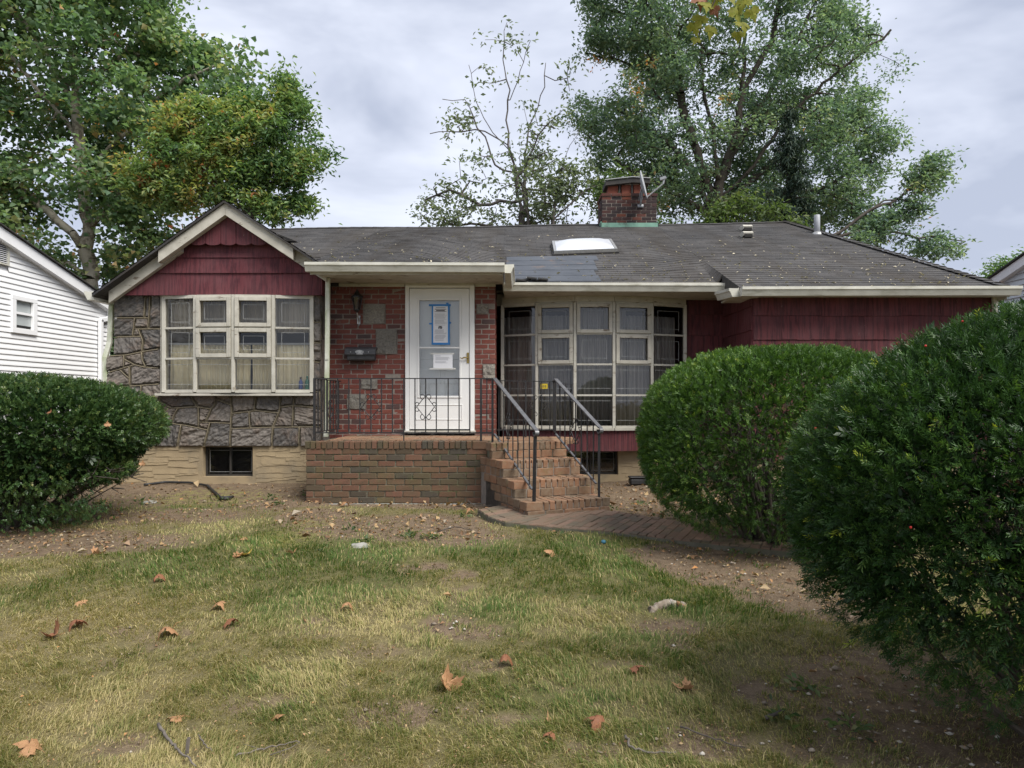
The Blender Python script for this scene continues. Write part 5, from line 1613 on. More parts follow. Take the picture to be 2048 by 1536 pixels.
RXn = 9.5; ryc = RXn*F/(2005-1024)
rn = empty("neighbor_house", (RXn, 10, 0), "pale sided neighbouring house, just a sliver at the photo's edge above the yew", "house")
rze = PZ(557, ryc); rsl = .30; ryp = 9.0; ryn = 2*ryp-ryc
def rtop(y): return rze + rsl*((ryc-y) if y > ryp else (y-ryn))
rwo = MB().add([(RXn+.03, ryn, -.3), (RXn+.03, ryc, -.3), (RXn+.03, ryc, rze), (RXn+.03, ryp, rtop(ryp)), (RXn+.03, ryn, rze)], [(0,1,2,3,4)]).box(RXn+.03, RXn+9, ryc-.02, ryc, -.3, rze).box(RXn+.03, RXn+9, ryn, ryn+.02, -.3, rze).build("side_wall", M['siding_blue'], rn)
z = 0
while z < rtop(ryp)-.12:
    zz1 = z+.11
    a = ryn if z < rze else ryn+(z-rze)/rsl; b = ryc if z < rze else ryc-(z-rze)/rsl
    a2 = ryn if zz1 < rze else ryn+(zz1-rze)/rsl; b2 = ryc if zz1 < rze else ryc-(zz1-rze)/rsl
    MB().add([(RXn-.004,a,z),(RXn-.004,b,z),(RXn+.022,b2,zz1),(RXn+.022,a2,zz1),(RXn+.025,a,z),(RXn+.025,b,z)], [(0,3,2,1),(0,1,5,4)]).build("siding_board", M['siding_blue'], rwo)
    z = zz1
for ye_ in (ryc+.25, ryn-.25):
    ze_ = rze - rsl*.25; zp_ = rtop(ryp)
    MB().add([(RXn-.10,ryp,zp_+.09),(RXn-.10,ye_,ze_+.09),(RXn-.10,ye_,ze_-.08),(RXn-.10,ryp,zp_-.08),(RXn+.02,ryp,zp_+.09),(RXn+.02,ye_,ze_+.09),(RXn+.02,ye_,ze_-.08),(RXn+.02,ryp,zp_-.08)], [(0,1,2,3),(3,2,6,7),(0,4,5,1),(1,5,6,2)]).build("rake_board", M['siding'], rn)
    MB().add([(RXn-.14,ryp,zp_+.10),(RXn-.14,ye_,ze_+.10),(RXn+9,ye_,ze_+.10),(RXn+9,ryp,zp_+.10),(RXn-.14,ryp,zp_+.13),(RXn-.14,ye_,ze_+.13),(RXn+9,ye_,ze_+.13),(RXn+9,ryp,zp_+.13)], [(0,1,2,3),(4,7,6,5),(0,4,5,1),(1,5,6,2)]).build("roof_slope", M['dark_edge'], rn)
# ------------------------------------------------------------------ trees
def in_poly(px, py, poly):
    r = np.zeros(len(px), bool); n_ = len(poly)
    for i in range(n_):
        x0, y0 = poly[i]; x1, y1 = poly[(i+1) % n_]
        c = ((y0 > py) != (y1 > py))
        with np.errstate(divide='ignore', invalid='ignore'):
            xi = (x1-x0)*(py-y0)/(y1-y0+1e-9) + x0
        r ^= c & (px < xi)
    return r
def poly_dist(px, py, poly):
    d = np.full(len(px), 1e9)
    for i in range(len(poly)):
        a = np.array(poly[i], float); b = np.array(poly[(i+1) % len(poly)], float); ab = b-a
        t = np.clip(((px-a[0])*ab[0] + (py-a[1])*ab[1])/(ab@ab+1e-9), 0, 1)
        d = np.minimum(d, np.hypot(px-a[0]-t*ab[0], py-a[1]-t*ab[1]))
    return d

def leaves_mesh(name, pos, L_, W_, rs, tint, up=.5, fold=.25, tipdir=None):
    """leaf blades as folded diamonds; pos (n,3)"""
    n_ = len(pos)
    nrm = rs.normal(size=(n_, 3)); nrm[:, 2] = np.abs(nrm[:, 2]) + up; nrm /= np.linalg.norm(nrm, axis=1)[:, None]
    ax = rs.normal(size=(n_, 3)) if tipdir is None else tipdir + .5*rs.normal(size=(n_, 3))
    ax -= nrm*(ax*nrm).sum(1)[:, None]; ax /= np.linalg.norm(ax, axis=1)[:, None] + 1e-9
    sd = np.cross(nrm, ax)
    s = (rs.uniform(.65, 1.25, n_))[:, None]
    l = L_*s; w = W_*s
    base = pos; tip = pos + ax*l - nrm*l*.12
    mid = pos + ax*l*rs.uniform(.38, .55, n_)[:, None]
    le = mid + sd*w*.5 + nrm*w*fold; ri = mid - sd*w*.5 + nrm*w*fold
    v = np.stack([base, le, tip, ri], 1).reshape(-1, 3)
    b = np.arange(n_)*4
    f = np.concatenate([np.stack([b, b+1, b+2], 1), np.stack([b, b+2, b+3], 1)])
    return npmesh(name, v, None, f, {"tint": np.repeat(tint, 4)})

def seg_mesh(name, A, B, ra, rb):
    """tapered limbs: arrays of segment ends and radii"""
    A = np.asarray(A); B = np.asarray(B); ra = np.asarray(ra); rb = np.asarray(rb)
    vs_ = []; fs_ = []; off = 0
    for lo, hi, k in ((0, .02, 3), (.02, .08, 5), (.08, 9, 9)):
        sel = (ra >= lo) & (ra < hi)
        if not sel.any(): continue
        a, b, p, q = A[sel], B[sel], ra[sel], rb[sel]
        t = b-a; ln = np.linalg.norm(t, axis=1)[:, None]+1e-9; t = t/ln
        ref = np.where(np.abs(t[:, 2:3]) > .9, np.array([[1., 0, 0]]), np.array([[0, 0, 1.]]))
        u = np.cross(t, ref); u /= np.linalg.norm(u, axis=1)[:, None]; w = np.cross(t, u)
        n_ = len(a); an = 2*np.pi*np.arange(k)/k
        ring = u[:, None, :]*np.cos(an)[None, :, None] + w[:, None, :]*np.sin(an)[None, :, None]
        v0 = a[:, None, :] + ring*p[:, None, None]; v1 = b[:, None, :] + ring*q[:, None, None]
        v = np.concatenate([v0, v1], 1).reshape(-1, 3)
        base = off + np.arange(n_)*2*k
        for i in range(k):
            j = (i+1) % k
            fs_.append(np.stack([base+i, base+j, base+k+j, base+k+i], 1))
        vs_.append(v); off += len(v)
    return npmesh(name, np.concatenate(vs_), np.concatenate(fs_), smooth=True)

def build_tree(name, label, d0, limbs, poly, ncl, lpc, leaf, bark, lmat, seed, thick=2.5, sig=.34, gap=(.0, 1.2), tintf=None, rtrunk=.28, step=.32, flat=.6, group=None, rtip=.006, up=.5, zones=None, lim_r=None, clear=None, cw=36, cp=.85):
    rs = np.random.default_rng(seed)
    base = limbs[0][0]
    bx, bz = PX(base[0], d0), 0.0
    root = empty(name, (bx, d0, 0.0), label, "tree", group)
    # skeleton starts from the hand-placed limbs
    nodes = []; par = []; wt = []
    def addn(p, pa): nodes.append(np.array(p, float)); par.append(pa); return len(nodes)-1
    prev = addn((bx, d0, -.2), -1)
    tops = {}
    for li, lm in enumerate(limbs):
        pts = []
        dz = rs.normal()*thick*.35 if li else 0
        for i, q in enumerate(lm):
            f_ = i/max(1, len(lm)-1)
            pts.append(np.array([PX(q[0], d0), d0 + dz*f_, PZ(q[1], d0)]))
        if li == 0: cur = prev
        else:
            arr = np.array(nodes); cur = int(np.argmin(np.linalg.norm(arr-pts[0], axis=1)))
        for p in pts:
            a = nodes[cur]; ln = np.linalg.norm(p-a)
            k = max(1, int(ln/step))
            for s in range(1, k+1):
                q = a + (p-a)*s/k
                if s < k: q = q + rs.normal(size=3)*.035
                cur = addn(q, cur)
    nl_limb = len(nodes)
    # leaf clusters inside the crown
    P_ = np.array(poly, float); lo, hi = P_.min(0), P_.max(0)
    cx, cy = [], []
    tot = 0
    while tot < ncl:
        px = rs.uniform(lo[0], hi[0], ncl*6); py = rs.uniform(lo[1], hi[1], ncl*6)
        ok = in_poly(px, py, poly)
        px, py = px[ok], py[ok]
        nz = fbm(px/90, py/90, 0*px, 1.0, seed, 3)
        keep = rs.uniform(0, 1, len(px)) < np.clip(.5 + (nz+gap[0])*gap[1]*4, 0.0, 1)
        if zones is not None: keep &= rs.uniform(0, 1, len(px)) < zones(px, py)
        cx.append(px[keep]); cy.append(py[keep]); tot += keep.sum()
    cx = np.concatenate(cx)[:ncl]; cy = np.concatenate(cy)[:ncl]
    ed = np.sqrt(np.clip(poly_dist(cx, cy, poly)/120, .08, 1))
    cy3 = d0 + rs.uniform(-1, 1, ncl)*thick*ed
    if clear is not None:
        dm_ = np.full(ncl, 1e9)
        for pl in clear:
            for a_, b_ in zip(pl, pl[1:]): dm_ = np.minimum(dm_, poly_dist(cx, cy, [a_, b_]))
        nearl = (dm_ < cw) & (rs.uniform(0, 1, ncl) < cp)
        cy3 = np.where(nearl, d0 + .5 + np.abs(cy3-d0), cy3)
    C = np.stack([(cx-1024)*d0/F, cy3, HC-(cy-HY)*d0/F], 1)
    arr = np.array(nodes)
    D = np.array([np.min(np.linalg.norm(arr-c, axis=1)) for c in C])
    order = np.argsort(D)
    cap = len(nodes) + int(ncl*max(4, D.max()/step*1.2)) + 10
    big = np.zeros((cap, 3)); big[:len(nodes)] = arr; cnt = len(nodes)
    par_ = list(par); wts = [0]*len(nodes)
    endof = np.zeros(ncl, int)
    for ci in order:
        c = C[ci]
        dd = np.linalg.norm(big[:cnt]-c, axis=1) + .25*np.maximum(0, big[:cnt, 2]-c[2])
        j = int(np.argmin(dd)); a = big[j].copy(); ln = np.linalg.norm(c-a); k = max(1, int(ln/step)); cur = j
        bend = rs.normal(size=3)*ln*.08
        for s in range(1, k+1):
            t = s/k; q = a + (c-a)*t + bend*math.sin(t*math.pi) + np.array([0, 0, .06*ln*math.sin(t*math.pi)])
            if cnt >= cap: break
            big[cnt] = q; par_.append(cur); wts.append(0); cur = cnt; cnt += 1
        wts[cur] += 1; endof[ci] = cur
    w = np.array(wts, float)
    for i in range(cnt-1, 0, -1):
        if par_[i] >= 0: w[par_[i]] += w[i]
    rad = np.clip(rtip*np.maximum(w, 1)**.5, rtip*.8, None)
    rad = rad*min(1.0, rtrunk/rad.max()) if rad.max() > rtrunk else rad*1.0
    rad = np.maximum(rad, rtip*.8)
    if lim_r is not None:
        dist0 = np.linalg.norm(big[:nl_limb]-big[0], axis=1); rad[:nl_limb] = np.maximum(rad[:nl_limb], lim_r*np.clip(1.25-dist0/dist0.max(), .22, 1))
    rad[0] = max(rad[0], rtrunk)
    idx = np.arange(1, cnt); pr = np.array(par_)[1:cnt]
    trunk = mobj("trunk", seg_mesh("trunk", big[pr], big[idx], np.maximum(rad[pr]*.96, rad[idx]), rad[idx]), bark, root)
    # leaves
    n_ = ncl*lpc
    cl = np.repeat(np.arange(ncl), lpc)
    g_ = rs.normal(size=(n_, 3))*np.array([sig, sig, sig*flat])*rs.uniform(.6, 1.3, ncl)[cl][:, None]
    pos = C[cl] + g_
    ct = rs.normal(size=ncl)*.10
    tint = .42 + ct[cl] + rs.normal(size=n_)*.09
    if tintf is not None: tint = tint + tintf(pos, rs)
    ppx = 1024 + pos[:, 0]*F/pos[:, 1]; ppy = HY - (pos[:, 2]-HC)*F/pos[:, 1]
    me = leaves_mesh("crown", pos, leaf[0], leaf[1], rs, np.clip(tint, 0, 1), up)
    mobj("crown", me, lmat, root)
    return root

LM_syc = leaf_mat("sycamore_leaf", [(0,(0.0568,0.1032,0.0708)),(.3,(0.1082,0.1878,0.1051)),(.55,(0.1810,0.2595,0.1417)),(.72,(0.3355,0.3226,0.1588)),(.86,(0.5663,0.2910,0.1588)),(1,(0.7721,0.1878,0.1051))], .5, .42)  # tree leaf colours here are paled and blued in place of distance haze
LM_oak = leaf_mat("oak_leaf", [(0,(0.0654,0.1121,0.1128)),(.35,(0.1308,0.2064,0.1602)),(.6,(0.2038,0.2827,0.1890)),(.8,(0.3253,0.3364,0.2100)),(.92,(0.7049,0.3036,0.1128)),(1,(0.9762,0.3468,0.1128))], .5, .4)
LM_oak2 = leaf_mat("autumn_oak_leaf", [(0,(0.0410,0.0876,0.0515)),(.3,(0.0930,0.1738,0.0790)),(.55,(0.1844,0.2691,0.1047)),(.75,(0.3320,0.3310,0.1167)),(.9,(0.4795,0.2087,0.0926)),(1,(0.5902,0.1223,0.0704))], .5, .4)
LM_sparse = leaf_mat("dull_sparse_leaf", [(0,(0.0891,0.1188,0.0972)),(.5,(0.1683,0.2101,0.1512)),(.8,(0.2574,0.2741,0.1728)),(1,(0.3960,0.2741,0.1296))], .5, .4)
LM_fresh = leaf_mat("fresh_leaf", [(0,(0.0367,0.0654,0.0308)),(.5,(0.0918,0.1355,0.0504)),(1,(0.1958,0.1963,0.0840))], .5, .42)
LM_spruce = leaf_mat("spruce_needle", [(0,(0.0160,0.0342,0.0266)),(.5,(0.0360,0.0646,0.0456)),(1,(0.0800,0.1045,0.0570))], .6, .15)
M['bark_pale'] = pm("pale_sycamore_bark", (.36,.33,.27), (.24,.21,.165), 3, .9, 20, .5, .02, stain=(.11,.09,.065), sscale=3, sthr=(.5,.58), samt=.8)
M['bark'] = pm("dark_bark", (.055,.047,.04), (.095,.08,.066), 9, .95, 25, .7, .02, stretch=(1,1,.3))
M['bark_grey'] = pm("grey_bark", (.075,.068,.064), (.13,.115,.105), 9, .95, 25, .7, .02, stretch=(1,1,.3))
M['twig'] = pm("grey_twig_bark", (.16,.14,.12), (.10,.085,.07), 20, .95, 40, .6, .003)

syc_poly = [(-420,600),(-520,200),(-420,-250),(-100,-380),(200,-260),(330,-60),(345,40),(352,90),(400,70),(440,115),(500,125),(512,190),(520,240),(505,300),(430,330),(395,400),(330,470),(260,520),(225,575),(200,640),(120,640),(40,560),(-100,640)]
def syc_tint(pos, rs): return np.where(rs.uniform(0, 1, len(pos)) < .012, .33, 0) + .05*fbm(pos[:, 0], pos[:, 1], pos[:, 2], .5, 5, 2)
build_tree("sycamore_tree", "big sycamore with pale trunk towering over the white neighbouring house", 20.0,
  [[(186,700),(178,520),(170,400),(160,290),(150,180),(140,60),(120,-120)], [(160,290),(130,240),(90,195),(45,145),(0,90)], [(150,180),(230,120),(300,40)], [(165,340),(250,280),(340,200),(430,160)], [(175,460),(260,400),(330,370)], [(176,500),(90,420),(0,360)], [(150,200),(60,60),(-60,-60)]],
  syc_poly, 1350, 80, (.165,.145), M['bark_pale'], LM_syc, 101, 2.2, .30, (.18, .85), syc_tint, .24, rtip=.006, lim_r=.09, clear=[[(178,600),(172,420),(160,285)],[(135,245),(50,148)]], cw=42, cp=.95)
oak2_poly = [(250,345),(300,290),(330,225),(395,195),(440,215),(480,195),(520,200),(538,165),(575,158),(598,172),(600,212),(640,225),(655,250),(650,280),(672,302),(655,335),(622,348),(600,372),(560,372),(548,350),(520,380),(560,400),(565,440),(520,440),(470,420),(420,400),(400,430),(330,425),(310,385),(262,400)]
def oak2_tint(pos, rs):
    px = 1024 + pos[:, 0]*F/pos[:, 1]
    return .14*np.clip((540-px)/140, -1, 1) + .22*np.clip(fbm(pos[:, 0], pos[:, 1], pos[:, 2], .9, 8, 2)*2-.25, 0, 1)
build_tree("oak_tree", "yellowing oak rising behind the maroon gable peak", 17.0,
  [[(505,700),(512,480),(500,430),(520,390),(548,345),(566,300),(570,240),(565,190)], [(500,430),(440,370),(400,300),(380,240)], [(505,410),(470,330),(470,250)], [(520,390),(590,330),(640,290)], [(500,420),(420,380),(330,340)]],
  oak2_poly, 360, 84, (.135,.058), M['bark'], LM_oak2, 102, .9, .17, (.18, .8), oak2_tint, .16, rtip=.0045, lim_r=.03)
build_tree("oak_tree", "thin leafy oak sprig dangling beside the maroon gable's slope", 17.2,
  [[(520,700),(530,480),(548,450),(580,435),(598,425),(604,415)]], [(575,395),(605,388),(636,398),(632,422),(600,425),(575,415)], 22, 60, (.13,.062), M['bark'], LM_oak2, 107, .4, .16, (.4, 1), None, .04, rtip=.004)
cen_poly = [(832,402),(860,390),(900,330),(905,290),(862,275),(885,255),(900,200),(935,210),(925,150),(930,100),(955,85),(985,75),(1012,40),(1022,55),(1040,95),(1075,85),(1095,100),(1090,130),(1130,125),(1145,160),(1135,230),(1120,240),(1100,300),(1130,330),(1180,345),(1205,380),(1200,455),(1100,455),(960,455),(840,455)]
def cen_zone(px, py): return np.clip(.35 + .75*((py > 330) | ((px > 1050) & (py > 110))) + .4*((px-960)**2 + (py-240)**2 < 900), 0, 1)
build_tree("sparse_tree", "thin half-bare tree with dark forked trunks behind the roof ridge", 24.0,
  [[(1046,700),(1044,455),(1030,345),(1016,290),(1012,240),(1020,180),(1006,120),(1014,45)], [(1058,600),(1056,455),(1044,380),(1030,345)], [(1050,430),(1050,330),(1058,250),(1090,170),(1092,120)], [(1018,300),(985,260),(950,190),(935,110)], [(1016,290),(970,265),(900,268),(862,275)], [(1030,345),(990,330),(930,200),(885,200)], [(1044,400),(960,410),(900,380),(850,400)], [(1052,330),(1075,280),(1120,240)], [(1020,200),(1040,150),(1060,100)],
   [(1058,470),(1000,455),(940,440),(870,440)]],
  cen_poly, 230, 17, (.17,.085), M['bark_grey'], LM_sparse, 103, 1.8, .22, (.05, 1.2), None, .17, rtip=.0095, zones=cen_zone, lim_r=.035)
build_tree("sparse_tree", "bent leafless-topped tree leaning beside the chimney", 23.5,
  [[(1104,700),(1106,455),(1114,375),(1128,320),(1140,290),(1155,270),(1158,255)], [(1106,440),(1130,420),(1170,385),(1205,370)], [(1140,700),(1135,455),(1140,400)], [(1106,440),(1085,455)]],
  [(1080,455),(1075,400),(1100,350),(1120,330),(1170,335),(1205,365),(1210,455)], 48, 26, (.17,.085), M['bark_grey'], LM_sparse, 108, 1.0, .22, (.1, 1.2), None, .12, rtip=.009, lim_r=.035)
oak_poly = [(1290,-190),(1160,-110),(1172,10),(1188,60),(1172,85),(1182,150),(1160,165),(1150,205),(1152,250),(1185,285),(1200,330),(1205,380),(1290,410),(1390,425),(1470,430),(1530,455),(1620,450),(1680,470),(1730,480),(1760,455),(1720,400),(1770,360),(1745,320),(1790,300),(1782,255),(1735,250),(1755,205),(1800,150),(1808,120),(1780,105),(1768,45),(1700,60),(1700,10),(1660,0),(1690,-80),(1560,-180),(1420,-240)]
def oak_tint(pos, rs):
    px = 1024 + pos[:, 0]*F/pos[:, 1]; py = HY - (pos[:, 2]-HC)*F/pos[:, 1]
    o = np.zeros(len(pos))
    for cx_, cy_, r in ((1275,175,22),(1455,195,14),(1435,220,12),(1300,120,16),(1190,130,18)): o += .36*(((px-cx_)**2+(py-cy_)**2) < r*r)*(rs.uniform(0,1,len(pos)) < .6)
    return o
build_tree("oak_tree", "huge spreading oak behind the chimney and right half of the roof", 25.0,
  [[(1432,760),(1432,470),(1428,420),(1440,360),(1470,280),(1485,180),(1490,80),(1480,-60)], [(1430,440),(1390,340),(1330,260),(1270,220),(1220,180)], [(1430,420),(1400,300),(1375,210),(1360,100),(1330,-20)], [(1440,380),(1430,270),(1410,150),(1410,20)], [(1440,400),(1500,340),(1560,250),(1640,180),(1720,120)], [(1445,410),(1540,330),(1640,280),(1720,270)], [(1432,430),(1330,370),(1270,330),(1220,290)], [(1470,300),(1530,200),(1580,100),(1620,20)], [(1440,430),(1540,390),(1640,380),(1720,330)], [(1485,180),(1540,90),(1560,-60)]],
  oak_poly, 1500, 66, (.155,.075), M['bark'], LM_oak, 104, 2.6, .27, (.16, .75), oak_tint, .34, rtip=.0085, lim_r=.10, clear=[[(1430,440),(1390,340),(1330,260),(1270,220)],[(1430,420),(1400,300),(1375,210),(1360,120)],[(1440,400),(1500,340),(1560,250),(1640,180)],[(1440,360),(1470,280),(1485,180),(1490,80)],[(1432,430),(1330,370),(1270,330)]], cw=30, cp=.7)
low_poly = [(1640,470),(1700,440),(1740,445),(1790,420),(1800,390),(1830,375),(1825,345),(1850,310),(1880,295),(1898,315),(1880,345),(1890,375),(1855,395),(1840,430),(1800,450),(1830,455),(1850,480),(1900,455),(1932,480),(1905,520),(1870,515),(1840,500),(1780,490),(1720,495)]
build_tree("oak_tree", "low arching oak limb reaching over the sloping roof hip", 22.0,
  [[(1560,760),(1580,540),(1610,500),(1660,475),(1700,450),(1740,420),(1800,395),(1850,345),(1885,310)], [(1660,475),(1740,460),(1810,470),(1890,480),(1925,485)], [(1740,420),(1770,400),(1830,400)]],
  low_poly, 105, 56, (.15,.068), M['bark'], LM_oak, 105, .9, .21, (-.02, 1.3), None, .12, rtip=.007, lim_r=.04)
build_tree("young_tree", "bright green young tree poking over the ridge beside the chimney", 19.0,
  [[(1265,700),(1262,480),(1258,420)], [(1262,460),(1220,420)], [(1262,460),(1330,430)]],
  [(1205,470),(1222,430),(1200,390),(1240,335),(1290,345),(1310,385),(1325,425),(1370,440),(1375,470)], 60, 44, (.17,.07), M['bark'], LM_fresh, 106, .9, .2, (.1, 1.2), lambda p, r: -.12, .1, rtip=.004)
build_tree("young_tree", "bright green bushy growth above the ridge between the roof vents and the chimney", 18.5,
  [[(1470,700),(1468,480),(1470,420)], [(1470,450),(1520,410)], [(1470,450),(1430,430)]],
  [(1385,470),(1412,440),(1445,400),(1462,380),(1480,372),(1500,395),(1520,425),(1560,410),(1600,430),(1625,470)], 46, 46, (.15,.06), M['bark'], LM_fresh, 109, .9, .19, (.1, 1.2), None, .1, rtip=.004)
build_tree("far_tree", "hazy small tree above the pale blue neighbouring roof", 30.0,
  [[(2040,700),(2042,560),(2040,530)], [(2041,560),(2000,545)], [(2041,560),(2080,540)]],
  [(1955,560),(1965,535),(2000,520),(2040,510),(2090,500),(2120,560),(2100,620),(1990,610)], 170, 56, (.16,.08), M['bark'], LM_oak2, 110, 1.2, .3, (.2, 1.2), lambda p, r: -.05, .12, rtip=.006)
build_tree("hedge_tree", "dark leafy thicket glimpsed between the two houses", 18.0,
  [[(222,800),(222,720),(220,640)], [(222,700),(200,660)], [(222,700),(245,660)]],
  [(180,790),(185,620),(225,590),(262,620),(265,790)], 120, 60, (.12,.07), M['bark'], LM_syc, 111, .6, .22, (.4, 1.2), None, .08, rtip=.005)

def spruce():
    d0 = 21.5; rs = np.random.default_rng(77)
    root = empty("spruce_tree", (PX(1578, d0), d0, 0), "dark drooping spruce in front of the huge oak", "tree")
    A, B, ra, rb = [], [], [], []
    x0 = PX(1578, d0); zt = PZ(205, d0)
    k = 30
    for i in range(k):
        z0, z1 = zt*i/k, zt*(i+1)/k
        A.append((x0 + .03*math.sin(i), d0, z0)); B.append((x0 + .03*math.sin(i+1), d0, z1)); ra.append(.13*(1-i/k)+.012); rb.append(.13*(1-(i+1)/k)+.012)
    pos = []; td = []
    for i in range(150):
        f_ = rs.uniform(.28, .99); z = zt*f_; ln = (1.75*(1-f_)**.7 + .15)*rs.uniform(.55, 1.05); a = rs.uniform(0, 2*math.pi)
        p = np.array([x0, d0, z]); n_ = 7
        for s in range(n_):
            t0, t1 = s/n_, (s+1)/n_
            def q(t): return np.array([x0 + math.cos(a)*ln*t, d0 + math.sin(a)*ln*t, z - .30*ln*t + .22*ln*t*t])
            A.append(q(t0)); B.append(q(t1)); ra.append(.018*(1-t0)+.004); rb.append(.018*(1-t1)+.004)
            for _ in range(int(34*ln)):
                c = q(rs.uniform(t0, t1)); hang = rs.exponential(.16)
                pos.append(c + np.array([rs.normal()*.05, rs.normal()*.05, -hang*.8])); td.append((rs.normal()*.4, rs.normal()*.4, -1))
    mobj("trunk", seg_mesh("trunk", A, B, ra, rb), M['bark'], root)
    pos = np.array(pos); td = np.array(td)
    mobj("crown", leaves_mesh("crown", pos, .17, .035, rs, np.clip(.45+rs.normal(size=len(pos))*.2, 0, 1), .1, .2, td), LM_spruce, root)
spruce()

# ------------------------------------------------------------------ maple leaves (shape shared by hanging and fallen ones)
def maple_outline():
    pts = [(0,-.02),(.10,-.06),(.22,-.14),(.30,-.02),(.47,.04),(.40,.14),(.50,.30),(.36,.31),(.31,.40),(.20,.33),(.19,.50),(.10,.58),(.0,.86)]
    return pts + [(-x, y) for x, y in reversed(pts[1:-1])]
MO = maple_outline()
def leaf_blade(seed, size, curl, veins=True):
    """curled five-lobed leaf with raised veins and stalk; returns an MB around the origin, stalk along -y"""
    r = random.Random(seed); m_ = MB(); n_ = len(MO)
    ca = r.uniform(0, math.pi); cc = Vector((0, .28))
    def h(x, y):
        u = x*math.cos(ca) + (y-.3)*math.sin(ca); w = -x*math.sin(ca) + (y-.3)*math.cos(ca)
        return curl*(1.1*u*u + .35*w*w) + .05*mnoise.noise(Vector((x*5, y*5, seed*3.7))) + curl*.5*u*w*r_s
    r_s = r.choice((-1, 1))
    rings = [1.0, .66, .33]; vs_ = []
    for q in rings:
        for x, y in MO:
            x1, y1 = cc.x+(x-cc.x)*q, cc.y+(y-cc.y)*q
            vs_.append((x1*size, y1*size, h(x1, y1)*size))
    vs_.append((cc.x*size, cc.y*size, h(*cc)*size)); f = []
    for k in range(2):
        for i in range(n_):
            j = (i+1) % n_; f.append((k*n_+i, k*n_+j, (k+1)*n_+j, (k+1)*n_+i))
    for i in range(n_): f.append((2*n_+i, 2*n_+(i+1) % n_, 3*n_))
    m_.add(vs_, f)
    vn = MB()
    for tx, ty in ((0,.82),(.45,.29),(-.45,.29),(.42,.05),(-.42,.05)):
        vn.tube([((tx*t)*size, (ty*t)*size, (h(tx*t, ty*t)+.012)*size) for t in (0,.25,.5,.75,.97)], [.011*size,.009*size,.007*size,.005*size,.002*size], 4)
    vn.tube([(0,0,h(0,0)*size), (.02*size,-.2*size,.03*size), (.06*size,-.42*size,.07*size)], [.012*size,.010*size,.009*size], 4)
    return m_, vn
def leafpm(name, c1, c2, c3, trans=.2):
    m, t = newmat(name); n = N(t); v = n.vec((1,1,1), True)
    f = n.noise(v, 45, 5, .65); col = n.mix(n.ramp(f, [(.3,0.0),(.7,1.0)]), c1, c2)
    g_ = n.ramp(n.noise(v, 130, 3, .6), [(.58,0.0),(.68,1.0)]); col = n.mix(n.math('MULTIPLY', g_, .7), col, c3)
    b = n.finish(col, .6, f, .4, .003, .3)
    tl = n.n("ShaderNodeBsdfTranslucent"); n.l(col, tl.inputs[0]); mx = n.n("ShaderNodeMixShader"); mx.inputs[0].default_value = trans
    o = [x for x in t.nodes if x.type == 'OUTPUT_MATERIAL'][0]
    n.l(b.outputs[0], mx.inputs[1]); n.l(tl.outputs[0], mx.inputs[2]); n.l(mx.outputs[0], o.inputs[0])
    return m
M['leaf_tan'] = leafpm("dry_tan_leaf", (.33,.175,.085), (.42,.24,.12), (.19,.10,.05))
M['leaf_brown'] = leafpm("dry_brown_leaf", (.20,.085,.045), (.28,.12,.06), (.10,.05,.03))
M['leaf_yellow'] = leafpm("yellow_leaf", (.55,.40,.07), (.46,.36,.08), (.30,.18,.05))
M['leaf_hang'] = leafpm("hanging_yellow_green_leaf", (.30,.29,.035), (.20,.24,.03), (.28,.15,.04), .5)
M['vein'] = pm("leaf_vein", (.30,.16,.07), (.36,.20,.09), 20, .7)

hb_root = empty("maple_branch", P(1440, -190, 4.4), "yellow-green maple leaves hanging into the top of the photo", "branch")
tw = MB()
tw.tube([P(1440,-420,4.4), P(1445,-190,4.4), P(1436,-60,4.4), P(1430,0,4.4), P(1424,14,4.4)], [.02,.014,.008,.005,.003], 6)
tw.tube([P(1445,-190,4.4), P(1470,-80,4.35), P(1486,0,4.35)], [.010,.006,.003], 5).tube([P(1438,-90,4.4), P(1404,-10,4.5), P(1398,20,4.5)], [.008,.004,.002], 5)
tw.build("twig", M['bark'], hb_root)
rh = random.Random(12)
for k, (px, py, sz, dpt) in enumerate(((1388,62,.115,4.5),(1402,48,.12,4.45),(1424,70,.10,4.4),(1393,92,.075,4.5),(1412,20,.12,4.4),(1428,32,.08,4.4),(1470,32,.13,4.35),(1484,58,.13,4.35),(1502,34,.11,4.3),(1490,14,.12,4.35),(1476,80,.09,4.4),(1436,4,.11,4.4),(1398,8,.12,4.4),(1458,2,.12,4.35),(1500,2,.10,4.35),(1420,-18,.13,4.4),(1480,-24,.13,4.4),(1446,-40,.13,4.4),(1394,-30,.12,4.45))):
    a, b = leaf_blade(200+k, sz, rh.uniform(.25, .7))
    R = Matrix.Translation(P(px, py-14, dpt)) @ Matrix.Rotation(rh.uniform(-.6,.6), 4, 'Y') @ Matrix.Rotation(math.radians(180) + rh.uniform(-.4,.4), 4, 'Z') @ Matrix.Rotation(rh.uniform(.9,1.5), 4, 'X') if False else \
        Matrix.Translation(P(px, py-16, dpt)) @ Matrix.Rotation(rh.uniform(-.5,.5), 4, 'Z') @ Matrix.Rotation(math.radians(-90)+rh.uniform(-.45,.45), 4, 'X') @ Matrix.Rotation(rh.uniform(-.5,.5), 4, 'Z')
    a.add(b.v, b.f); a.v = [tuple(R @ Vector(v)) for v in a.v]
    a.build("leaf", M['leaf_hang'] if k not in (5, 12) else M['leaf_brown'], hb_root, True)

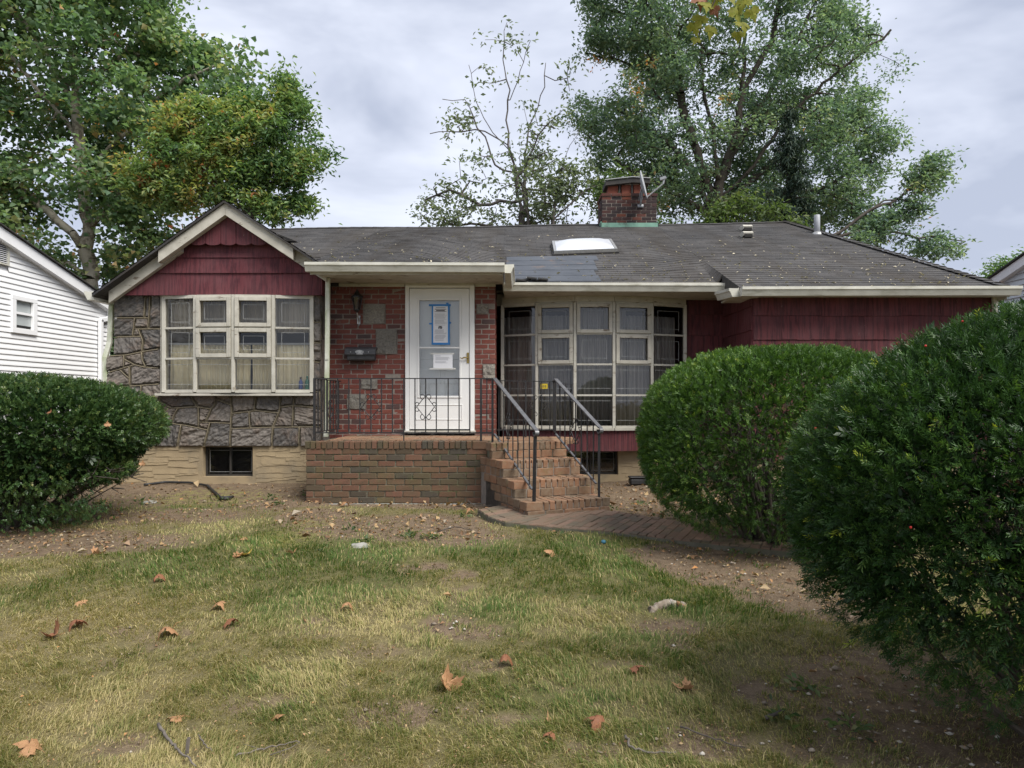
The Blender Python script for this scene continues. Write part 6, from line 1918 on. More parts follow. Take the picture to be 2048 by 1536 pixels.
# ------------------------------------------------------------------ clipped yews and the round bush
LM_yew = leaf_mat("yew_needle", [(0,(0.0124,0.0276,0.0105)),(.35,(0.0248,0.0621,0.0165)),(.65,(0.0543,0.1162,0.0225)),(.85,(0.1255,0.1943,0.0285)),(1,(0.3348,0.3887,0.0405))], .38, .18)
LM_yew2 = leaf_mat("bright_yew_needle", [(0,(0.0179,0.0426,0.0108)),(.35,(0.0426,0.0937,0.0175)),(.65,(0.0806,0.1589,0.0257)),(.85,(0.1523,0.2346,0.0365)),(1,(0.3046,0.3481,0.0540))], .42, .2)
LM_holly = leaf_mat("small_holly_leaf", [(0,(0.0128,0.0295,0.0113)),(.4,(0.0313,0.0667,0.0193)),(.7,(0.0662,0.1130,0.0305)),(.9,(0.1336,0.1590,0.0491)),(1,(0.2358,0.2258,0.0650))], .32, .15)

def sprays(name, pos, nrm, rs, L_, nn, nl, nw, tint, wide=.9):
    """feathery twigs: nn needles along each twig of length L_, needles nl long"""
    n_ = len(pos)
    ax = nrm + .55*rs.normal(size=(n_, 3)) + np.array([0, 0, .25]); ax /= np.linalg.norm(ax, axis=1)[:, None]
    ref = rs.normal(size=(n_, 3)); sd = np.cross(ax, ref); sd /= np.linalg.norm(sd, axis=1)[:, None]; up = np.cross(sd, ax)
    sc = rs.uniform(.6, 1.3, n_)
    t = (np.arange(nn)+.5)/nn
    side = np.where(np.arange(nn) % 2 == 0, 1., -1.)
    ang_ = np.radians(58)*(1-.45*t)*wide
    B = pos[:, None, :] + ax[:, None, :]*(L_*sc)[:, None, None]*t[None, :, None]*.9
    jit = rs.normal(size=(n_, nn, 3))*.22
    D_ = ax[:, None, :]*np.cos(ang_)[None, :, None] + sd[:, None, :]*(np.sin(ang_)*side)[None, :, None] + up[:, None, :]*.22 + jit
    D_ /= np.linalg.norm(D_, axis=2)[:, :, None]
    ln = nl*sc[:, None]*(1-.35*np.abs(t-.4))[None, :]
    W_ = np.cross(D_, up[:, None, :] + .4*jit); W_ /= np.linalg.norm(W_, axis=2)[:, :, None]+1e-9
    b = B; m_ = B + D_*(ln*.55)[:, :, None]; e = B + D_*ln[:, :, None] - up[:, None, :]*(ln*.06)[:, :, None]
    hw = nw*.5
    v = np.stack([b, m_ + W_*hw, e, m_ - W_*hw], 2).reshape(-1, 3)
    k = np.arange(n_*nn)*4
    f = np.concatenate([np.stack([k, k+1, k+2], 1), np.stack([k, k+2, k+3], 1)])
    tn = np.clip(tint[:, None] + rs.normal(size=(n_, nn))*.05 + .10*t[None, :], 0, 1)
    return npmesh(name, v, None, f, {"tint": np.repeat(tn.ravel(), 4)})

def dome_points(n_, rs, c, r, zlo, lump, seed, inner=.0, power=2.4):
    """points on a lumpy clipped dome; r = (rx, ry, rz)"""
    d = rs.normal(size=(n_*2, 3)); d /= np.linalg.norm(d, axis=1)[:, None]
    r = np.array(r)
    # superellipsoid radius
    k = (np.abs(d[:, 0])**power + np.abs(d[:, 1])**power + np.abs(d[:, 2])**power)**(-1/power)
    p = d*k[:, None]*r
    nz = fbm(p[:, 0], p[:, 1], p[:, 2], 2.4, seed, 3)
    s = 1 + lump*nz - inner*np.abs(rs.normal(size=len(p)))
    p2 = p*s[:, None]
    nr = p/(r**2); nr /= np.linalg.norm(nr, axis=1)[:, None]
    pos = p2 + np.array(c)
    ok = pos[:, 2] > zlo
    return pos[ok][:n_], nr[ok][:n_], nz[ok][:n_]
def stems(root, c, base, r, n_, rs, rad, zlo):
    A, B, ra, rb = [], [], [], []
    for i in range(n_):
        a = rs.uniform(0, 2*math.pi); el = rs.uniform(.05, 1.3); b0 = np.array(base) + np.array([rs.normal()*.08, rs.normal()*.08, 0])
        tip = np.array(c) + np.array([math.cos(a)*math.cos(el)*r[0], math.sin(a)*math.cos(el)*r[1], (math.sin(el)*1.3-.45)*r[2]])*rs.uniform(.68, .86)
        tip[2] = max(tip[2], zlo+.03); prev = b0; n2 = 7; bend = rs.normal(size=3)*.10
        for s in range(1, n2+1):
            t = s/n2; q = b0 + (tip-b0)*np.array([t**1.15, t**1.15, t**.9]) + bend*math.sin(math.pi*t)
            A.append(prev); B.append(q); ra.append(rad*(1-t+.2)); rb.append(rad*(1-t+.08)); prev = q
            if s > 3:
                for _ in range(3):
                    e = q + rs.normal(size=3)*np.array([.08, .08, .06]) + (tip-b0)*.05
                    A.append(q); B.append(e); ra.append(rad*.28); rb.append(rad*.12)
    return mobj("stems", seg_mesh("stems", A, B, ra, rb), M['bark'], root)

# middle yew
rs = np.random.default_rng(31)
y2c = (2.46, 6.35, .86); y2r = (1.27, 1.02, .87); y2b = (2.30, 6.3, gzf(2.3, 6.3)-.05)
yew2 = empty("yew_bush", y2b, "rounded clipped yew in front of the maroon wing", "bush")
pos, nr, nz = dome_points(21000, rs, y2c, y2r, .06, .045, 12, .025, 2.5)
hole = fbm(pos[:, 0], pos[:, 1], pos[:, 2], 3.2, 19, 2); low = np.clip((.75-pos[:, 2])/.7, 0, 1)
keep = rs.uniform(0, 1, len(pos)) < np.clip(1.1 - low*(.55+.9*(hole > -.05)) , .10, 1)
pos, nr, nz = pos[keep], nr[keep], nz[keep]
tn = .42 + rs.normal(size=len(pos))*.16 + .2*nz
mobj("foliage", sprays("foliage", pos, nr, rs, .046, 8, .024, .0068, tn), LM_yew2, yew2)
pos, nr, nz = dome_points(9000, rs, y2c, np.array(y2r)*.9, .15, .1, 13, .10, 2.4)
keep = rs.uniform(0, 1, len(pos)) < np.clip(1.1-np.clip((.7-pos[:, 2])/.7, 0, 1)*1.0, .1, 1); pos, nr = pos[keep], nr[keep]
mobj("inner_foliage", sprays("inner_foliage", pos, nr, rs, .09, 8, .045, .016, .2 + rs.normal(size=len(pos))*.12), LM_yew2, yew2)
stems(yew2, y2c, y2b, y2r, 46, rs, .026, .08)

# near yew
rs = np.random.default_rng(32)
y1c = (2.47, 3.0, .77); y1r = (1.23, 1.03, .90); y1b = (2.35, 2.75, gzf(2.35, 2.75)-.05)
yew1 = empty("yew_bush", y1b, "huge dark yew filling the photo's lower corner nearest the camera", "bush")
pos, nr, nz = dome_points(33000, rs, y1c, y1r, -.12, .07, 22, .03, 2.0)
vis = ((np.array([0, 0, HC]) - pos)*nr).sum(1) > -.45
pos, nr, nz = pos[vis], nr[vis], nz[vis]
hole = fbm(pos[:, 0], pos[:, 1], pos[:, 2], 2.6, 29, 2); low = np.clip((.62-pos[:, 2])/.7, 0, 1)
keep = rs.uniform(0, 1, len(pos)) < np.clip(1.08 - low*(.75+.9*(hole > -.2)), .05, 1)
pos, nr, nz = pos[keep], nr[keep], nz[keep]
tn = .36 + rs.normal(size=len(pos))*.13 + .2*nz + np.where(rs.uniform(0, 1, len(pos)) < .012, .5, 0)
mobj("foliage", sprays("foliage", pos, nr, rs, .058, 12, .023, .0042, tn), LM_yew, yew1)
pos, nr, nz = dome_points(13000, rs, y1c, np.array(y1r)*.9, .05, .1, 23, .10, 2.0)
keep = rs.uniform(0, 1, len(pos)) < np.clip((pos[:, 2]-.28)/.3, .0, 1); pos, nr = pos[keep], nr[keep]
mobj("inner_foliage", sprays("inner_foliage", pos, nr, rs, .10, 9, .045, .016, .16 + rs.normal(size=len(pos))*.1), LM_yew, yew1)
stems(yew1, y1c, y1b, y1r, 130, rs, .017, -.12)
br = MB()
for k in range(16):
    a = rs.uniform(math.pi*.75, math.pi*1.75); el = rs.uniform(0, 1.1)
    q = Vector(y1c) + Vector((math.cos(a)*math.cos(el)*y1r[0], math.sin(a)*math.cos(el)*y1r[1], math.sin(el)*y1r[2]))*1.03
    br.lathe(q, [(.001,-.005),(.0045,-.003),(.005,.001),(.0035,.0045),(.001,.005)], 6)
br.build("berries", pm("red_berry", (.42,.025,.02), (.50,.04,.03), 20, .35), yew1, True)

# round bush by the stone wall: two tiers on a narrow foot
rs = np.random.default_rng(33)
bc = (-5.12, 7.25, 1.0); b_r = (1.40, 1.1, .50); bb = (-5.05, 7.05, gzf(-5.05, 7.05)-.05)
bush = empty("holly_bush", bb, "broad dark bush with a mushroom outline before the fieldstone wall", "bush")
pos, nr, nz = dome_points(15000, rs, bc, b_r, .25, .07, 42, .05, 2.2)
pos2, nr2, nz2 = dome_points(6500, rs, (-5.2, 7.15, .58), (1.26, .98, .26), .16, .12, 44, .06, 2.2)
cut = np.abs(pos[:, 2] - (.74 + .05*fbm(pos[:, 0], pos[:, 1], 0*pos[:, 0], 1.5, 3, 2))) < .05
keep = (~cut | (rs.uniform(0, 1, len(pos)) < .25)); pos, nr, nz = pos[keep], nr[keep], nz[keep]
pos = np.concatenate([pos, pos2]); nr = np.concatenate([nr, nr2]); nz = np.concatenate([nz, nz2])
tn = .45 + rs.normal(size=len(pos))*.15 + .18*nz
mobj("foliage", sprays("foliage", pos, nr, rs, .055, 7, .024, .0125, tn, 1.0), LM_holly, bush)
pos, nr, nz = dome_points(11000, rs, (-5.15, 7.2, .92), (1.27, .97, .50), .3, .1, 43, .10, 2.2)
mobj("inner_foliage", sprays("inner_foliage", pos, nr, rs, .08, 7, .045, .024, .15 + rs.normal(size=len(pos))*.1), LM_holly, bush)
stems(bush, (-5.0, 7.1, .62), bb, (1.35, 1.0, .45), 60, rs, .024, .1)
pos = np.concatenate([rs.normal(size=(420, 3))*np.array([.20, .14, .07]) + np.array([-4.33, 6.75, .17]), rs.normal(size=(700, 3))*np.array([.35, .2, .12]) + np.array([-4.9, 6.6, .2])])
pos[:, 2] = np.maximum(pos[:, 2], .03)
mobj("low_sprouts", sprays("low_sprouts", pos, np.tile([0, -.4, .8], (len(pos), 1)), rs, .05, 7, .022, .011, .35 + rs.normal(size=len(pos))*.15), LM_holly, bush)

# ------------------------------------------------------------------ grass
def grass():
    rs = np.random.default_rng(5)
    n_ = 900000
    # candidate blades: even over the picture plane of the lawn, so near ground is denser; spread over the whole front yard
    u = rs.uniform(0, 1, n_); y = 1/(1/2.1 - u*(1/2.1 - 1/8.9)); x = rs.uniform(-1, 1, n_)*(.95*y + .6)
    pk = rs.uniform(0, 1, n_)
    so = soil(x, y); gr = greenness(x, y)
    clump = fbm(x, y, 0*x, 11, 71, 2)*1.5
    dens = np.clip(.94 - .98*so + .55*clump, 0.0, 1)*np.clip(.55 + .12*y, 0, 1)
    # nothing grows on the path, steps and stoop
    py_o = np.interp(x, [p.x for p in oo], [p.y for p in oo]); py_i = np.interp(x, [p.x for p in ii], [p.y for p in ii])
    onp = (x > oo[0].x) & (y > py_o-.01) & (y < py_i+.02)
    onp |= (x > XF0-.02) & (x < XF1+.02) & (y > YF-.05)
    onp |= (x > -.3) & (x < 1.2) & (y > 7.2 + .25*np.abs(x-.3))
    keep = (pk < dens*.62) & ~onp & (y < 9.6)
    x, y, so, gr, clump = x[keep], y[keep], so[keep], gr[keep], clump[keep]
    n_ = len(x); z = gz(x, y) - .012*so
    ln = rs.uniform(.018, .050, n_)*np.clip(1 + .7*clump, .35, 2)*(1 - .35*so)*(.9+.35*gr)
    tuft = rs.uniform(0, 1, n_) < .04; ln = np.where(tuft, ln*1.5, ln)
    wd = rs.uniform(.0018, .0036, n_)*np.clip(y/3.0, .9, 2.1)
    # blades lie mostly combed over, direction drifting over the lawn
    th = 2.2*fbm(x, y, 0*x, 1.1, 81, 2)*math.pi + rs.normal(size=n_)*.9
    lean = np.clip(rs.normal(size=n_)*.35 + 1.0 - .35*gr, .05, 1.9)
    hx, hy = np.cos(th), np.sin(th)
    bx_, by_ = -hy, hx
    rot = rs.uniform(-.8, .8, n_); sx_, sy_ = bx_*np.cos(rot)+hx*np.sin(rot), by_*np.cos(rot)+hy*np.sin(rot)
    def pt(t):
        q = lean*t
        return np.stack([x + hx*ln*np.sin(q)*t, y + hy*ln*np.sin(q)*t, z - .003 + ln*np.maximum(np.cos(q)*t, .10*t)], 1)
    m1, e = pt(.55), pt(1.0); b0 = np.stack([x, y, z-.004], 1)
    s3 = np.stack([sx_, sy_, np.zeros(n_)], 1)*wd[:, None]
    v = np.stack([b0 - s3*.5, b0 + s3*.5, m1 + s3*.42, m1 - s3*.42, e], 1).reshape(-1, 3)
    k = np.arange(n_)*5
    f4 = np.stack([k, k+1, k+2, k+3], 1); f3 = np.stack([k+3, k+2, k+4], 1)
    tint = np.clip(gr + .06 + .22*clump + rs.normal(size=n_)*.2, 0, 1)
    dry = rs.uniform(0, 1, n_) < .32 - .22*gr
    tint = np.where(dry, rs.uniform(0, .25, n_), tint)
    me = npmesh("grass", v, f4, f3, {"tint": np.repeat(tint, 5)})
    mt = leaf_mat("lawn_blade", [(0,(0.4788,0.3955,0.2035)),(.25,(0.3232,0.2807,0.1137)),(.5,(0.1975,0.2041,0.0658)),(.75,(0.1052,0.1504,0.0333)),(1,(0.0658,0.1249,0.0214))], .6, .3, tmul=1.3)
    o = mobj("grass", me, mt); tag(o, "patchy short lawn grass, green and straw-coloured", "grass", kind="stuff")
    return n_
NGRASS = grass()

# low weeds with broader leaves in the bare bed
def weeds():
    rs = np.random.default_rng(6); pos = []; ax = []
    for (px, py, n_) in ((820,1072,40),(860,1078,36),(640,1100,20),(700,1062,18),(440,1000,20),(540,985,26),(930,1035,16),(1240,1040,26),(1225,1020,18),(1330,1035,24),(1280,1010,18),(1470,1110,20),(560,1010,24),(620,985,20),(730,1085,20),(1130,1075,18),(200,1010,24),(280,1005,26),(1610,1380,26),(1700,1460,30),(1560,1440,24)):
        x0, y0 = gnd(px, py)
        for _ in range(n_):
            a = rs.uniform(0, 6.28); r = abs(rs.normal())*.06; x, y = x0+math.cos(a)*r, y0+math.sin(a)*r
            pos.append((x, y, gzf(x, y)+rs.uniform(.0, .035))); ax.append((math.cos(a), math.sin(a), rs.uniform(.2, 1.2)))
    me = leaves_mesh("weeds", np.array(pos), .05, .022, rs, np.clip(.5+rs.normal(size=len(pos))*.25, 0, 1), .3, .2, np.array(ax))
    o = mobj("weeds", me, LM_fresh); tag(o, "small green weeds sprouting from the bare soil", "weeds", kind="stuff")
weeds()

# leaf crumbs, wood chips and pebbles lying on the bare soil
def litter(name, label, n_, sizes, mat_, seed, fn, zoff=.004):
    rs = np.random.default_rng(seed)
    u = rs.uniform(0, 1, n_*12); y = 1/(1/2.3 - u*(1/2.3 - 1/10.4)); x = rs.uniform(-1, 1, len(y))*(.85*y+.4)
    ok = (rs.uniform(0, 1, len(y)) < fn(x, y)); ok &= ~((x > XF0) & (x < XF1+.05) & (y > YF)); ok &= ~((x > -.3) & (x < 1.1) & (y > 7.5)); ok &= ~((x < XS1) & (y > DG)); ok &= ~((x > XW0-.1) & (y > DW-.05))
    x, y = x[ok][:n_], y[ok][:n_]
    pos = np.stack([x, y, gz(x, y)+zoff], 1)
    ys_ = np.clip(pos[:, 1:2], 2.5, 9)*rs.lognormal(0, .45, (len(x), 1)) if sizes[0] < .01 else 1.0
    me = leaves_mesh(name, pos, sizes[0]*ys_, sizes[1]*ys_, rs, np.clip(rs.uniform(0, 1, len(x)), 0, 1), 1.2, .35)
    o = mobj(name, me, mat_); tag(o, label, "litter", kind="stuff")
LM_lit = leaf_mat("dry_litter", [(0,(.12,.07,.04)),(.35,(.26,.15,.075)),(.65,(.40,.28,.14)),(.85,(.30,.26,.20)),(1,(.42,.20,.07))], .8, .15, tmul=1.1)
litter("leaf_litter", "crumbled dry leaves and chips over the bare soil", 7500, (.0040,.0025), LM_lit, 91, lambda x, y: np.clip(soil(x, y)*1.1-.35, 0, 1)*np.clip((y-3)/4, .12, 1))
litter("leaf_crumbs", "fine tan specks scattered through the lawn", 2500, (.014,.008), LM_lit, 92, lambda x, y: np.full(len(x), .12), .016)
def pebbles():
    rs = np.random.default_rng(9); m_ = []; vs_ = []; fs_ = []; off = 0
    ico = [(0,0,1),(.9,0,.2),(.28,.85,.2),(-.72,.53,.2),(-.72,-.53,.2),(.28,-.85,.2),(0,0,-.6)]
    icf = [(0,1,2),(0,2,3),(0,3,4),(0,4,5),(0,5,1),(6,2,1),(6,3,2),(6,4,3),(6,5,4),(6,1,5)]
    u = rs.uniform(0, 1, 14000); y = 1/(1/2.4 - u*(1/2.4-1/10.2)); x = rs.uniform(-1, 1, 14000)*(.85*y)
    s = soil(x, y); ok = rs.uniform(0, 1, 14000) < np.clip(s*.45-.12, 0, 1); ok &= ~((x > XF0-.05) & (x < 1.2) & (y > 7.3)); ok &= ~((x < XS1) & (y > DG-.02))
    x, y = x[ok], y[ok]; n_ = len(x); z = gz(x, y)
    ic = np.array(ico); r = rs.exponential(.004, n_)+.003
    V = ic[None]*(r[:, None, None]*np.array([1.2, 1, .7])) *rs.uniform(.7, 1.3, (n_, 7, 3)) + np.stack([x, y, z], 1)[:, None, :]
    Fc = (np.array(icf)[None] + (np.arange(n_)*7)[:, None, None]).reshape(-1, 3)
    me = npmesh("pebbles", V.reshape(-1, 3), None, Fc, {"tint": np.repeat(rs.uniform(0, 1, n_), 7)})
    mt = leaf_mat("pebble", [(0,(.16,.13,.10)),(.5,(.28,.23,.17)),(1,(.46,.43,.38))], .9, 0.0)
    o = mobj("pebbles", me, mt); tag(o, "tiny pale pebbles lying on the bare soil", "pebbles", kind="stuff")
pebbles()
# pale flecks of dead leaf caught on the roof
def roof_flecks():
    rs = np.random.default_rng(13); pos = []
    for _ in range(1300):
        px = rs.uniform(575, 1990); py = 452 + rs.beta(2.2, 1.2)*128
        if px < 1008: zone = 0
        elif px < 1480: zone = 1
        else: zone = 2
        ye, ze = ((YP, ZP), (YM, ZM), (YW, ZW))[zone]
        k = (HY-py)/F; d = 11.5
        for _ in range(12):
            x = (px-1024)*d/F; rz_ = ridge_z(min(x, RX1)); sl = .41; zz = roof_z(x, d, zone); d += max(-.5, min(.5, ((HC+k*d)-zz)/(sl-k)))
        x = (px-1024)*d/F
        if ye+.02 < d < DRG-.1 and abs(HC+k*d-roof_z(x, d, zone)) < .01 and (zone < 2 or x < XE + (RX1-XE)*(d-YW)/(DRG-YW) - .15):
            t = (d-ye)/(DRG-ye)
            pos.append((x, d, HC+k*d+.016))
    pos = np.array(pos)
    me = leaves_mesh("roof_litter", pos, .055, .022, rs, rs.uniform(.3, 1, len(pos)), 1.5, .25)
    mt = leaf_mat("roof_fleck", [(0,(.12,.10,.07)),(.5,(.32,.28,.20)),(1,(.52,.47,.36))], .8, .1)
    o = mobj("roof_litter", me, mt); tag(o, "pale flecks of dead leaf scattered over the roof", "litter", kind="stuff")
roof_flecks()

# ------------------------------------------------------------------ fallen leaves
FL = [(893,1375,.15,'leaf_tan',1.6,"big upright tan maple leaf in the bare patch at the lawn's middle"),
      (1366,1380,.12,'leaf_tan',.9,"folded tan leaf lying alone before the huge yew"),
      (1190,1458,.10,'leaf_brown',1.2,"crumpled dark brown leaf low in the lawn's middle"),
      (347,1442,.11,'leaf_tan',.5,"flat star-shaped tan leaf above the long grey stick"),
      (55,1508,.12,'leaf_tan',.6,"tan leaf in the photo's bottom left corner"),
      (438,1220,.11,'leaf_tan',1.0,"domed tan leaf on the straw-coloured grass"),
      (492,1112,.13,'leaf_yellow',.5,"yellow maple leaf lying beside a tan one"),
      (476,1116,.12,'leaf_tan',.7,"tan leaf tucked against the yellow leaf"),
      (582,1108,.10,'leaf_tan',.8,"small tan leaf a little beyond the yellow leaf"),
      (490,1082,.09,'leaf_tan',.9,"small tan leaf above the yellow leaf"),
      (196,1110,.12,'leaf_tan',1.1,"rolled tan leaf at the lawn edge near the bush"),
      (312,1166,.11,'leaf_brown',1.4,"shrivelled rusty leaf below the rolled leaf"),
      (105,1275,.12,'leaf_brown',1.5,"curled brown leaf, lower of the dark pair on the lawn's far side"),
      (150,1258,.13,'leaf_brown',1.3,"curled brown leaf, upper of the dark pair on the lawn's far side"),
      (330,1274,.13,'leaf_tan',1.2,"long rolled tan leaf beneath the domed leaf"),
      (466,1252,.10,'leaf_brown',1.2,"brown folded leaf just below the domed leaf"),
      (160,1212,.08,'leaf_tan',1.0,"small tan leaf above the dark pair"),
      (694,1222,.11,'leaf_tan',1.0,"rusty orange leaf alone on the straw grass left of middle"),
      (1008,1330,.10,'leaf_brown',1.5,"dark shrivelled leaf above the big upright leaf"),
      (1272,1350,.08,'leaf_brown',1.1,"little brown leaf left of the folded tan leaf"),
      (1094,1482,.08,'leaf_brown',1.0,"small brown leaf beside the crumpled dark one"),
      (1098,1445,.06,'leaf_tan',1.0,"tiny orange leaf scrap above the small brown leaf"),
      (1100,1112,.10,'leaf_tan',.8,"tan leaf on the green grass below the path"),
      (556,1440,.07,'leaf_tan',.6,"little pale leaf on the grass right of the star-shaped leaf"),
      (865,1076,.12,'leaf_tan',.9,"tan leaf in the bare soil among the weeds before the stoop"),
      (690,1012,.13,'leaf_tan',.9,"upright tan leaf leaning by the stoop's foot"),
      (940,1027,.13,'leaf_tan',.9,"tan leaf curled where the path begins"),
      (975,1020,.10,'leaf_tan',.8,"orange leaf by the side of the steps"),
      (205,997,.12,'leaf_tan',.8,"tan leaf on the soil beneath the broad bush"),
      (302,1006,.09,'leaf_tan',.8,"small tan leaf on the soil right of the broad bush")]
rf = random.Random(8)
for k, (px, py, sz, mk, cu, lab) in enumerate(FL):
    x, y = gnd(px, py)
    a, b = leaf_blade(k+3, sz*rf.uniform(.85, 1.1), cu*1.7)
    flip = rf.random() < .55
    R = Matrix.Rotation(rf.uniform(0, 6.28), 4, 'Z') @ Matrix.Rotation(rf.uniform(-.35, .35), 4, 'X') @ Matrix.Rotation(rf.uniform(-.3, .3) + (math.pi if flip else 0), 4, 'Y')
    if k == 0: R = Matrix.Rotation(.25, 4, 'Z') @ Matrix.Rotation(.85, 4, 'X') @ Matrix.Rotation(.2, 4, 'Y')
    c = Vector((0, .3*sz, 0))
    vs_ = [R @ (Vector(v)-c) for v in a.v]; vb = [R @ (Vector(v)-c) for v in b.v]
    zmin = sorted(v.z for v in vs_)[3]
    L0 = Vector((x, y, gzf(x, y) + .006 - zmin))
    lf = empty("fallen_leaf", (x, y, gzf(x, y)), lab, "leaf", "fallen leaves on the lawn")
    a.v = [tuple(v+L0) for v in vs_]; b.v = [tuple(v+L0) for v in vb]
    a.build("blade", M[mk], lf, True); b.build("veins", M['vein'], lf, True)
# leaves caught in the bushes
for k, (px, py, d, sz, mk, lab) in enumerate(((2030,985,2.55,.09,'leaf_tan',"big tan leaf caught in the huge yew at the photo's edge"), (1962,760,2.9,.07,'leaf_tan',"tan leaf caught high in the huge yew"), (1840,722,3.2,.06,'leaf_brown',"brown leaf caught on the huge yew's upper slope"),
      (1608,937,3.3,.04,'leaf_tan',"little tan leaf on the inner edge of the huge yew"), (215,852,6.2,.06,'leaf_tan',"small tan leaf sitting on the broad bush top"), (98,827,6.2,.06,'leaf_brown',"rusty leaf stuck on the broad bush near the white house"), (285,930,6.35,.06,'leaf_tan',"tan leaf low on the broad bush's end"))):
    a, b = leaf_blade(60+k, sz, .8)
    R = Matrix.Rotation(rf.uniform(-.8, .8), 4, 'Z') @ Matrix.Rotation(math.radians(60)+rf.uniform(-.3,.3), 4, 'X')
    L0 = P(px, py, d)
    if k < 4:
        dv = Vector((L0.x-y1c[0], L0.y-y1c[1], L0.z-y1c[2])); q = (abs(dv.x/y1r[0])**2.3+abs(dv.y/y1r[1])**2.3+abs(dv.z/y1r[2])**2.3)**(1/2.3)
        for _ in range(60):
            if q < 1.04: break
            d += .02; L0 = P(px, py, d); dv = Vector((L0.x-y1c[0], L0.y-y1c[1], L0.z-y1c[2])); q = (abs(dv.x/y1r[0])**2.3+abs(dv.y/y1r[1])**2.3+abs(dv.z/y1r[2])**2.3)**(1/2.3)
    lf = empty("caught_leaf", L0, lab, "leaf", "leaves caught in the bushes")
    a.v = [tuple(R @ Vector(v) + L0) for v in a.v]; b.v = [tuple(R @ Vector(v) + L0) for v in b.v]
    a.build("blade", M[mk], lf, True); b.build("veins", M['vein'], lf, True)

# ------------------------------------------------------------------ sticks and odd things on the ground
def stick(label, pxs, r, mk='twig', forks=(), seed=1):
    pts = []
    for px, py in pxs:
        x, y = gnd(px, py); pts.append(Vector((x, y, gzf(x, y)+.018+r)))
    rr_ = random.Random(seed); full = []
    for a, b in zip(pts, pts[1:]):
        for s in range(5):
            q = a.lerp(b, s/5); full.append(q + Vector((rr_.uniform(-.006,.006), rr_.uniform(-.006,.006), rr_.uniform(-.003,.006))))
    full.append(pts[-1]); n_ = len(full)
    m_ = MB().tube(full, [r*(1-.55*i/n_)*rr_.uniform(.88,1.15) for i in range(n_)], 7)
    for fk in forks:
        q = [Vector((*gnd(px, py), 0)) for px, py in fk]
        q = [Vector((p.x, p.y, gzf(p.x, p.y)+.02+r)) for p in q]; m_.tube(q, [r*.55, r*.4, r*.25][:len(q)] + [r*.25]*(len(q)-3), 6)
    o = m_.build("fallen_stick", M[mk], None, True); tag(o, label, "stick", "sticks lying on the lawn")
stick("long grey stick lying below the star-shaped tan leaf", [(318,1462),(340,1495),(362,1515),(392,1545)], .007, seed=1)
stick("thin forked twig along the photo's bottom edge", [(468,1524),(520,1510),(560,1500),(600,1495)], .004, forks=([(520,1510),(500,1503),(488,1500)], [(540,1522),(580,1508),(600,1496)]), seed=2)
stick("thin bent twig beside the wood splinter", [(398,1480),(408,1500),(424,1512)], .0035, seed=3)
stick("pale crooked twig in the lawn's lower right", [(1252,1482),(1262,1508),(1300,1518),(1352,1516)], .006, seed=4)
stick("dark root-like stick before the huge yew", [(1360,1466),(1430,1488),(1490,1506)], .004, 'bark', seed=5)
stick("short thick dark stick beside the bare corner soil", [(1530,1450),(1552,1440),(1568,1432)], .010, 'bark', seed=6)
stick("curved twig leaning on the soil by the stoop corner", [(930,993),(938,1008),(952,1016),(1010,1013)], .006, seed=7)
stick("dark curved twig in the bare soil before the stoop", [(880,1066),(910,1058),(945,1066)], .006, 'bark', seed=8)
def splinter():
    x, y = gnd(375, 1510); z = gzf(x, y)
    o = MB().obox((x, y, z+.03), (.008,0,.001), (.0,.005,.003), (-.006,.022,.03)).build("wood_splinter", M['bark'], None, bevel=.002)
    tag(o, "short dark wood splinter beside the long grey stick", "splinter")
splinter()
def stump():
    x, y = gnd(1335, 1216); z = gzf(x, y) - .008
    r = empty("rotten_root", (x, y, z), "whitish rotten root lump showing in the lawn", "root")
    m_ = MB(); path = [(x-.13, y-.06, z+.0), (x-.07, y-.02, z+.018), (x+.0, y+.01, z+.03), (x+.06, y+.02, z+.026), (x+.12, y+.0, z+.0)]
    full = []
    for a, b in zip(path, path[1:]):
        for s in range(6): full.append(Vector(a).lerp(Vector(b), s/6) + Vector((0, random.uniform(-.006,.006), random.uniform(-.006,.008))))
    m_.tube(full, [random.uniform(.020,.036) for _ in full], 9)
    m_.build("root_wood", pm("rotten_pale_wood", (.30,.26,.20), (.16,.12,.09), 30, .95, 60, .8, .006, stain=(.50,.47,.42), sscale=18, sthr=(.52,.62), samt=.75), r, True)
    MB().obox((x+.09, y+.0, z+.03), (.03,0,-.012), (0,.02,0), (.002,0,.012)).build("torn_end", M['leaf_tan'], r, bevel=.006)
stump()
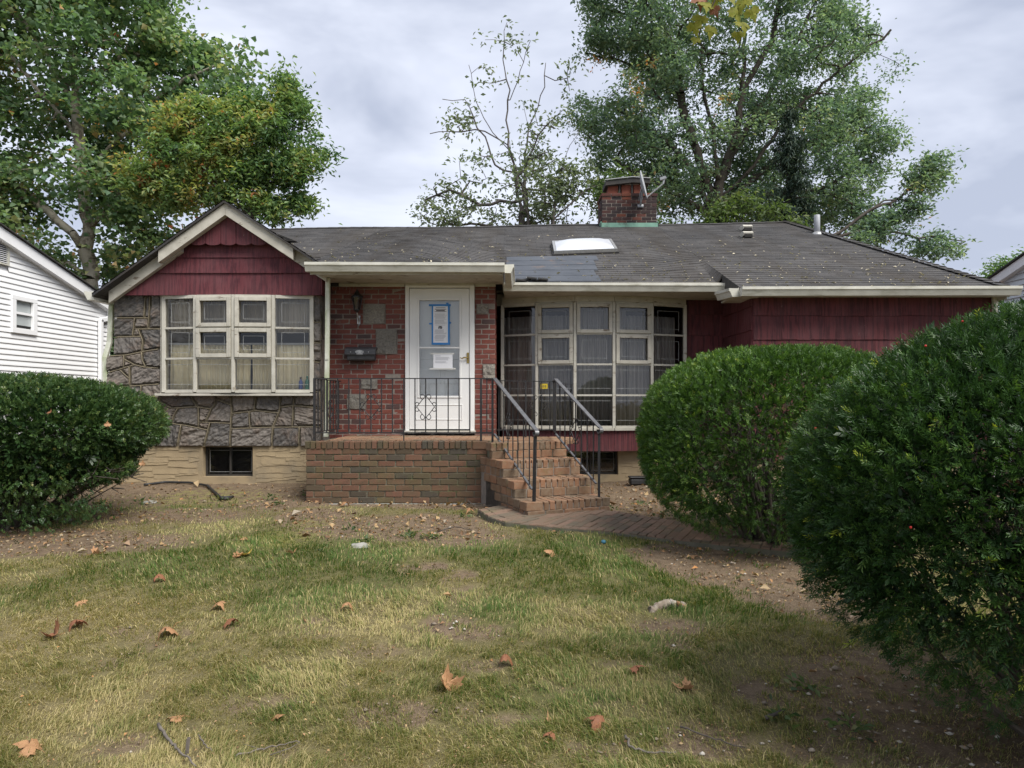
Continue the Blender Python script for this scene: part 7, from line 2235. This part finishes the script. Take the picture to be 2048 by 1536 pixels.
# black drain hose by the foundation
def hose():
    pl = [(288,970),(330,967),(380,968),(415,974),(445,988),(466,996),(430,999)]
    pts = []
    for px, py in pl:
        x, y = gnd(px, py); pts.append(Vector((x, y, gzf(x, y)+.02)))
    full = []
    for a, b in zip(pts, pts[1:]):
        for s in range(4): full.append(a.lerp(b, s/4))
    o = MB().tube(full, .016, 8).build("drain_hose", M['blackpl'], None, True); tag(o, "black hose lying on the soil under the basement window", "hose")
hose()
bxp = Vector((*gnd(1278, 968), 0)); bz_ = gzf(bxp.x, bxp.y)
bt_ = empty("bait_box", (bxp.x, bxp.y, bz_), "black plastic bait box at the foundation beside the yew", "box")
MB().box(bxp.x-.14, bxp.x+.14, bxp.y-.08, bxp.y+.09, bz_-.01, bz_+.085).build("body", M['blackpl'], bt_, bevel=.02)
MB().box(bxp.x-.145, bxp.x+.145, bxp.y-.085, bxp.y+.095, bz_+.088, bz_+.11).build("lid", M['blackpl'], bt_, bevel=.008)
bx2 = Vector((*gnd(1207, 1088), 0)); bz2 = gzf(bx2.x, bx2.y)
o = MB().lathe((bx2.x, bx2.y, bz2+.005), [(.016,0),(.024,.012),(.019,.026),(.008,.032)], 9).build("plastic_scrap", M['turq'], None, True); tag(o, "small dark blue plastic scrap on the moss below the path", "scrap")
# loose stones by the bush
for k, (px, py, s, lab) in enumerate(((128,1040,.06,"mossy round stone under the broad bush"), (300,990,.07,"flat pale stone in the soil near the hose"), (430,1092,.0,""), (722,1093,.07,"flat grey stone at the edge of the bare soil"))):
    if not s: continue
    x, y = gnd(px, py); z = gzf(x, y); bm = bmesh.new(); bmesh.ops.create_icosphere(bm, subdivisions=2, radius=s)
    for v in bm.verts: v.co = Vector((v.co.x*1.3, v.co.y, v.co.z*.5)) + v.co*.3*mnoise.noise(v.co*14+Vector((k,0,0))) + Vector((x, y, z))
    me = bpy.data.meshes.new("loose_stone"); bm.to_mesh(me); bm.free(); o = mobj("loose_stone", me, M['concrete']); tag(o, lab, "stone", "loose stones on the soil")
